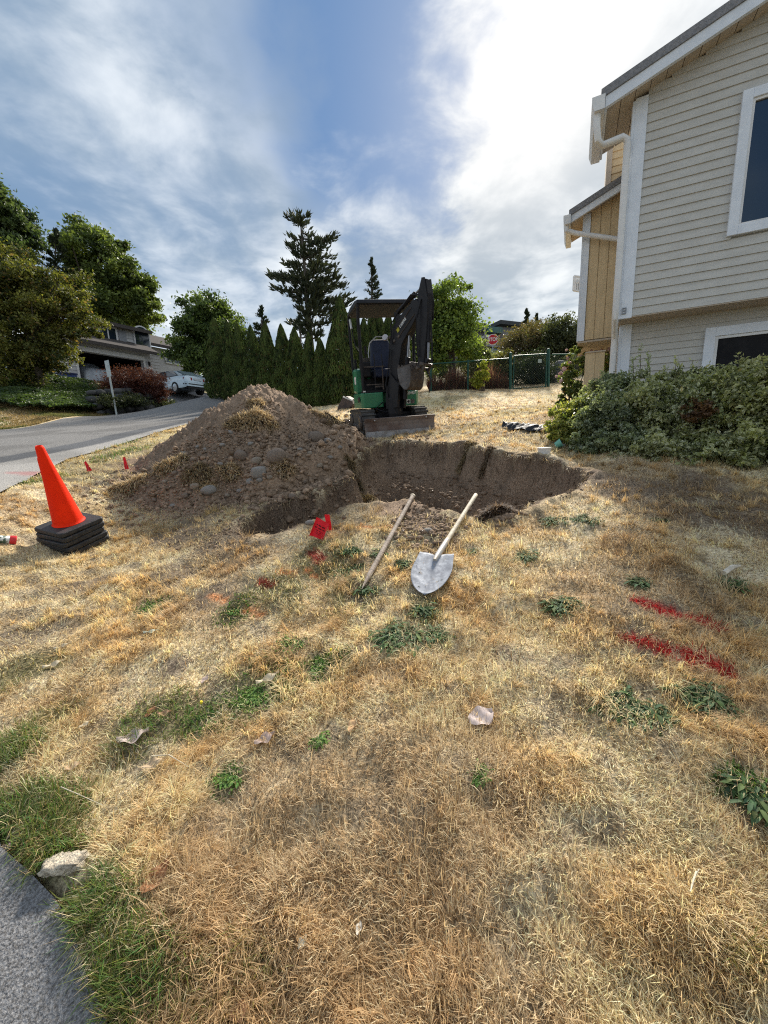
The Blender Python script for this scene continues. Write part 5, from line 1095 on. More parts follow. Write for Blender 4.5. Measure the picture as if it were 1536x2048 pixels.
# ================================================================ right background
def background_right():
    # building on the hill
    O = P(1000, 712, 44); F = Frame(O, R(90-22)); 
    A = lambda u, v, b=0: F.px(u, v, b)
    r = thing('hill_building', tuple(O), 'dark grey flat roofed building on the hill behind the stop sign', 'building')
    MW = mat('wall_taupe', (0.155, 0.145, 0.155), (0.13, 0.12, 0.13), 0.8, scale=1); 
    z1 = A(1000, 668)[1]; z0 = A(1000, 690)[1]
    m = MB(); F.box(m, A(935, 690)[0], A(1135, 690)[0], 0, 6, z0, z1); F.box(m, A(935, 690)[0], A(1135, 690)[0], 0.5, 6, -5, z0-0.01); m.build('wall', MW, r)
    m = MB(); zt = A(1040, 655, 0)[1]; F.box(m, A(998, 690)[0], A(1100, 690)[0], 0.3, 5, z1+0.01, zt); m.build('upper_storey', mat('wall_pale_violet', (0.30, 0.30, 0.34)), r)
    m = MB(); F.box(m, A(994, 690)[0], A(1106, 690)[0], -0.5, 5, zt+0.01, zt+0.4); F.box(m, A(945, 690)[0], A(968, 690)[0], -0.4, 5, z1+0.01, z1+0.8); m.build('flat_roof', mat('roof_dark_flat', (0.05, 0.055, 0.06)), r)
    m = MB(); F.box(m, A(968, 690)[0], A(997, 690)[0], -0.6, 3, z1-0.1, A(985, 653, -0.6)[1]); m.build('green_box_storey', mat('panel_green', (0.06, 0.13, 0.12), (0.04, 0.10, 0.09), 0.4, scale=1.2), r)
    m = MB(); F.box(m, A(972, 690)[0], A(1015, 690)[0], -0.1, 0.0, z0-0.25, z0-0.02); m.build('ledge', mat('ledge_grey', (0.3, 0.3, 0.32)), r)
    m = MB(); F.box(m, A(986, 690)[0], A(1012, 690)[0], 0.4, 0.49, A(1000, 708)[1], z0-0.27); m.build('window', mat('window_pale_blue', (0.40, 0.48, 0.55), (0.3, 0.38, 0.45), 0.2, spec=0.8), r)
    m = MB(); F.box(m, A(960, 690)[0], A(975, 690)[0], -1.0, 0.0, A(968, 677)[1]-0.15, A(968, 677)[1]+0.1); m.build('awning', M_WH2, r)
    # stop sign
    c = P(986, 679, 31); n = V((-0.30, -1, 0)).normalized(); sx = V((1, -0.30, 0)).normalized(); rr = 0.375
    r = thing('stop_sign', tuple(c-UP*2.4), 'red octagonal STOP sign in front of the hill building', 'stop sign')
    oc = lambda q, off: [c + n*off + sx*(q*math.cos(R(22.5+45*k))) + UP*(q*math.sin(R(22.5+45*k))) for k in range(8)]
    MB().prism(oc(rr/math.cos(R(22.5))*1.03, 0.0), n*-0.01).build('border', M_WH2, r); MB().prism(oc(rr*0.93/math.cos(R(22.5)), 0.006), n*-0.005).build('face', mat('sign_red', (0.50, 0.012, 0.025), (0.42, 0.01, 0.02), 0.5), r)
    text_part('lettering', 'STOP', 0.36, c+n*0.011, sx, UP, M_WH2, r, 0.002, 'CENTER', 0.82)
    MB().tube([c-UP*3.5-n*0.03, c+UP*0.35-n*0.03], 0.03, 8).build('pole', MATS['galvanised'], r)
    a = P(971, 745, 20); t = P(970, 655, 20); r = thing('thin_post', tuple(a), 'thin weathered upright post rising from shrubs left of the stop sign', 'post')
    MB().tube([a-UP*0.5, t], 0.05, 8).build('shaft', mat('post_weathered', (0.30, 0.29, 0.25), (0.2, 0.2, 0.17)), r); MB().lathe([(0.055, 0), (0.06, 0.04), (0.0, 0.07)], t, n=8).build('cap', mat('post_weathered', (0.3, 0.29, 0.25)), r)
    # chain link fence
    MG = mat('fence_green', (0.016, 0.075, 0.055), (0.012, 0.05, 0.04), 0.5, 0.1); MWI = mat('fence_wire', (0.03, 0.055, 0.05), (0.05, 0.06, 0.06), 0.6, 0.2)
    def panel(r, A, B, h, top=True, bottom=False, wires=True, name='mesh'):
        A = V(A); B = V(B); d = B-A; L = d.length; ux = d.normalized(); m = MB(); st = 0.075
        k = -h
        while k < L and wires:
            for sgn in (1, -1):
                x0, x1 = (k, k+h) if sgn > 0 else (k+h, k); z0, z1 = 0, h
                def clip(x0, z0, x1, z1):
                    pts = []
                    for (xa, za), (xb, zb) in (((x0, z0), (x1, z1)),):
                        t0 = 0; t1 = 1
                        dx = xb-xa
                        for lim, s_ in ((0, 1), (L, -1)):
                            if dx*s_ > 0: t0 = max(t0, (lim-xa)/dx) if s_ > 0 or True else t0
                            elif dx*s_ < 0: t1 = min(t1, (lim-xa)/dx)
                        return t0, t1
                t0, t1 = clip(x0, z0, x1, z1)
                if t1 > t0:
                    f_ = lambda t: A + ux*(x0+(x1-x0)*t) + UP*(0.03+(z1-z0)*t*0.97) + V((0, 0.004*sgn, 0))
                    m.tube([f_(t0), f_(t1)], 0.0026, 3, cap=False)
            k += st
        if wires: m.build(name, MWI, r, fix=False)
        if top: MB().tube([A+UP*h, B+UP*h], 0.021, 8).build('top_rail', MG, r)
        if bottom: MB().tube([A+UP*0.04, B+UP*0.04], 0.018, 8).build('bottom_rail', MG, r)
    def pt(u, v, Y): p = P(u, v, Y); return p
    A = pt(862, 781, 12.5); B = pt(1017, 779, 12.3); hh = (P(1017, 717, 12.3)-P(1017, 779, 12.3)).z
    r = thing('chain_link_fence', tuple((A+B)/2), 'green chain link fence left of the gate, in front of dry stems and shrubs', 'fence'); A.z = B.z-0.05
    panel(r, A, B, hh); 
    for t in (0.0, 0.48): q = A.lerp(B, t); MB().tube([q-UP*0.3, q+UP*(hh+0.04)], 0.03, 8).build('post', MG, r)
    A = pt(1026, 780, 12.3); B = pt(1091, 775, 12.25); B.z = A.z+0.02; hh = (P(1026, 711, 12.3)-P(1026, 779, 12.3)).z
    r = thing('chain_link_gate', tuple(A), 'green chain link gate between two stout posts in front of a dark hedge', 'gate'); panel(r, A, B, hh, True, True)
    for q in (A, B): MB().tube([q, q+UP*(hh)], 0.021, 8).build('upright', MG, r)
    m = MB(); q = A.lerp(B, 0.78)+UP*hh*0.8; m.hexa([q+V((x, y, z)) for z in (-0.05, 0.06) for x, y in ((-0.05, -0.03), (0.06, -0.03), (0.06, -0.02), (-0.05, -0.02))]); m.build('plate', mat('tag_grey', (0.3, 0.36, 0.35)), r)
    for (u, lb_, hp) in ((1021, 'thick green gate post on the hinge side of the chain link gate', 708), (1097, 'thick green gate post on the latch side of the chain link gate', 700)):
        q = pt(u, 781 if u < 1050 else 776, 12.3); t = P(u, hp, 12.3); r = thing('gate_post', tuple(q), lb_, 'fence post', 'gate posts'); MB().tube([q-UP*0.3, t], 0.045, 10).build('shaft', MG, r, smooth=True); MB().lathe([(0.05, 0), (0.05, 0.02), (0.02, 0.05), (0, 0.055)], t, n=10).build('cap', MG, r, smooth=True)
    A = pt(1101, 776, 12.3); B = pt(1165, 768, 12.6); B.z = A.z+0.05; r = thing('chain_link_fence', tuple(A), 'short green chain link fence between the gate and the rose bush', 'fence'); panel(r, A, B, (P(1101, 709, 12.3)-P(1101, 776, 12.3)).z)
background_right()
# ================================================================ vegetation
M_LEAF = leafmat('tree_leaves', 0.5, 0.4, 0.3, (1.3, 1.35, 0.6)); M_NDL = leafmat('needles', 0.6, 0.15, 0.2); M_BARK = mat('bark', (0.14, 0.115, 0.095), (0.08, 0.065, 0.055), 0.95, scale=9, bump=0.8, bscale=30, stretch=(1, 1, 0.25))
M_SHR = leafmat('shrub_leaves', 0.45, 0.45, 0.35, (1.3, 1.35, 0.7))
def quads(c, L, w, d, nrm, col, fold=0.25, edge=None):
    """rhombic folded leaves: c centre (n,3), d direction, nrm normal"""
    n = len(c); d = d/np.linalg.norm(d, axis=1, keepdims=True); s = np.cross(d, nrm); s /= np.linalg.norm(s, axis=1, keepdims=True)+1e-9; u = np.cross(s, d)
    L = L[:, None]; w = w[:, None]
    a = c - d*L*0.5; t = c + d*L*0.5; l = c + s*w*0.5 + u*w*fold - d*L*0.05; r = c - s*w*0.5 + u*w*fold - d*L*0.05
    v = np.stack([a, l, t, r], 1).reshape(-1, 3); b = np.arange(n)[:, None]*4
    e = col if edge is None else edge
    cc = np.stack([col*0.9, e, col*1.1, e], 1).reshape(-1, 3)
    return v, np.concatenate([b+np.array([[0, 1, 2]]), b+np.array([[0, 2, 3]])]), cc
def rvec(g, n):
    v = g.normal(size=(n, 3)); return v/np.linalg.norm(v, axis=1, keepdims=True)
def clump_leaves(g, ells, n, size, c1, c2, K=160, spread=0.16, up=0.25, asp=0.55, hi=None, hip=0.0, edgec=None, zmin=None, shell=0.55):
    ells = [(np.array(c, float), np.array(r, float)) for c, r in ells]; wts = np.array([r.prod()**(2/3) for c, r in ells]); wts /= wts.sum()
    idx = g.choice(len(ells), K, p=wts); dirs = rvec(g, K); rad = (shell + (1.10-shell)*g.random(K))[:, None]; rad = np.where(g.random((K, 1)) < 0.25, rad*0.6, rad)
    C0 = np.array([e[0] for e in ells])[idx]; R0 = np.array([e[1] for e in ells])[idx]; cc = C0 + dirs*R0*rad
    cs = R0.mean(1)*spread*(0.6+0.9*g.random(K)); tone = g.random(K)
    k = g.integers(0, K, n); p = cc[k] + g.normal(size=(n, 3))*cs[k][:, None]*np.array((1, 1, 0.7))
    if zmin is not None:
        m_ = p[:, 2] > zmin; p = p[m_]; k = k[m_]; n = len(p)
    t = np.clip(tone[k]+g.normal(0, 0.2, n), 0, 1)[:, None]; col = np.array(c1)*(1-t)+np.array(c2)*t; col = col*(0.7+0.6*g.random((n, 1)))
    if hi is not None:
        m_ = g.random((n, 1)) < hip; col = np.where(m_, np.array(hi)*(0.7+0.5*g.random((n, 1))), col)
    out = (p - C0[k]); out /= np.linalg.norm(out, axis=1, keepdims=True)+1e-9
    d = rvec(g, n) + out*0.5 + np.array((0, 0, -0.1)); nr = rvec(g, n)*0.8 + out*0.4 + np.array((0, 0, up))
    L = size*(0.6+0.8*g.random(n)); ed = None if edgec is None else np.where(g.random((n, 1)) < 0.6, np.array(edgec)*(0.75+0.4*g.random((n, 1))), col)
    return quads(p, L, L*asp, d, nr, col, edge=ed), cc
def E(u, v, ru, rv, Y, rd=None):
    c = P(u, v, Y); s = Y/FPX*1.0; return ((c.x, c.y, c.z), (ru*s, (rd or ru*s), rv*s))
def tree(name, label, cat, base, ells, n, size, c1, c2, K=160, trunk=0.12, seed=1, group=None, limbs=9, m=None, spread=0.16, hi=None, hip=0.0, asp=0.55, multi=1, bark=None, zfloor=None):
    g = np.random.default_rng(seed); b = V(base); r = thing(name, tuple(b), label, cat, group)
    (v, f, c), cc = clump_leaves(g, ells, n, size, c1, c2, K, spread, hi=hi, hip=hip, asp=asp, zmin=zfloor)
    npmesh('crown', v, [f], m or M_LEAF, r, cols=np.clip(c, 0, 1))
    top = max(e[0][2]+e[1][2]*0.5 for e in ells); mid = V(np.mean([e[0] for e in ells], axis=0)); mb = MB(); H_ = top-b.z
    for q in range(multi):
        ox = (q-(multi-1)/2)*trunk*2.5; tp = V((mid.x+ox*2, mid.y, top)); pts = [b+V((ox, 0, -0.1)), b.lerp(tp, 0.3)+V((0.1*math.sin(seed), 0, 0)), b.lerp(tp, 0.65), tp]
        mb.tube(pts, [trunk, trunk*0.8, trunk*0.5, trunk*0.12], 8)
    for k in range(limbs):
        e = cc[g.integers(len(cc))]; t = g.uniform(0.25, 0.75); s = b.lerp(V((mid.x, mid.y, top)), t*0.8); e = V(e); mm_ = s.lerp(e, 0.5)+V((0, 0, 0.08*H_*0.3)); mb.tube([s, mm_, e], [trunk*0.4, trunk*0.25, trunk*0.06], 5)
    mb.build('trunk', bark or M_BARK, r, smooth=True); return r
DG1, DG2 = (0.035, 0.06, 0.02), (0.085, 0.125, 0.035)
Tz = lambda x, y: float(TB(x, y))
def bpt(u, Y): p = P(u, 800, Y); return (p.x, p.y, Tz(p.x, p.y))
tree('broadleaf_tree', 'dark broadleaf tree cut by the left edge, highest at the far left', 'tree', bpt(-20, 31), [E(-10, 440, 55, 65, 31), E(25, 475, 38, 55, 31), E(-5, 540, 60, 60, 31), E(20, 410, 22, 28, 31)], 30000, 0.25, (0.035, 0.06, 0.03), (0.11, 0.15, 0.06), K=150, trunk=0.3, seed=3, spread=0.12)
tree('broadleaf_tree', 'tall green broadleaf tree behind the grey house roof', 'tree', bpt(190, 38), [E(172, 478, 46, 34, 38), E(205, 535, 58, 48, 38), E(268, 560, 40, 34, 38), E(160, 555, 32, 44, 38), E(290, 610, 32, 40, 38), E(225, 620, 70, 42, 38), E(225, 500, 30, 28, 38)], 60000, 0.29, (0.05, 0.075, 0.025), (0.20, 0.25, 0.07), K=230, trunk=0.35, seed=4, spread=0.125, limbs=16)
tree('broadleaf_tree', 'round green tree right of the grey house, behind the hedge', 'tree', bpt(425, 27), [E(405, 640, 50, 48, 27), E(445, 665, 45, 48, 27), E(385, 700, 38, 48, 27), E(420, 720, 50, 50, 27), E(470, 690, 22, 35, 27)], 38000, 0.20, (0.045, 0.075, 0.025), (0.18, 0.24, 0.07), K=200, trunk=0.22, seed=5, spread=0.13)
tree('ornamental_tree', 'big rounded olive yellow leaved tree at the left in front of the grey house', 'tree', bpt(85, 18.2), [E(60, 575, 85, 55, 18.2), E(112, 635, 66, 56, 18.2), E(40, 660, 80, 70, 18), E(146, 590, 30, 50, 18.2), E(75, 700, 66, 42, 18), E(150, 665, 34, 34, 18.2), E(5, 600, 60, 70, 18), E(30, 740, 60, 35, 17.8)], 60000, 0.12, (0.04, 0.055, 0.018), (0.19, 0.19, 0.045), K=330, trunk=0.16, seed=6, spread=0.11, limbs=40, hi=(0.26, 0.17, 0.06), hip=0.06)
tree('broadleaf_tree', 'sunlit leafy green tree behind the excavator arm at the fence', 'tree', bpt(905, 13.6), [E(895, 610, 36, 40, 13.6), E(915, 650, 38, 45, 13.6), E(885, 690, 38, 48, 13.6), E(925, 600, 14, 34, 13.6), E(860, 650, 28, 45, 13.6), E(930, 690, 25, 34, 13.6), E(868, 730, 20, 34, 13.3), E(835, 690, 26, 55, 13.8)], 27000, 0.10, (0.06, 0.10, 0.025), (0.26, 0.34, 0.08), K=240, trunk=0.07, seed=7, spread=0.19, multi=2, asp=0.6, limbs=24)
def bush(label, u, Y, ells, n, size, c1, c2, seed, name='shrub', cat='shrub', grp=None, zf=True, **kw):
    b = bpt(u, Y); return tree(name, label, cat, b, ells, n, size, c1, c2, trunk=0.03, seed=seed, group=grp, multi=3, zfloor=b[2]-0.05 if zf else None, **kw)
bush('olive shrub with pale flecks between the fence and the thin post', 965, 14.6, [E(955, 725, 38, 34, 14.6), E(990, 735, 30, 30, 14.6), E(945, 700, 26, 26, 14.6)], 9000, 0.08, (0.07, 0.09, 0.035), (0.24, 0.26, 0.12), 8, K=160, hi=(0.45, 0.46, 0.33), hip=0.12)
bush('yellow green upright weed shrub just inside the chain link fence', 963, 12.0, [E(966, 752, 10, 26, 12.0), E(952, 762, 9, 16, 12.0)], 1300, 0.075, (0.16, 0.20, 0.03), (0.36, 0.36, 0.06), 9, K=50)
bush('olive shrub topping the fence left of the gate', 1005, 13.6, [E(1005, 735, 22, 26, 13.6), E(1012, 715, 12, 14, 13.6)], 3500, 0.07, (0.08, 0.085, 0.03), (0.2, 0.18, 0.06), 10, K=80)
bush('dark evergreen hedge filling the view behind the gate', 1060, 13.6, [E(1058, 745, 48, 34, 13.6), E(1085, 755, 30, 30, 13.8)], 15000, 0.06, (0.018, 0.028, 0.014), (0.045, 0.06, 0.028), 11, K=260, cat='hedge', name='hedge_shrub')
bush('large brownish bush in front of the hill building', 1060, 21, [E(1055, 685, 48, 36, 21), E(1040, 700, 40, 30, 21), E(1085, 690, 30, 36, 21)], 17000, 0.10, (0.09, 0.07, 0.04), (0.19, 0.145, 0.075), 12, K=330, hi=(0.12, 0.13, 0.05), hip=0.2)
bush('dark green bush beside the bay of the yellow house', 1130, 19, [E(1128, 672, 32, 40, 19), E(1150, 690, 30, 50, 19), E(1110, 690, 24, 30, 19)], 14000, 0.12, (0.04, 0.05, 0.025), (0.11, 0.12, 0.055), 13, K=230)
bush('grey green shrub under the dark bush behind the fence', 1120, 14.2, [E(1150, 735, 24, 24, 14.2)], 2600, 0.07, (0.05, 0.06, 0.035), (0.14, 0.15, 0.09), 14, K=60)
def dry_stems():
    g = np.random.default_rng(31); n = 2600; u = g.uniform(858, 1016, n); VV = []; x = []; y = []; z = []
    Ys = g.uniform(12.55, 13.1, n); px = np.array([P(a, 780, b).x for a, b in zip(u, Ys)]); z = TB(px, Ys)-0.02
    col = np.where(g.random((n, 1)) < 0.6, np.array((0.15, 0.055, 0.045)), np.array((0.23, 0.15, 0.09)))*(0.6+0.8*g.random((n, 1)))
    blades(px, Ys, z, g.uniform(0, 6.28, n), g.uniform(1.0, 1.5, n), g.uniform(0.35, 0.85, n)*(0.6+0.5*np.sin(u*0.05)**2), g.uniform(0.012, 0.022, n), col, g.normal(0.2, 0.3, n), 'dry_stems', GM, 'dense reddish brown dead stems behind the fence', cat='dead stems')
dry_stems()
# boulder behind the fence
o = npmesh('boulder', rock_mesh(IC4, 88, 0.2, 0.9)*np.array((0.42, 0.4, 0.5)) + np.array(tuple(P(1118, 748, 13.8))), [IC4[1]], mat('boulder_grey', (0.13, 0.125, 0.135), (0.085, 0.08, 0.09), 0.9, scale=3, bump=0.6), smooth=True, origin=tuple(P(1118, 770, 13.8))); tag(o, 'dark grey boulder behind the fence right of the gate', 'boulder')
# conifers
def conifer(name, label, base, top, tips, seed, needle=0.22, w=0.9, tr=0.22, nper=120, rnd=0, c1=(0.022, 0.034, 0.018), c2=(0.055, 0.07, 0.035), rmax=2.0, droop=0.0, lo=0.35):
    g = np.random.default_rng(seed); b = V(base); t = V(top); r = thing(name, tuple(b), label, 'tree'); mb = MB(); mb.tube([b, b.lerp(t, 0.5), t], [tr, tr*0.6, 0.03], 8)
    br = []
    for (u, v, dy) in tips: br.append(P(u, v, b.y+dy))
    for k in range(rnd):
        h = lo+(1-lo)*(k+g.random())/rnd; a = g.uniform(0, 6.28); rr = rmax*(1-h)**0.8/(1-lo)**0.8*g.uniform(0.75, 1.1); q = b.lerp(t, h); br.append(q+V((math.cos(a)*rr, math.sin(a)*rr, rr*(0.12-droop))))
    Pn = []; Dn = []
    for q in br:
        hz = (q.z-b.z)/(t.z-b.z); s = b.lerp(t, min(max(hz - 0.03, 0.02), 0.97)); Lb = (q-s).length; mid = s.lerp(q, 0.55)-V((0, 0, Lb*0.07)); mb.tube([s, mid, q], [tr*0.22, tr*0.13, tr*0.03], 5)
        nn = int(nper*max(Lb, 0.5)); tt = g.uniform(0.12, 1.0, nn)**0.8
        for x in tt:
            c = s.lerp(mid, x/0.55) if x < 0.55 else mid.lerp(q, (x-0.55)/0.45)
            sp = w*0.28*Lb**0.5*(1.05-0.5*x); o = V(g.normal(0, sp, 3)); o.z *= 0.45; Pn.append(c+o+V((0, 0, 0.1*sp))); Dn.append((q-s).normalized()*0.6 + o.normalized()*0.5 + V((0, 0, 0.55-droop*2)))
    Pn = np.array([tuple(x) for x in Pn]); Dn = np.array([tuple(x) for x in Dn]); n = len(Pn); Dn += rvec(g, n)*0.35
    tone = g.random((n, 1)); col = (np.array(c1)*(1-tone)+np.array(c2)*tone)*(0.7+0.5*g.random((n, 1)))
    L = needle*(0.6+0.8*g.random(n)); v, f, c = quads(Pn, L, L*0.34, Dn, rvec(g, n), col)
    npmesh('crown', v, [f], M_NDL, r, cols=c); mb.build('trunk', M_BARK, r, smooth=True); return r
tips = [(570, 430, 0), (582, 424, 1), (600, 422, -1), (618, 426, 0), (590, 440, 1), (575, 470, 0), (612, 447, 1), (580, 492, 1), (573, 487, -1), (586, 505, 0), (640, 500, 1), (660, 478, 0), (672, 470, 0), (650, 490, -1), (668, 480, 1), (628, 470, 1), (566, 522, 0), (572, 530, 1), (590, 525, -2), (536, 548, 0), (545, 552, 1), (555, 545, -1), (560, 560, 2), (548, 575, 0), (575, 580, 1), (668, 512, 1), (675, 530, 0), (672, 545, -1), (650, 530, 2), (640, 520, -2), (690, 565, 0), (694, 570, 1), (680, 550, -1), (660, 560, 2), (640, 565, -2), (575, 590, 0), (590, 600, 1), (590, 570, -1), (605, 560, 2), (698, 590, 0), (705, 600, -1), (680, 600, 1), (660, 600, 0), (650, 620, 2), (600, 610, -2), (590, 612, 0), (578, 645, 1), (583, 640, 0), (600, 650, -1), (650, 645, 1), (665, 640, 0), (690, 625, 1), (625, 585, 2), (615, 545, -2), (632, 540, 2), (620, 510, 1), (610, 490, -1), (600, 470, 0), (640, 590, -1), (615, 640, -2), (645, 660, -1), (625, 600, -2), (660, 575, -1)]
conifer('pine_tree', 'tall ragged dark pine rising above the hedge near the centre', bpt(631, 27), tuple(P(600, 430, 27)), tips, 41, needle=0.36, w=0.66, tr=0.26, nper=42, rnd=0, c1=(0.03, 0.042, 0.025), c2=(0.075, 0.085, 0.05))
def spr(label, u, vb, vt, Y, rpx, seed, rnd=60, lo=0.1, **kw):
    b = bpt(u+3, Y); conifer('spruce_tree', label, b, tuple(P(u, vt, Y)), [], seed, needle=0.20*Y/30, w=0.5, tr=0.14, nper=80, rnd=rnd, rmax=rpx/FPX*Y, lo=lo, **kw)
spr('slim dark spruce with tiered branches above the excavator canopy', 743, 700, 514, 30, 46, 42, rnd=70, lo=0.15)
spr('small pointed spruce behind the hedge left of the pine', 523, 760, 610, 28, 44, 43, rnd=56, lo=0.2)
spr('dark conifer leaning against the tall broadleaf tree at the left', 112, 720, 455, 34, 60, 44, rnd=70, lo=0.25)
spr('tiny conifer peeking over the large brownish bush', 1053, 700, 617, 40, 16, 45, rnd=40, lo=0.45)
spr('faint tiny conifer beside the other one over the hill building', 1074, 700, 627, 42, 12, 46, rnd=30, lo=0.5)
spr('low dark conifer at the foot of the pine trunk', 600, 720, 628, 25, 46, 47, rnd=50, lo=0.1)
# arborvitae hedge
def arbor_mesh(seed):
    g = np.random.default_rng(seed); n = 15000; h = g.random(n)**0.85; a = g.uniform(0, 6.28, n)
    prof = 0.5*np.minimum(1, (h+0.04)/0.18)**0.4*np.clip(1-h, 0, 1)**0.68*1.12
    lump = 1+0.22*(vn(a/6.28*9, h*9, 1, seed)-0.5)+0.25*(vn(a/6.28*24, h*22, 1, seed+2)-0.5)
    r = prof*lump*(0.80+0.22*g.random(n)); p = np.c_[np.cos(a)*r, np.sin(a)*r, h]
    out = np.c_[np.cos(a), np.sin(a), np.zeros(n)]; d = np.array((0, 0, 1.0))+out*0.55+rvec(g, n)*0.45; tone = np.clip(vn(a/6.28*16, h*14, 1, seed+5)+g.normal(0, 0.2, n), 0, 1)[:, None]
    col = np.array((0.018, 0.032, 0.012))*(1-tone)+np.array((0.11, 0.15, 0.038))*tone
    brn = g.random((n, 1)) < 0.06; col = np.where(brn, np.array((0.10, 0.07, 0.03)), col)
    v, f, c = quads(p*np.array((1, 1, 1)), 0.028*(0.6+0.8*g.random(n)), 0.034*(0.6+0.8*g.random(n)), d, out+rvec(g, n)*0.5, col); return v, f, c
def arbors():
    meshes = []
    for i in range(3):
        v, f, c = arbor_mesh(60+i); o = npmesh('crown', v, [f], leafmat('thuja_leaves', 0.6, 0.2, 0.15), cols=c); meshes.append(o.data); bpy.data.objects.remove(o)
    m = MB(); m.tube([(0, 0, -0.05), (0, 0, 0.9)], [0.035, 0.008], 6); tk = m.build('trunk', M_BARK); tkm = tk.data; bpy.data.objects.remove(tk)
    H = [(438, 17.6, 640, 44), (463, 17.1, 645, 34), (482, 16.6, 650, 32), (508, 16.0, 656, 46), (537, 15.4, 650, 46), (567, 14.9, 654, 46), (592, 14.3, 660, 46), (619, 13.9, 671, 40), (641, 13.6, 680, 38), (661, 13.3, 675, 38), (683, 12.9, 600, 60), (709, 13.6, 622, 44), (728, 14.2, 640, 40), (743, 14.6, 626, 36), (759, 15.0, 626, 36), (776, 15.4, 626, 36), (792, 15.8, 628, 36), (808, 16.2, 632, 36), (700, 14.4, 660, 40)]
    L_ = ['leftmost cypress of the hedge, next to the driveway', 'second cypress of the hedge from its left end', 'slim third cypress of the hedge from its left end', 'fourth cypress of the hedge from its left end', 'fifth cypress of the hedge, below the small pointed spruce', 'sixth cypress of the hedge from its left end', 'seventh cypress of the hedge, left of the pine trunk', 'eighth cypress of the hedge, standing before the pine trunk', 'short ninth cypress of the hedge right of the pine trunk', 'short tenth cypress directly left of the tallest one', 'tallest and broadest cypress of the hedge, left of the excavator', 'cypress just right of the tallest one, beside the canopy post', 'cypress seen through the left canopy posts', 'cypress behind the left part of the excavator canopy', 'cypress behind the middle left of the excavator canopy', 'cypress behind the middle of the excavator canopy', 'cypress behind the right part of the excavator canopy', 'rightmost cypress, mostly hidden behind the boom', 'low cypress filling the gap behind the tallest one']
    for i, (u, Y, vt, wpx) in enumerate(H):
        x, y, z = bpt(u+5, Y); top = P(u, vt, Y).z; h = (top-z)*1.03; wd = wpx/FPX*Y*1.28
        r = thing('cypress_tree', (x, y, z-0.05), L_[i], 'hedge tree', 'columnar evergreens planted as a hedge')
        for nm, me in (('crown', meshes[i % 3]), ('trunk', tkm)):
            o = bpy.data.objects.new(nm, me); COL.objects.link(o); o.parent = r; 
        r.scale = (wd, wd, h+0.05); r.rotation_euler = (0, 0, i*1.3)
arbors()
# red maple bush, ivy bank, rock wall
bush('low mounded dark red maple bush above the rock wall', 272, 18.6, [E(262, 768, 48, 24, 18.6), E(300, 772, 34, 24, 18.6), E(240, 780, 34, 22, 18.6), E(270, 752, 40, 12, 18.6), E(318, 785, 18, 16, 18.5)], 26000, 0.085, (0.04, 0.012, 0.012), (0.11, 0.036, 0.028), 15, K=330, name='maple_bush', asp=0.3, zf=False, hi=(0.15, 0.06, 0.04), hip=0.1)
def ivy():
    g = np.random.default_rng(51); n = 42000; x = g.uniform(-19, -11.6, n); y = g.uniform(13.2, 21, n); k = (x < -11.9-0.10*(y-14)*0+0.3*np.sin(y*2)) & (y > 14.6+ (-11-x)*0.05) & (x > -0.97*y-2.0); x = x[k]; y = y[k]; n = len(x)
    z = TB(x, y) + 0.12 + 0.30*fbm(x, y, 1.1, 3, 6) + 0.08*g.random(n)
    t = np.clip(fbm(x, y, 1.7, 3, 66)*1.6-0.3+g.normal(0, 0.2, n), 0, 1)[:, None]; col = np.array((0.03, 0.055, 0.02))*(1-t)+np.array((0.11, 0.16, 0.06))*t; col *= (0.6+0.7*g.random((n, 1)))
    v, f, c = quads(np.c_[x, y, z], 0.13*(0.6+0.7*g.random(n)), 0.11*(0.6+0.7*g.random(n)), rvec(g, n), rvec(g, n)*0.6+np.array((0.2, -0.2, 1)), col)
    o = npmesh('ivy', v, [f], M_LEAF, cols=c); tag(o, 'green ivy ground cover on the bank across the road', 'ivy', kind='stuff')
ivy()
def rockwall():
    g = np.random.default_rng(53); VV = []; FF = []; b = 0
    A = P(203, 834, 16.3); B = P(352, 822, 19.2); r = thing('rock_wall', (A.x, A.y, Tz(A.x, A.y)), 'low grey rock retaining wall under the dark red maple bush', 'retaining wall')
    for row in range(4):
        L = (B-A).length; k = 0.2
        while k < L:
            s = g.uniform(0.18, 0.34); q = A.lerp(B, k/L); hmax = 0.95*math.sin(min(1, (L-k)/L*1.6)*1.57)
            zz = row*0.27
            if zz < hmax:
                t = rock_mesh(IC2, int(g.integers(900)), 0.3, 0.55, 0.6)*s; VV.append(t+np.array((q.x-row*0.13-0.2, q.y+row*0.05, Tz(q.x, q.y)+0.1+zz))); FF.append(IC2[1]+b); b += len(t)
            k += s*1.5
    npmesh('stones', np.concatenate(VV), [np.concatenate(FF)], mat('wall_rock', (0.085, 0.085, 0.085), (0.04, 0.04, 0.042), 0.9, scale=2.5, bump=0.7), r)
    bush('dull low plants trailing over the end of the rock wall', 330, 19.0, [E(325, 808, 28, 9, 19.0), E(300, 812, 30, 9, 18.6)], 5000, 0.07, (0.03, 0.045, 0.02), (0.10, 0.11, 0.05), 16, K=90, zf=False)
    bush('dark low plants hanging over the left part of the rock wall', 250, 17.6, [E(225, 802, 24, 12, 16.6), E(262, 800, 30, 10, 17.3)], 5000, 0.08, (0.025, 0.035, 0.02), (0.08, 0.09, 0.04), 17, K=90, zf=False)
rockwall()
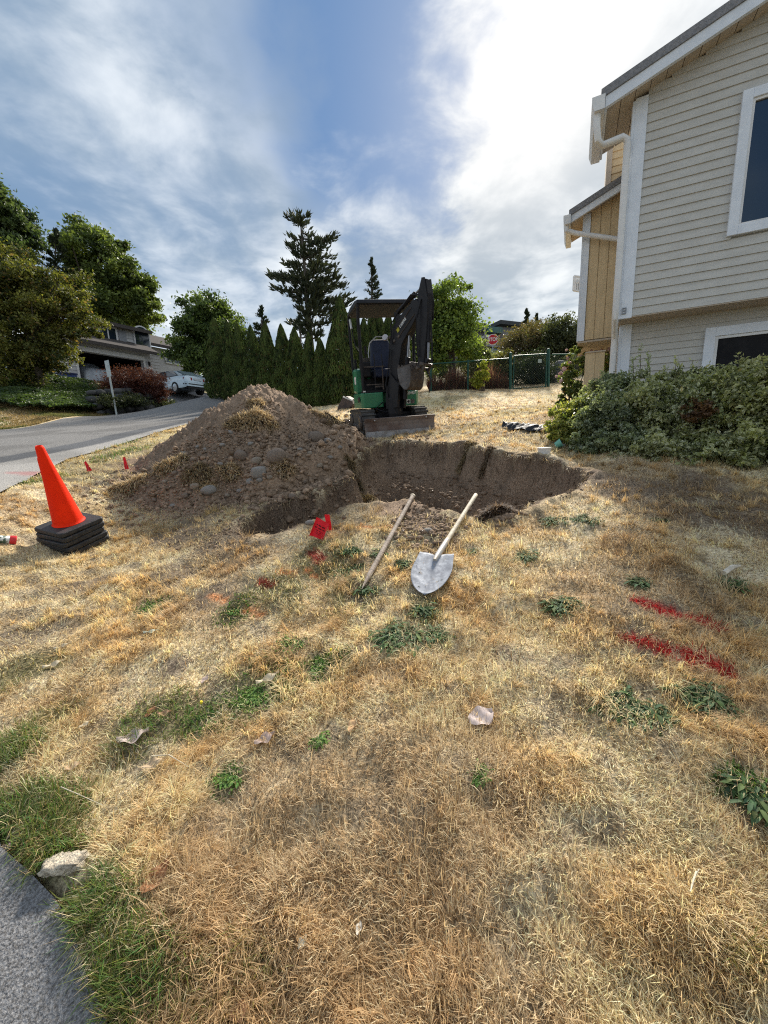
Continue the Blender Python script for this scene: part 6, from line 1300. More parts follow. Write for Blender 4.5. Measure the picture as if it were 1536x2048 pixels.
# driveway
def driveway():
    pts = [(386, 819, 22.0), (291, 836, 17.4), (350, 808, 20.5), (384, 790, 25), (360, 778, 28), (240, 772, 27.5), (300, 772, 29), (420, 783, 27), (414, 800, 23)]
    a0, a1 = P(352, 823, 19.0), P(425, 812, 24.5); b0, b1 = P(215, 772, 27), P(412, 780, 29); n = 18; VV = []
    for i in range(n+1):
        for j in range(n+1):
            p = a0.lerp(a1, j/n).lerp(b0.lerp(b1, j/n), i/n); VV.append((p.x, p.y, Tz(p.x, p.y)+0.05))
    c = np.tile((0.19, 0.19, 0.2), (len(VV), 1)); VV = np.array(VV); m = ((np.arange(len(VV))//(n+1)) < 2); c[m] = (0.34, 0.33, 0.32)
    tag(npmesh('driveway', VV, [grid_faces(n+1, n+1)], MATS['asphalt'], cols=c, smooth=True), kind='structure')
driveway()
# ---------------------------------------------------------------- foundation shrubs beside the yellow house
def leafy(label, name, ells, n, size, c1, c2, seed, K, edgec=None, hi=None, hip=0, spikes=(), grp='foundation shrubs', spread=0.105, cat='shrub', up=0.5):
    g = np.random.default_rng(seed); c = ells[0][0]; base = (c[0], c[1], Tz(c[0], c[1])); r = thing(name, base, label, cat, grp)
    (v, f, cc_), cc = clump_leaves(g, ells, n, size, c1, c2, int(K*0.8), spread, up=up, edgec=edgec, hi=hi, hip=hip, asp=0.5, shell=0.62)
    VV = [v]; FF = [f]; CC = [cc_]; mb = MB()
    for (u, vt, vb, Y) in spikes:
        b = P(u, vb, Y); t = P(u+g.uniform(-8, 8), vt, Y+g.uniform(-0.1, 0.1)); mb.tube([b, b.lerp(t, 0.5)+V((0.01, 0, 0)), t], [0.005, 0.004, 0.0015], 5)
        k = 46; tt = g.uniform(0.1, 1, k); p = np.array([tuple(b.lerp(t, x)) for x in tt]) + g.normal(0, 0.008, (k, 3)); d = rvec(g, k)*np.array((1, 1, 0.3))+np.array((0, 0, 0.6)); p = p+d*0.014
        col = np.array(c2)*(0.7+0.7*g.random((k, 1))); L = size*(0.6+0.6*g.random(k)); q = quads(p, L, L*0.42, d, rvec(g, k), col, edge=None if edgec is None else np.tile(np.array(edgec)*0.7, (k, 1))); FF.append(q[1]+sum(len(a) for a in VV)); VV.append(q[0]); CC.append(q[2])
    npmesh('leaves', np.concatenate(VV), [np.concatenate(FF)], M_SHR, r, cols=np.clip(np.concatenate(CC), 0, 1))
    b = V(base)
    for k in range(26 if n > 3000 else 0):
        e = V(cc[g.integers(len(cc))]); s = b+V((g.uniform(-0.15, 0.15), g.uniform(-0.1, 0.1), -0.02)); mb.tube([s, s.lerp(e, 0.5)+V((0, 0, 0.04)), e], [0.010, 0.006, 0.0025], 5)
    if mb.v: mb.build('stems', M_BARK, r, smooth=True)
    # dim inner mass of twigs so the interior is not hollow
    return r
VG1, VG2, CRM = (0.09, 0.105, 0.045), (0.42, 0.43, 0.22), (0.86, 0.86, 0.64)
leafy('yellow tipped bright green shrub at the left end of the house bushes', 'euonymus_shrub', [E(1140, 850, 42, 42, 4.35), E(1165, 820, 34, 34, 4.5), E(1120, 870, 24, 24, 4.3)], 9500, 0.034, (0.10, 0.14, 0.03), (0.25, 0.28, 0.07), 71, 150, edgec=(0.55, 0.53, 0.18), hi=(0.62, 0.57, 0.17), hip=0.12)
leafy('dark green leafy shrub between the yellow tipped shrub and the wall corner', 'euonymus_shrub', [E(1205, 845, 62, 70, 4.2), E(1225, 790, 50, 40, 4.5), E(1190, 890, 45, 38, 3.95), E(1240, 880, 50, 50, 3.9)], 26000, 0.040, (0.055, 0.075, 0.035), (0.32, 0.36, 0.19), 72, 300, edgec=(0.58, 0.63, 0.48), spikes=[(1275, 690, 780, 4.3), (1265, 715, 780, 4.3), (1300, 705, 790, 4.2), (1292, 720, 790, 4.2), (1255, 735, 790, 4.3), (1210, 740, 800, 4.4)])
leafy('wide cream edged variegated shrub below the clapboard corner', 'euonymus_shrub', [E(1300, 850, 80, 72, 3.95), E(1310, 790, 60, 40, 4.15), E(1270, 915, 60, 40, 3.65), E(1345, 905, 65, 48, 3.5)], 30000, 0.042, VG1, VG2, 73, 420, edgec=CRM, spikes=[(1345, 715, 790, 4.1), (1360, 725, 790, 4.1), (1330, 730, 790, 4.1), (1378, 722, 800, 4.0)])
leafy('cream edged variegated shrub under the left edge of the dark lower window', 'euonymus_shrub', [E(1415, 840, 78, 78, 3.65), E(1405, 785, 58, 40, 3.9), E(1420, 910, 70, 46, 3.3)], 30000, 0.042, VG1, (0.34, 0.37, 0.17), 74, 420, edgec=CRM, hi=(0.42, 0.36, 0.12), hip=0.04, spikes=[(1430, 735, 800, 3.8), (1405, 742, 800, 3.8), (1385, 748, 810, 3.8)])
leafy('tall dense variegated shrub cut by the right edge below the dark window', 'euonymus_shrub', [E(1510, 830, 90, 88, 3.4), E(1490, 770, 60, 42, 3.6), E(1500, 910, 70, 50, 3.1), E(1575, 860, 90, 110, 3.2)], 36000, 0.042, VG1, (0.38, 0.39, 0.16), 75, 460, edgec=(0.80, 0.78, 0.52), spikes=[(1480, 705, 790, 3.6), (1490, 715, 790, 3.6), (1462, 728, 800, 3.6), (1520, 708, 790, 3.5), (1505, 722, 790, 3.5), (1445, 740, 800, 3.6)])
leafy('small patch of withered red brown leaves inside the variegated bushes', 'withered_shrub', [E(1392, 825, 26, 24, 3.42)], 1800, 0.03, (0.10, 0.055, 0.03), (0.20, 0.11, 0.055), 76, 50, grp=None)
def roses():
    g = np.random.default_rng(81); ells = [E(1147, 745, 24, 42, 5.9), E(1205, 735, 32, 26, 6.7), E(1156, 710, 16, 18, 6.2), E(1140, 790, 26, 24, 5.8), E(1222, 745, 12, 34, 5.9)]
    r = leafy('climbing rose bush with pale pink blooms around the beige panel post', 'rose_bush', ells, 9000, 0.045, (0.06, 0.09, 0.025), (0.20, 0.24, 0.07), 82, 150, grp=None, hi=(0.40, 0.22, 0.10), hip=0.06)
    M_R = leafmat('rose_petals', 0.5, 0.3, 0.2, (1, 0.95, 0.9))
    for (u, v, Y, s) in ((1128, 738, 5.75, 0.075), (1121, 747, 5.75, 0.07), (1113, 753, 5.75, 0.05), (1122, 762, 5.75, 0.065), (1183, 702, 6.2, 0.06), (1193, 703, 6.2, 0.06), (1203, 700, 6.2, 0.06), (1172, 706, 6.2, 0.05), (1218, 698, 5.95, 0.06), (1223, 705, 5.95, 0.07), (1136, 716, 5.9, 0.06), (1140, 725, 5.9, 0.05), (1163, 712, 6.1, 0.05), (1215, 714, 6.0, 0.05), (1208, 693, 6.3, 0.05), (1133, 700, 6.0, 0.045)):
        c = np.array(tuple(P(u, v, Y))); n = 26; d = rvec(g, n); p = c + d*s*0.28; col = np.array((0.80, 0.58, 0.54))*(0.8+0.3*g.random((n, 1))); q = quads(p, np.full(n, s*0.75), np.full(n, s*0.75), np.cross(d, rvec(g, n)), d, col, fold=-0.2)
        npmesh('rose_bloom', q[0], [q[1]], M_R, r, cols=q[2])
roses()
# ================================================================ excavator
def excavator():
    bc = P(803, 868, 6.2); ang = R(13); Fw = V((math.sin(ang), -math.cos(ang), -0.10)).normalized(); Rt = V((math.cos(ang), math.sin(ang), 0.055)).normalized(); Rt = (Rt - Fw*Rt.dot(Fw)).normalized(); U3 = Rt.cross(-Fw).normalized()
    if U3.z < 0: U3 = -U3
    B = bc - Fw*0.95 ; root = thing('mini_excavator', tuple(B), 'green and black tracked mini excavator with canopy, parked behind the pit', 'excavator')
    Lc = lambda r, f, u: B + Rt*r + Fw*f + U3*u
    M_GR = mat('paint_green', (0.004, 0.16, 0.065), (0.004, 0.14, 0.055), 0.38, scale=4, bump=0.04, bscale=40, spec=0.5, coat=0.25); M_BK = mat('paint_black', (0.010, 0.010, 0.013), (0.018, 0.017, 0.019), 0.5, scale=6, spec=0.18, bump=0.08, bscale=50)
    M_RUB = mat('track_rubber', (0.05, 0.048, 0.047), (0.085, 0.078, 0.07), 0.9, scale=8, bump=0.4, bscale=50); M_STL = mat('worn_steel', (0.10, 0.085, 0.075), (0.055, 0.042, 0.036), 0.55, 0.3, scale=9, bump=0.25, bscale=50); M_CHR = mat('chrome', (0.30, 0.30, 0.32), None, 0.25, 0.9)
    M_SEAT = mat('seat_vinyl', (0.018, 0.026, 0.06), (0.014, 0.02, 0.045), 0.55, scale=10); M_LAB = mat('label_white', (0.72, 0.73, 0.72), None, 0.5); M_CANO = mat('canopy_under', (0.02, 0.014, 0.014), (0.015, 0.011, 0.011), 0.7)
    bx = lambda m, r0, r1, f0_, f1, u0_, u1: m.box((r0, f0_, u0_), (r1, f1, u1), Lc)
    # tracks
    for sg, nm in ((-1, 'l'), (1, 'r')):
        r0, r1 = (-0.56, -0.33) if sg < 0 else (0.33, 0.56); hl, rad = 0.50, 0.185
        def loop(rr, k=36):
            pts = []
            for i in range(k):
                t = 2*math.pi*i/k; pts.append((math.copysign(hl, math.cos(t)) + rr*math.cos(t) if abs(math.cos(t)) > 1e-6 else 0, rad+rr*math.sin(t)))
            return pts
        m = MB(); o_ = loop(rad); m.prism([Lc(r0+0.02, f, u) for f, u in o_], Rt*(r1-r0-0.04)); tr = m.build('track', M_RUB, root)
        m = MB(); per = []; n = 40; Lp = 4*hl+2*math.pi*rad
        for i in range(n):
            s = Lp*i/n
            if s < 2*hl: f, u, nf, nu = -hl+s, 0.0, 0, -1
            elif s < 2*hl+math.pi*rad: a = (s-2*hl)/rad-math.pi/2; f, u, nf, nu = hl+rad*math.cos(a), rad+rad*math.sin(a), math.cos(a), math.sin(a)
            elif s < 4*hl+math.pi*rad: f, u, nf, nu = hl-(s-2*hl-math.pi*rad), 2*rad, 0, 1
            else: a = (s-4*hl-math.pi*rad)/rad+math.pi/2; f, u, nf, nu = -hl+rad*math.cos(a), rad+rad*math.sin(a), math.cos(a), math.sin(a)
            tf, tu = -nu, nf; c = (f+nf*0.008, u+nu*0.008)
            pts = []
            for rr in (r0, r1):
                for (x, y) in ((-0.016, -0.012), (0.016, -0.012), (0.013, 0.014), (-0.013, 0.014)): pts.append(Lc(rr, c[0]+tf*x+nf*y, c[1]+tu*x+nu*y))
            m.hexa(pts)
        m.build('tread_lugs', M_RUB, tr)
        side = r0+0.012 if sg < 0 else r1-0.012
        for f in (-0.46, -0.22, 0.0, 0.22, 0.46):
            big = abs(f) > 0.4; MB().lathe([(0.0, 0.03), (0.10 if big else 0.055, 0.03), (0.12 if big else 0.065, 0.01), (0.12 if big else 0.065, -0.02)], Lc(side, f, 0.185 if big else 0.09), Rt*sg, 16).build('roller', M_STL, tr, smooth=True)
    m = MB(); bx(m, -0.33, 0.33, -0.40, 0.40, 0.12, 0.32); bx(m, -0.22, 0.22, -0.25, 0.32, 0.321, 0.40); m.lathe([(0.26, 0.0), (0.28, 0.03), (0.28, 0.08), (0.0, 0.085)], Lc(0, 0, 0.40), U3, 24); m.build('undercarriage', M_BK, root)
    # dozer blade
    bl0, bl1 = -0.575, 0.565; m = MB(); prof = [(0.93, -0.02), (0.955, -0.02), (0.935, 0.06), (0.925, 0.14), (0.93, 0.20), (0.96, 0.265), (0.94, 0.27), (0.905, 0.20), (0.90, 0.13), (0.91, 0.06)]
    m.prism([Lc(bl0, f, u) for f, u in prof], Rt*(bl1-bl0)); bl = m.build('dozer_blade', mat('blade_steel', (0.11, 0.065, 0.048), (0.19, 0.155, 0.14), 0.75, 0.0, scale=3.0, bump=0.3, bscale=40), root)
    m = MB(); bx(m, bl0, bl1, 0.9565, 0.966, -0.03, 0.07); m.build('cutting_edge', mat('edge_steel', (0.36, 0.36, 0.38), (0.22, 0.21, 0.21), 0.5, 0.4, scale=12), bl)
    m = MB(); [MB() for _ in ()]; 
    for rr in (-0.42, 0.42): m.lathe([(0.0, 0.012), (0.014, 0.010), (0.016, 0)], Lc(rr, 0.947, 0.235), Fw, 8)
    m.build('blade_bolts', M_CHR, bl)
    m = MB(); m.sweep([Lc(-0.2, 0.30, 0.25), Lc(-0.24, 0.90, 0.14)], 0.035, 0.05, Rt); m.sweep([Lc(0.2, 0.30, 0.25), Lc(0.24, 0.90, 0.14)], 0.035, 0.05, Rt); m.prism([Lc(-0.06, 0.9, 0.10), Lc(-0.06, 0.45, 0.30), Lc(-0.06, 0.9, 0.27)], Rt*0.14); m.build('blade_arm', M_BK, root)
    # upper body
    _L0 = Lc
    Lc = lambda r, f, u: _L0(r, f, u-0.085)
    bx = lambda m, r0, r1, f0_, f1, u0_, u1: m.box((r0, f0_, u0_), (r1, f1, u1), Lc)
    m = MB()
    def ring(pts, u0_, u1, ins=0.0): m.prism([Lc(r, f, u0_) for r, f in pts], U3*(u1-u0_))
    body = [(-0.50, 0.36), (-0.46, 0.42), (-0.14, 0.44), (-0.14, 0.2), (0.10, 0.2), (0.10, 0.44), (0.44, 0.42), (0.50, 0.34), (0.52, -0.25), (0.40, -0.55), (0.15, -0.68), (-0.15, -0.68), (-0.40, -0.55), (-0.52, -0.25)]
    ring(body, 0.50, 0.74); m.build('body_skirt', M_GR, root, bevel=0.012)
    m = MB(); ring([(-0.51, -0.05), (-0.51, -0.25), (-0.40, -0.54), (-0.15, -0.67), (0.15, -0.67), (0.40, -0.54), (0.51, -0.25), (0.51, -0.12), (-0.2, -0.12)], 0.742, 1.16); m.build('engine_hood', M_GR, root, bevel=0.05)
    m = MB(); ring([(-0.505, 0.05), (-0.505, -0.05), (-0.40, -0.12), (-0.40, 0.05)], 0.742, 1.13); m.build('side_panel', M_GR, root, bevel=0.02)
    m = MB(); bx(m, -0.509, -0.47, -0.2, 0.03, 0.90, 1.02); m.build('panel_label', M_LAB, root); m = MB(); bx(m, -0.515, -0.5, 0.12, 0.30, 0.60, 0.68); m.build('tie_down', M_BK, root)
    m = MB(); bx(m, -0.44, 0.44, -0.12, 0.40, 0.742, 0.775); bx(m, -0.40, 0.40, -0.12, 0.0, 0.776, 0.98); m.build('floor_plate', M_BK, root)
    m = MB(); bx(m, -0.40, -0.12, 0.405, 0.415, 0.86, 0.875); bx(m, -0.26, -0.12, 0.405, 0.42, 0.82, 0.845); bx(m, -0.43, -0.06, 0.28, 0.31, 1.14, 1.16); m.tube([Lc(-0.12, 0.41, 0.78), Lc(-0.12, 0.41, 1.15)], 0.012, 6); m.build('foot_rail', M_STL, root)
    # seat
    m = MB(); bx(m, -0.22, 0.20, -0.10, 0.26, 0.98, 1.12); st = m.build('seat', M_SEAT, root, bevel=0.03); s_ = st
    m = MB(); m.hexa([Lc(r, f, u) for (f, u, w_) in ((-0.16, 1.10, 0.21), ) for r, f, u in ()] or [Lc(-0.22, -0.02, 1.12), Lc(0.20, -0.02, 1.12), Lc(0.20, -0.14, 1.12), Lc(-0.22, -0.14, 1.12), Lc(-0.17, -0.10, 1.62), Lc(0.15, -0.10, 1.62), Lc(0.15, -0.20, 1.62), Lc(-0.17, -0.20, 1.62)]); m.build('backrest', M_SEAT, st, bevel=0.04)
    m = MB(); m.tube([Lc(-0.23, -0.04, 1.12), Lc(-0.24, -0.06, 1.4), Lc(-0.20, -0.09, 1.56), Lc(-0.08, -0.10, 1.66), Lc(0.1, -0.1, 1.66)], 0.010, 6); m.build('seat_piping', mat('piping_pale', (0.45, 0.46, 0.48)), st, smooth=True)
    # consoles and levers
    for sg, rr in ((-1, -0.34), (1, 0.32)):
        m = MB(); bx(m, rr-0.07, rr+0.07, -0.1, 0.22, 1.00, 1.24); cn = m.build('console', M_BK, root, bevel=0.02)
        m = MB(); m.tube([Lc(rr, 0.16, 1.24), Lc(rr+0.01, 0.18, 1.36)], 0.012, 6); m.tube([Lc(rr+0.01, 0.18, 1.36), Lc(rr, 0.19, 1.48)], [0.024, 0.020], 8); m.build('lever', M_BK, cn, smooth=True)
        m = MB(); [m.lathe([(0.075-0.008*(k % 2), 0.0), (0.08, 0.012), (0.075, 0.02)], Lc(rr, 0.14, 1.24+0.02*k), U3, 12) for k in range(3)]; m.build('lever_boot', M_RUB, cn, smooth=True)
    for rr in (-0.07, 0.06): MB().tube([Lc(rr-0.17, 0.36, 0.78), Lc(rr-0.16, 0.34, 1.25), Lc(rr-0.16, 0.30, 1.34)], 0.011, 6).build('travel_lever', M_BK, root, smooth=True)
    # canopy
    ch = (P(776, 596, 0+Lc(0, 0.45, 2.2).y) - Lc(0, 0.45, 0)).dot(U3)
    cz = ch - 0.05
    m = MB()
    rr0, rr1 = -0.47, 0.47
    def can(f, u, r_): return Lc(r_, f, u)
    prof = [(0.46, cz-0.02), (0.42, cz+0.045), (0.2, cz+0.075), (-0.3, cz+0.075), (-0.60, cz+0.03), (-0.62, cz-0.02)]
    m.prism([Lc(rr0, f, u) for f, u in prof], Rt*(rr1-rr0)); cn = m.build('canopy', M_BK, root, bevel=0.02)
    m = MB(); bx(m, rr0+0.04, rr1-0.04, -0.58, 0.42, cz-0.03, cz-0.0201); m.build('roof_lining', M_CANO, cn)
    for nm, path, rad in (('canopy_post', [(-0.44, 0.33, 0.775), (-0.45, 0.34, 1.4), (-0.455, 0.36, cz-0.25), (-0.45, 0.41, cz-0.02)], 0.026), ('canopy_post', [(0.44, 0.33, 0.775), (0.45, 0.34, 1.4), (0.455, 0.36, cz-0.25), (0.45, 0.41, cz-0.02)], 0.026),
                          ('canopy_post', [(-0.45, -0.52, 1.1), (-0.45, -0.55, 1.6), (-0.45, -0.58, cz-0.02)], 0.024), ('canopy_post', [(0.45, -0.52, 1.1), (0.45, -0.55, 1.6), (0.45, -0.58, cz-0.02)], 0.024)):
        MB().tube([Lc(*q) for q in path], rad, 8).build(nm, M_BK, root, smooth=True)
    m = MB(); m.tube([Lc(-0.40, 0.30, 1.30), Lc(-0.47, 0.05, 1.5), Lc(-0.49, -0.2, 1.9), Lc(-0.48, -0.3, cz-0.1)], 0.009, 6); gr = m.build('grab_rail', M_BK, root, smooth=True); m = MB(); m.tube([Lc(-0.487, -0.14, 1.80), Lc(-0.49, -0.2, 1.95)], 0.02, 6); m.build('rail_label', M_LAB, gr)
    MB().tube([Lc(-0.49, 0.02, 1.14), Lc(-0.49, 0.02, 1.30)], 0.022, 8).build('exhaust_stack', M_BK, root, smooth=True)
    # asset number and warning sticker on the skirt
    text_part('asset_number', '11264437', 0.070, Lc(0.225, 0.447, 0.703) , Rt, U3, M_LAB, root, 0.002, 'LEFT', 0.72)
    m = MB(); bx(m, 0.26, 0.325, 0.434, 0.439, 0.535, 0.60); m.build('warning_sticker', M_LAB, root); m = MB(); m.lathe([(0.022, 0.0), (0.022, 0.003), (0, 0.003)], Lc(0.293, 0.440, 0.567), Fw, 12); m.build('sticker_symbol', M_BK, root); m = MB(); bx(m, 0.34, 0.40, 0.432, 0.437, 0.535, 0.60); m.build('dark_sticker', mat('sticker_dark', (0.03, 0.05, 0.03), (0.15, 0.1, 0.1), 0.5, scale=60), root)
    m = MB(); bx(m, -0.47, -0.43, 0.435, 0.44, 0.755, 0.775); m.build('lamp_small', M_LAB, root)
    # ---- boom group in a vertical plane
    foot = P(789, 800, 6.42); bf = V((0.62, -0.78, 0)).normalized(); lat = V((0.78, 0.62, 0))
    def Q(u, v):   # pixel onto the boom plane
        return onplane(u, v, foot, lat)
    m = MB(); m.lathe([(0.10, -0.16), (0.11, -0.1), (0.11, 0.14), (0.08, 0.18), (0.0, 0.18)], foot-UP*0.12, UP, 16); m.prism([Q(781, 818)-lat*0.09, Q(803, 815)-lat*0.09, Q(806, 770)-lat*0.09, Q(789, 748)-lat*0.09, Q(780, 790)-lat*0.09], lat*0.04); m.prism([Q(781, 818)+lat*0.05, Q(803, 815)+lat*0.05, Q(806, 770)+lat*0.05, Q(789, 748)+lat*0.05, Q(780, 790)+lat*0.05], lat*0.04)
    sw = m.build('swing_post', M_BK, root, smooth=False)
    # lower boom upright, knuckle, upper boom
    bp = [Q(791, 800), Q(793, 740), Q(796, 690), Q(803, 666), Q(822, 637), Q(843, 606)]
    m = MB(); m.sweep(bp, [0.062]*6, [0.085, 0.11, 0.155, 0.175, 0.15, 0.085], lat); bo = m.build('boom', M_BK, root, bevel=0.008)
    for k, (u, v) in enumerate(((786, 676), (804, 674), (795, 683))): MB().lathe([(0.0, 0.015), (0.022, 0.012), (0.026, 0)], Q(u, v)-lat*0.062, -lat, 10).build('pin', M_STL, bo, smooth=True)
    d1 = (bp[5]-bp[3]).normalized(); n1 = d1.cross(-lat).normalized(); n1 = n1 if n1.z > 0 else -n1
    for s_ in (-0.7, 0.55): MB().tube([Q(800, 668)-lat*0.066+n1*0.10*s_, Q(832, 622)-lat*0.066+n1*0.10*s_], 0.006, 5).build('trim_strip', M_STL, bo)
    text_part('boom_lettering', 'DEERE', 0.062, Q(806, 656)-lat*0.0655, d1, n1, M_LAB, bo, 0.0015, 'LEFT', 0.95)
    c0 = Q(802.5, 661)-lat*0.064; m = MB(); m.prism([c0+d1*a+n1*b for a, b in ((-0.028, -0.03), (0.022, -0.03), (0.028, 0), (0.022, 0.035), (-0.028, 0.035))], -lat*0.003); m.build('emblem', mat('emblem_yellow', (0.45, 0.42, 0.04)), bo)
    def cyl(a, b, fr, rb, rd, nm, par): 
        k = a.lerp(b, fr); m = MB(); m.tube([a, k], rb, 10); m.lathe([(rb*1.25, -0.02), (rb*1.25, 0.02), (rb*0.8, 0.025)], k, (b-a), 10); c = m.build(nm, M_BK, par, smooth=True); MB().tube([k, b], rd, 8).build('rod', M_CHR, c, smooth=True); MB().lathe([(0.0, -0.04), (0.03, -0.04), (0.03, 0.04), (0, 0.04)], b, lat, 10).build('rod_end', M_BK, c, smooth=True); return c
    cyl(Q(796, 624), Q(847, 571), 0.66, 0.034, 0.016, 'arm_cylinder', root)
    cyl(Q(800, 800)+bf*0.12, Q(806, 668)+bf*0.14-UP*0.02, 0.62, 0.036, 0.018, 'boom_cylinder', root)
    m = MB(); m.prism([Q(790, 625)-lat*0.03, Q(800, 629)-lat*0.03, Q(806, 642)-lat*0.03, Q(795, 648)-lat*0.03], lat*0.06); m.build('cylinder_bracket', M_BK, bo)
    # arm (dipper)
    ap = [Q(851.5, 560), Q(850, 590), Q(848, 625), Q(848, 670), Q(846, 728)]
    m = MB(); m.sweep(ap, [0.05]*5, [0.05, 0.105, 0.125, 0.095, 0.06], lat); ar = m.build('arm', M_BK, root, bevel=0.006)
    for s_ in (-1, 1): m = MB(); m.prism([Q(846, 585)+lat*0.062*s_, Q(849, 557)+lat*0.062*s_, Q(855, 556)+lat*0.062*s_, Q(861, 600)+lat*0.062*s_, Q(860, 640)+lat*0.062*s_, Q(840, 625)+lat*0.062*s_], lat*0.012); m.build('arm_plate', M_BK, ar)
    cyl(Q(856, 615)+bf*0.02, Q(853, 722)+bf*0.03, 0.62, 0.033, 0.016, 'bucket_cylinder', ar)
    # linkage and bucket
    m = MB(); 
    for s_ in (-1, 1): m.sweep([Q(846, 727)+lat*0.06*s_, Q(856, 730)+lat*0.06*s_, Q(850, 742)+lat*0.06*s_], 0.012, 0.022, lat)
    m.tube([Q(855, 729)-lat*0.1, Q(855, 729)+lat*0.1], 0.02, 8); m.tube([Q(845, 737)-lat*0.12, Q(845, 737)+lat*0.12], 0.022, 8); m.build('bucket_linkage', M_STL, ar)
    kc = Q(829, 737); 
    def K(f, u, l): return kc + bf*(f*0.78) + UP*(u*0.80) + lat*l
    prof = [(-0.30, 0.02), (-0.28, -0.14), (-0.22, -0.28), (-0.12, -0.37), (-0.04, -0.385), (0.03, -0.34), (0.07, -0.22), (0.08, -0.08), (0.06, 0.03)]
    outer = prof; inner = [(f*0.94-0.005, u*0.95+0.012) for f, u in prof]; m = MB(); nn = len(prof)
    hw = 0.125
    for i in range(nn-1):
        a, b = outer[i], outer[i+1]; c, d = inner[i+1], inner[i]; m.hexa([K(*a, -hw), K(*b, -hw), K(*c, -hw), K(*d, -hw), K(*a, hw), K(*b, hw), K(*c, hw), K(*d, hw)])
    bu = m.build('bucket', M_STL, root, smooth=True)
    for s_ in (-1, 1):
        m = MB(); m.prism([K(f, u, s_*(hw+0.001)) for f, u in prof], lat*0.014*s_); m.build('side_plate', mat('plate_worn', (0.13, 0.125, 0.125), (0.07, 0.062, 0.058), 0.6, 0.3, scale=7, bump=0.3), bu)
        m = MB(); m.sweep([K(-0.30, 0.03, s_*hw), K(0.07, 0.04, s_*hw)], 0.014, 0.012, lat); m.build('lip_bar', M_STL, bu)
    m = MB(); m.sweep([K(0.02, 0.0, -0.05), K(0.05, 0.10, -0.05)], 0.012, 0.06, lat); m.sweep([K(0.02, 0.0, 0.05), K(0.05, 0.10, 0.05)], 0.012, 0.06, lat); m.build('bucket_ears', M_STL, bu)
    for k in range(4): l = -hw+0.025+k*(2*hw-0.05)/3; m = MB(); m.hexa([K(-0.30, 0.0, l-0.02), K(-0.27, 0.0, l-0.02), K(-0.27, 0.0, l+0.02), K(-0.30, 0.0, l+0.02), K(-0.325, 0.11, l-0.014), K(-0.315, 0.11, l-0.014), K(-0.315, 0.11, l+0.014), K(-0.325, 0.11, l+0.014)]); m.build('tooth', M_STL, bu, bevel=0.004)
    # hoses
    hs = [[Q(792, 690)-lat*0.08, Q(797, 664)-lat*0.10+n1*0.12, Q(812, 640)-lat*0.08+n1*0.15, Q(835, 606)-lat*0.05+n1*0.15, Q(846, 590)-lat*0.04], [Q(796, 800)+lat*0.05, Q(800, 760)+bf*0.12, Q(800, 720)+bf*0.15, Q(805, 690)+bf*0.1],
          [Q(786, 795)-lat*0.1, Q(783, 770)-lat*0.12, Q(786, 740)-lat*0.1, Q(788, 700)-lat*0.09], [Q(861, 635), Q(864, 680), Q(862, 725)+bf*0.02], [Q(849, 600)-lat*0.07, Q(843, 640)-lat*0.10, Q(841, 680)-lat*0.08, Q(843, 715)-lat*0.07], [Q(775, 805)-lat*0.1, Q(770, 818)-lat*0.2, Q(780, 825)-lat*0.1, Q(797, 818)], [Q(853, 738), Q(862, 760), Q(858, 785)], [Q(834, 722)-lat*0.05, Q(829, 705), Q(838, 718)+lat*0.05]]
    for h in hs: MB().tube(h, 0.011, 6).build('hose', M_BK, root, smooth=True)
    # work lamp, pale jug and a spade stuck beside the seat
    MB().lathe([(0.0, 0.03), (0.04, 0.03), (0.05, 0.0), (0.035, -0.05), (0, -0.05)], Q(780, 677)-lat*0.10, (-0.3, -1, 0), 14).build('work_lamp', mat('lamp_lens', (0.5, 0.5, 0.55), None, 0.2), root, smooth=True)
    m = MB(); m.lathe([(0.0, 0.0), (0.09, 0.01), (0.10, 0.16), (0.06, 0.24), (0.03, 0.27), (0, 0.27)], Lc(0.30, 0.30, 1.20), U3, 14); m.build('filler_cap', mat('reservoir_pale', (0.45, 0.48, 0.50), (0.3, 0.33, 0.36), 0.4), root, smooth=True)
    m = MB(); bx(m, 0.14, 0.50, -0.10, 0.36, 0.776, 1.20); m.build('side_hood', M_BK, root, bevel=0.05)
    return K
excavator()
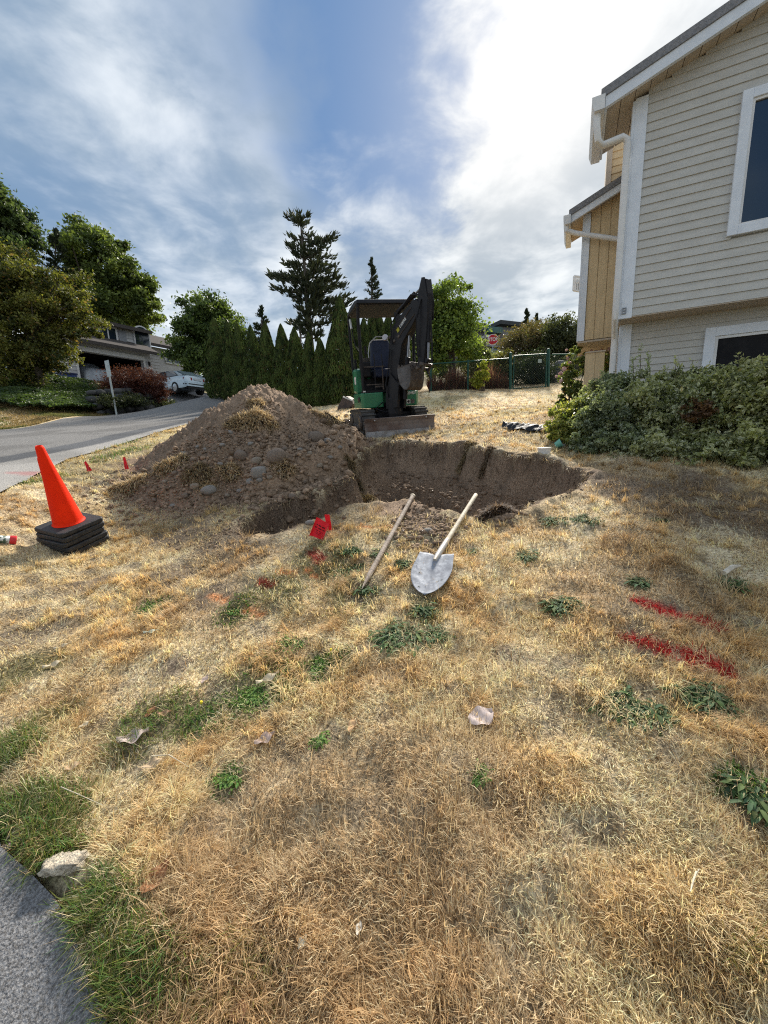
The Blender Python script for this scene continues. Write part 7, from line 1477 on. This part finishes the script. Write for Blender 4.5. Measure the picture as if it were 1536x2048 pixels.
def extras():
    # spare bucket on the grass
    p = Gb(696, 816); r = thing('spare_bucket', tuple(p), 'dark spare digging bucket lying on the grass left of the excavator', 'excavator bucket')
    a = V((0.9, -0.2, 0.1)).normalized(); b = V((0.2, 0.95, 0.1)).normalized(); M = mat('bucket_rust', (0.06, 0.045, 0.042), (0.10, 0.075, 0.065), 0.7, 0.2, scale=8)
    prof = [(-0.24, 0.0), (-0.20, 0.10), (-0.08, 0.28), (0.02, 0.30), (0.16, 0.20), (0.20, 0.08), (0.14, 0.0)]; m = MB()
    L = lambda f, u, l: p + a*f + UP*u + b*l
    m.prism([L(f, u+0.0, -0.2) for f, u in prof], b*0.02); m.prism([L(f, u, 0.18) for f, u in prof], b*0.02)
    for i in range(len(prof)-1):
        (f0_, u0_), (f1, u1) = prof[i], prof[i+1]; m.hexa([L(f0_, u0_, -0.179), L(f1, u1, -0.179), L(f1*0.9, u1*0.9, -0.179), L(f0_*0.9, u0_*0.9, -0.179), L(f0_, u0_, 0.179), L(f1, u1, 0.179), L(f1*0.9, u1*0.9, 0.179), L(f0_*0.9, u0_*0.9, 0.179)])
    m.build('shell', M, r); m = MB(); m.sweep([L(-0.06, 0.30, -0.21), L(0.20, 0.16, -0.21)], 0.008, 0.018, b); m.build('bright_edge', mat('edge_bright', (0.6, 0.6, 0.6), None, 0.35, 0.6), r)
    m = MB(); m.tube([L(0.18, 0.19, -0.1), L(0.28, 0.15, -0.1), L(0.30, 0.02, -0.1), L(0.2, -0.02, -0.1)], 0.014, 6); m.tube([L(0.18, 0.19, 0.1), L(0.28, 0.15, 0.1), L(0.30, 0.02, 0.1), L(0.2, -0.02, 0.1)], 0.014, 6); m.build('ear', M, r, smooth=True)
    # crumpled black tarp
    a_ = Gp(1003, 855); b_ = Gp(1092, 866); g = np.random.default_rng(91); n, w = 60, 9; VV = []
    d = (b_-a_); pr = V((-d.y, d.x, 0)).normalized()
    for i in range(n+1):
        t = i/n; c = a_.lerp(b_, t); ww = 0.02+0.10*math.sin(t*2.9)**0.6*(0.8+0.4*vn(t*9, 3)); wob = 0.06*(vn(t*7, 1.0)-0.5)
        for j in range(w+1):
            s = j/w*2-1; h = 0.05*(1-s*s)*(0.4+0.9*vn(t*14, s*2+5))+0.02*vn(t*30, s*5)
            q = c + pr*(s*ww+wob); VV.append((q.x, q.y, float(HH(q.x, q.y, False))+h+0.02))
    o = npmesh('black_tarp', np.array(VV), [grid_faces(w+1, n+1)], mat('tarp_black', (0.018, 0.018, 0.02), (0.05, 0.05, 0.055), 0.55, scale=22, lo=0.60, hi=0.75, spec=0.3, bump=0.3), smooth=True, origin=tuple(a_)); tag(o, 'crumpled strip of black plastic sheet lying on the straw coloured lawn', 'tarp')
    # white tub and green can by the shrub
    p = Gp(1088, 907); r = thing('white_tub', tuple(p), 'small white plastic tub at the edge of the bushes', 'tub'); MB().lathe([(0.0, 0.0), (0.055, 0.0), (0.065, 0.075), (0.068, 0.078), (0.06, 0.08), (0.05, 0.008), (0, 0.008)], p, n=20).build('tub_body', M_WH2, r, smooth=True); MB().lathe([(0.052, 0.055), (0.0, 0.057)], p, n=16).build('contents', mat('tub_grey', (0.3, 0.28, 0.3)), r)
    p = Gp(1116, 898); r = thing('green_scoop', tuple(p), 'faded green plastic scoop lying beside the white tub', 'scoop'); ax_ = V((0.6, -0.3, 0.35)).normalized(); MB().lathe([(0.0, 0.0), (0.03, 0.002), (0.045, 0.06), (0.047, 0.065), (0.042, 0.06), (0.028, 0.006)], p+V((-0.03, 0, 0.03)), ax_, 18).build('cup', mat('plastic_aqua', (0.16, 0.42, 0.34), (0.12, 0.34, 0.28), 0.5), r, smooth=True); MB().tube([p+V((-0.03, 0, 0.03)), p+V((0.05, 0.05, 0.045)), p+V((0.10, 0.06, 0.03))], 0.009, 6).build('handle', M_WH2, r, smooth=True)
extras()
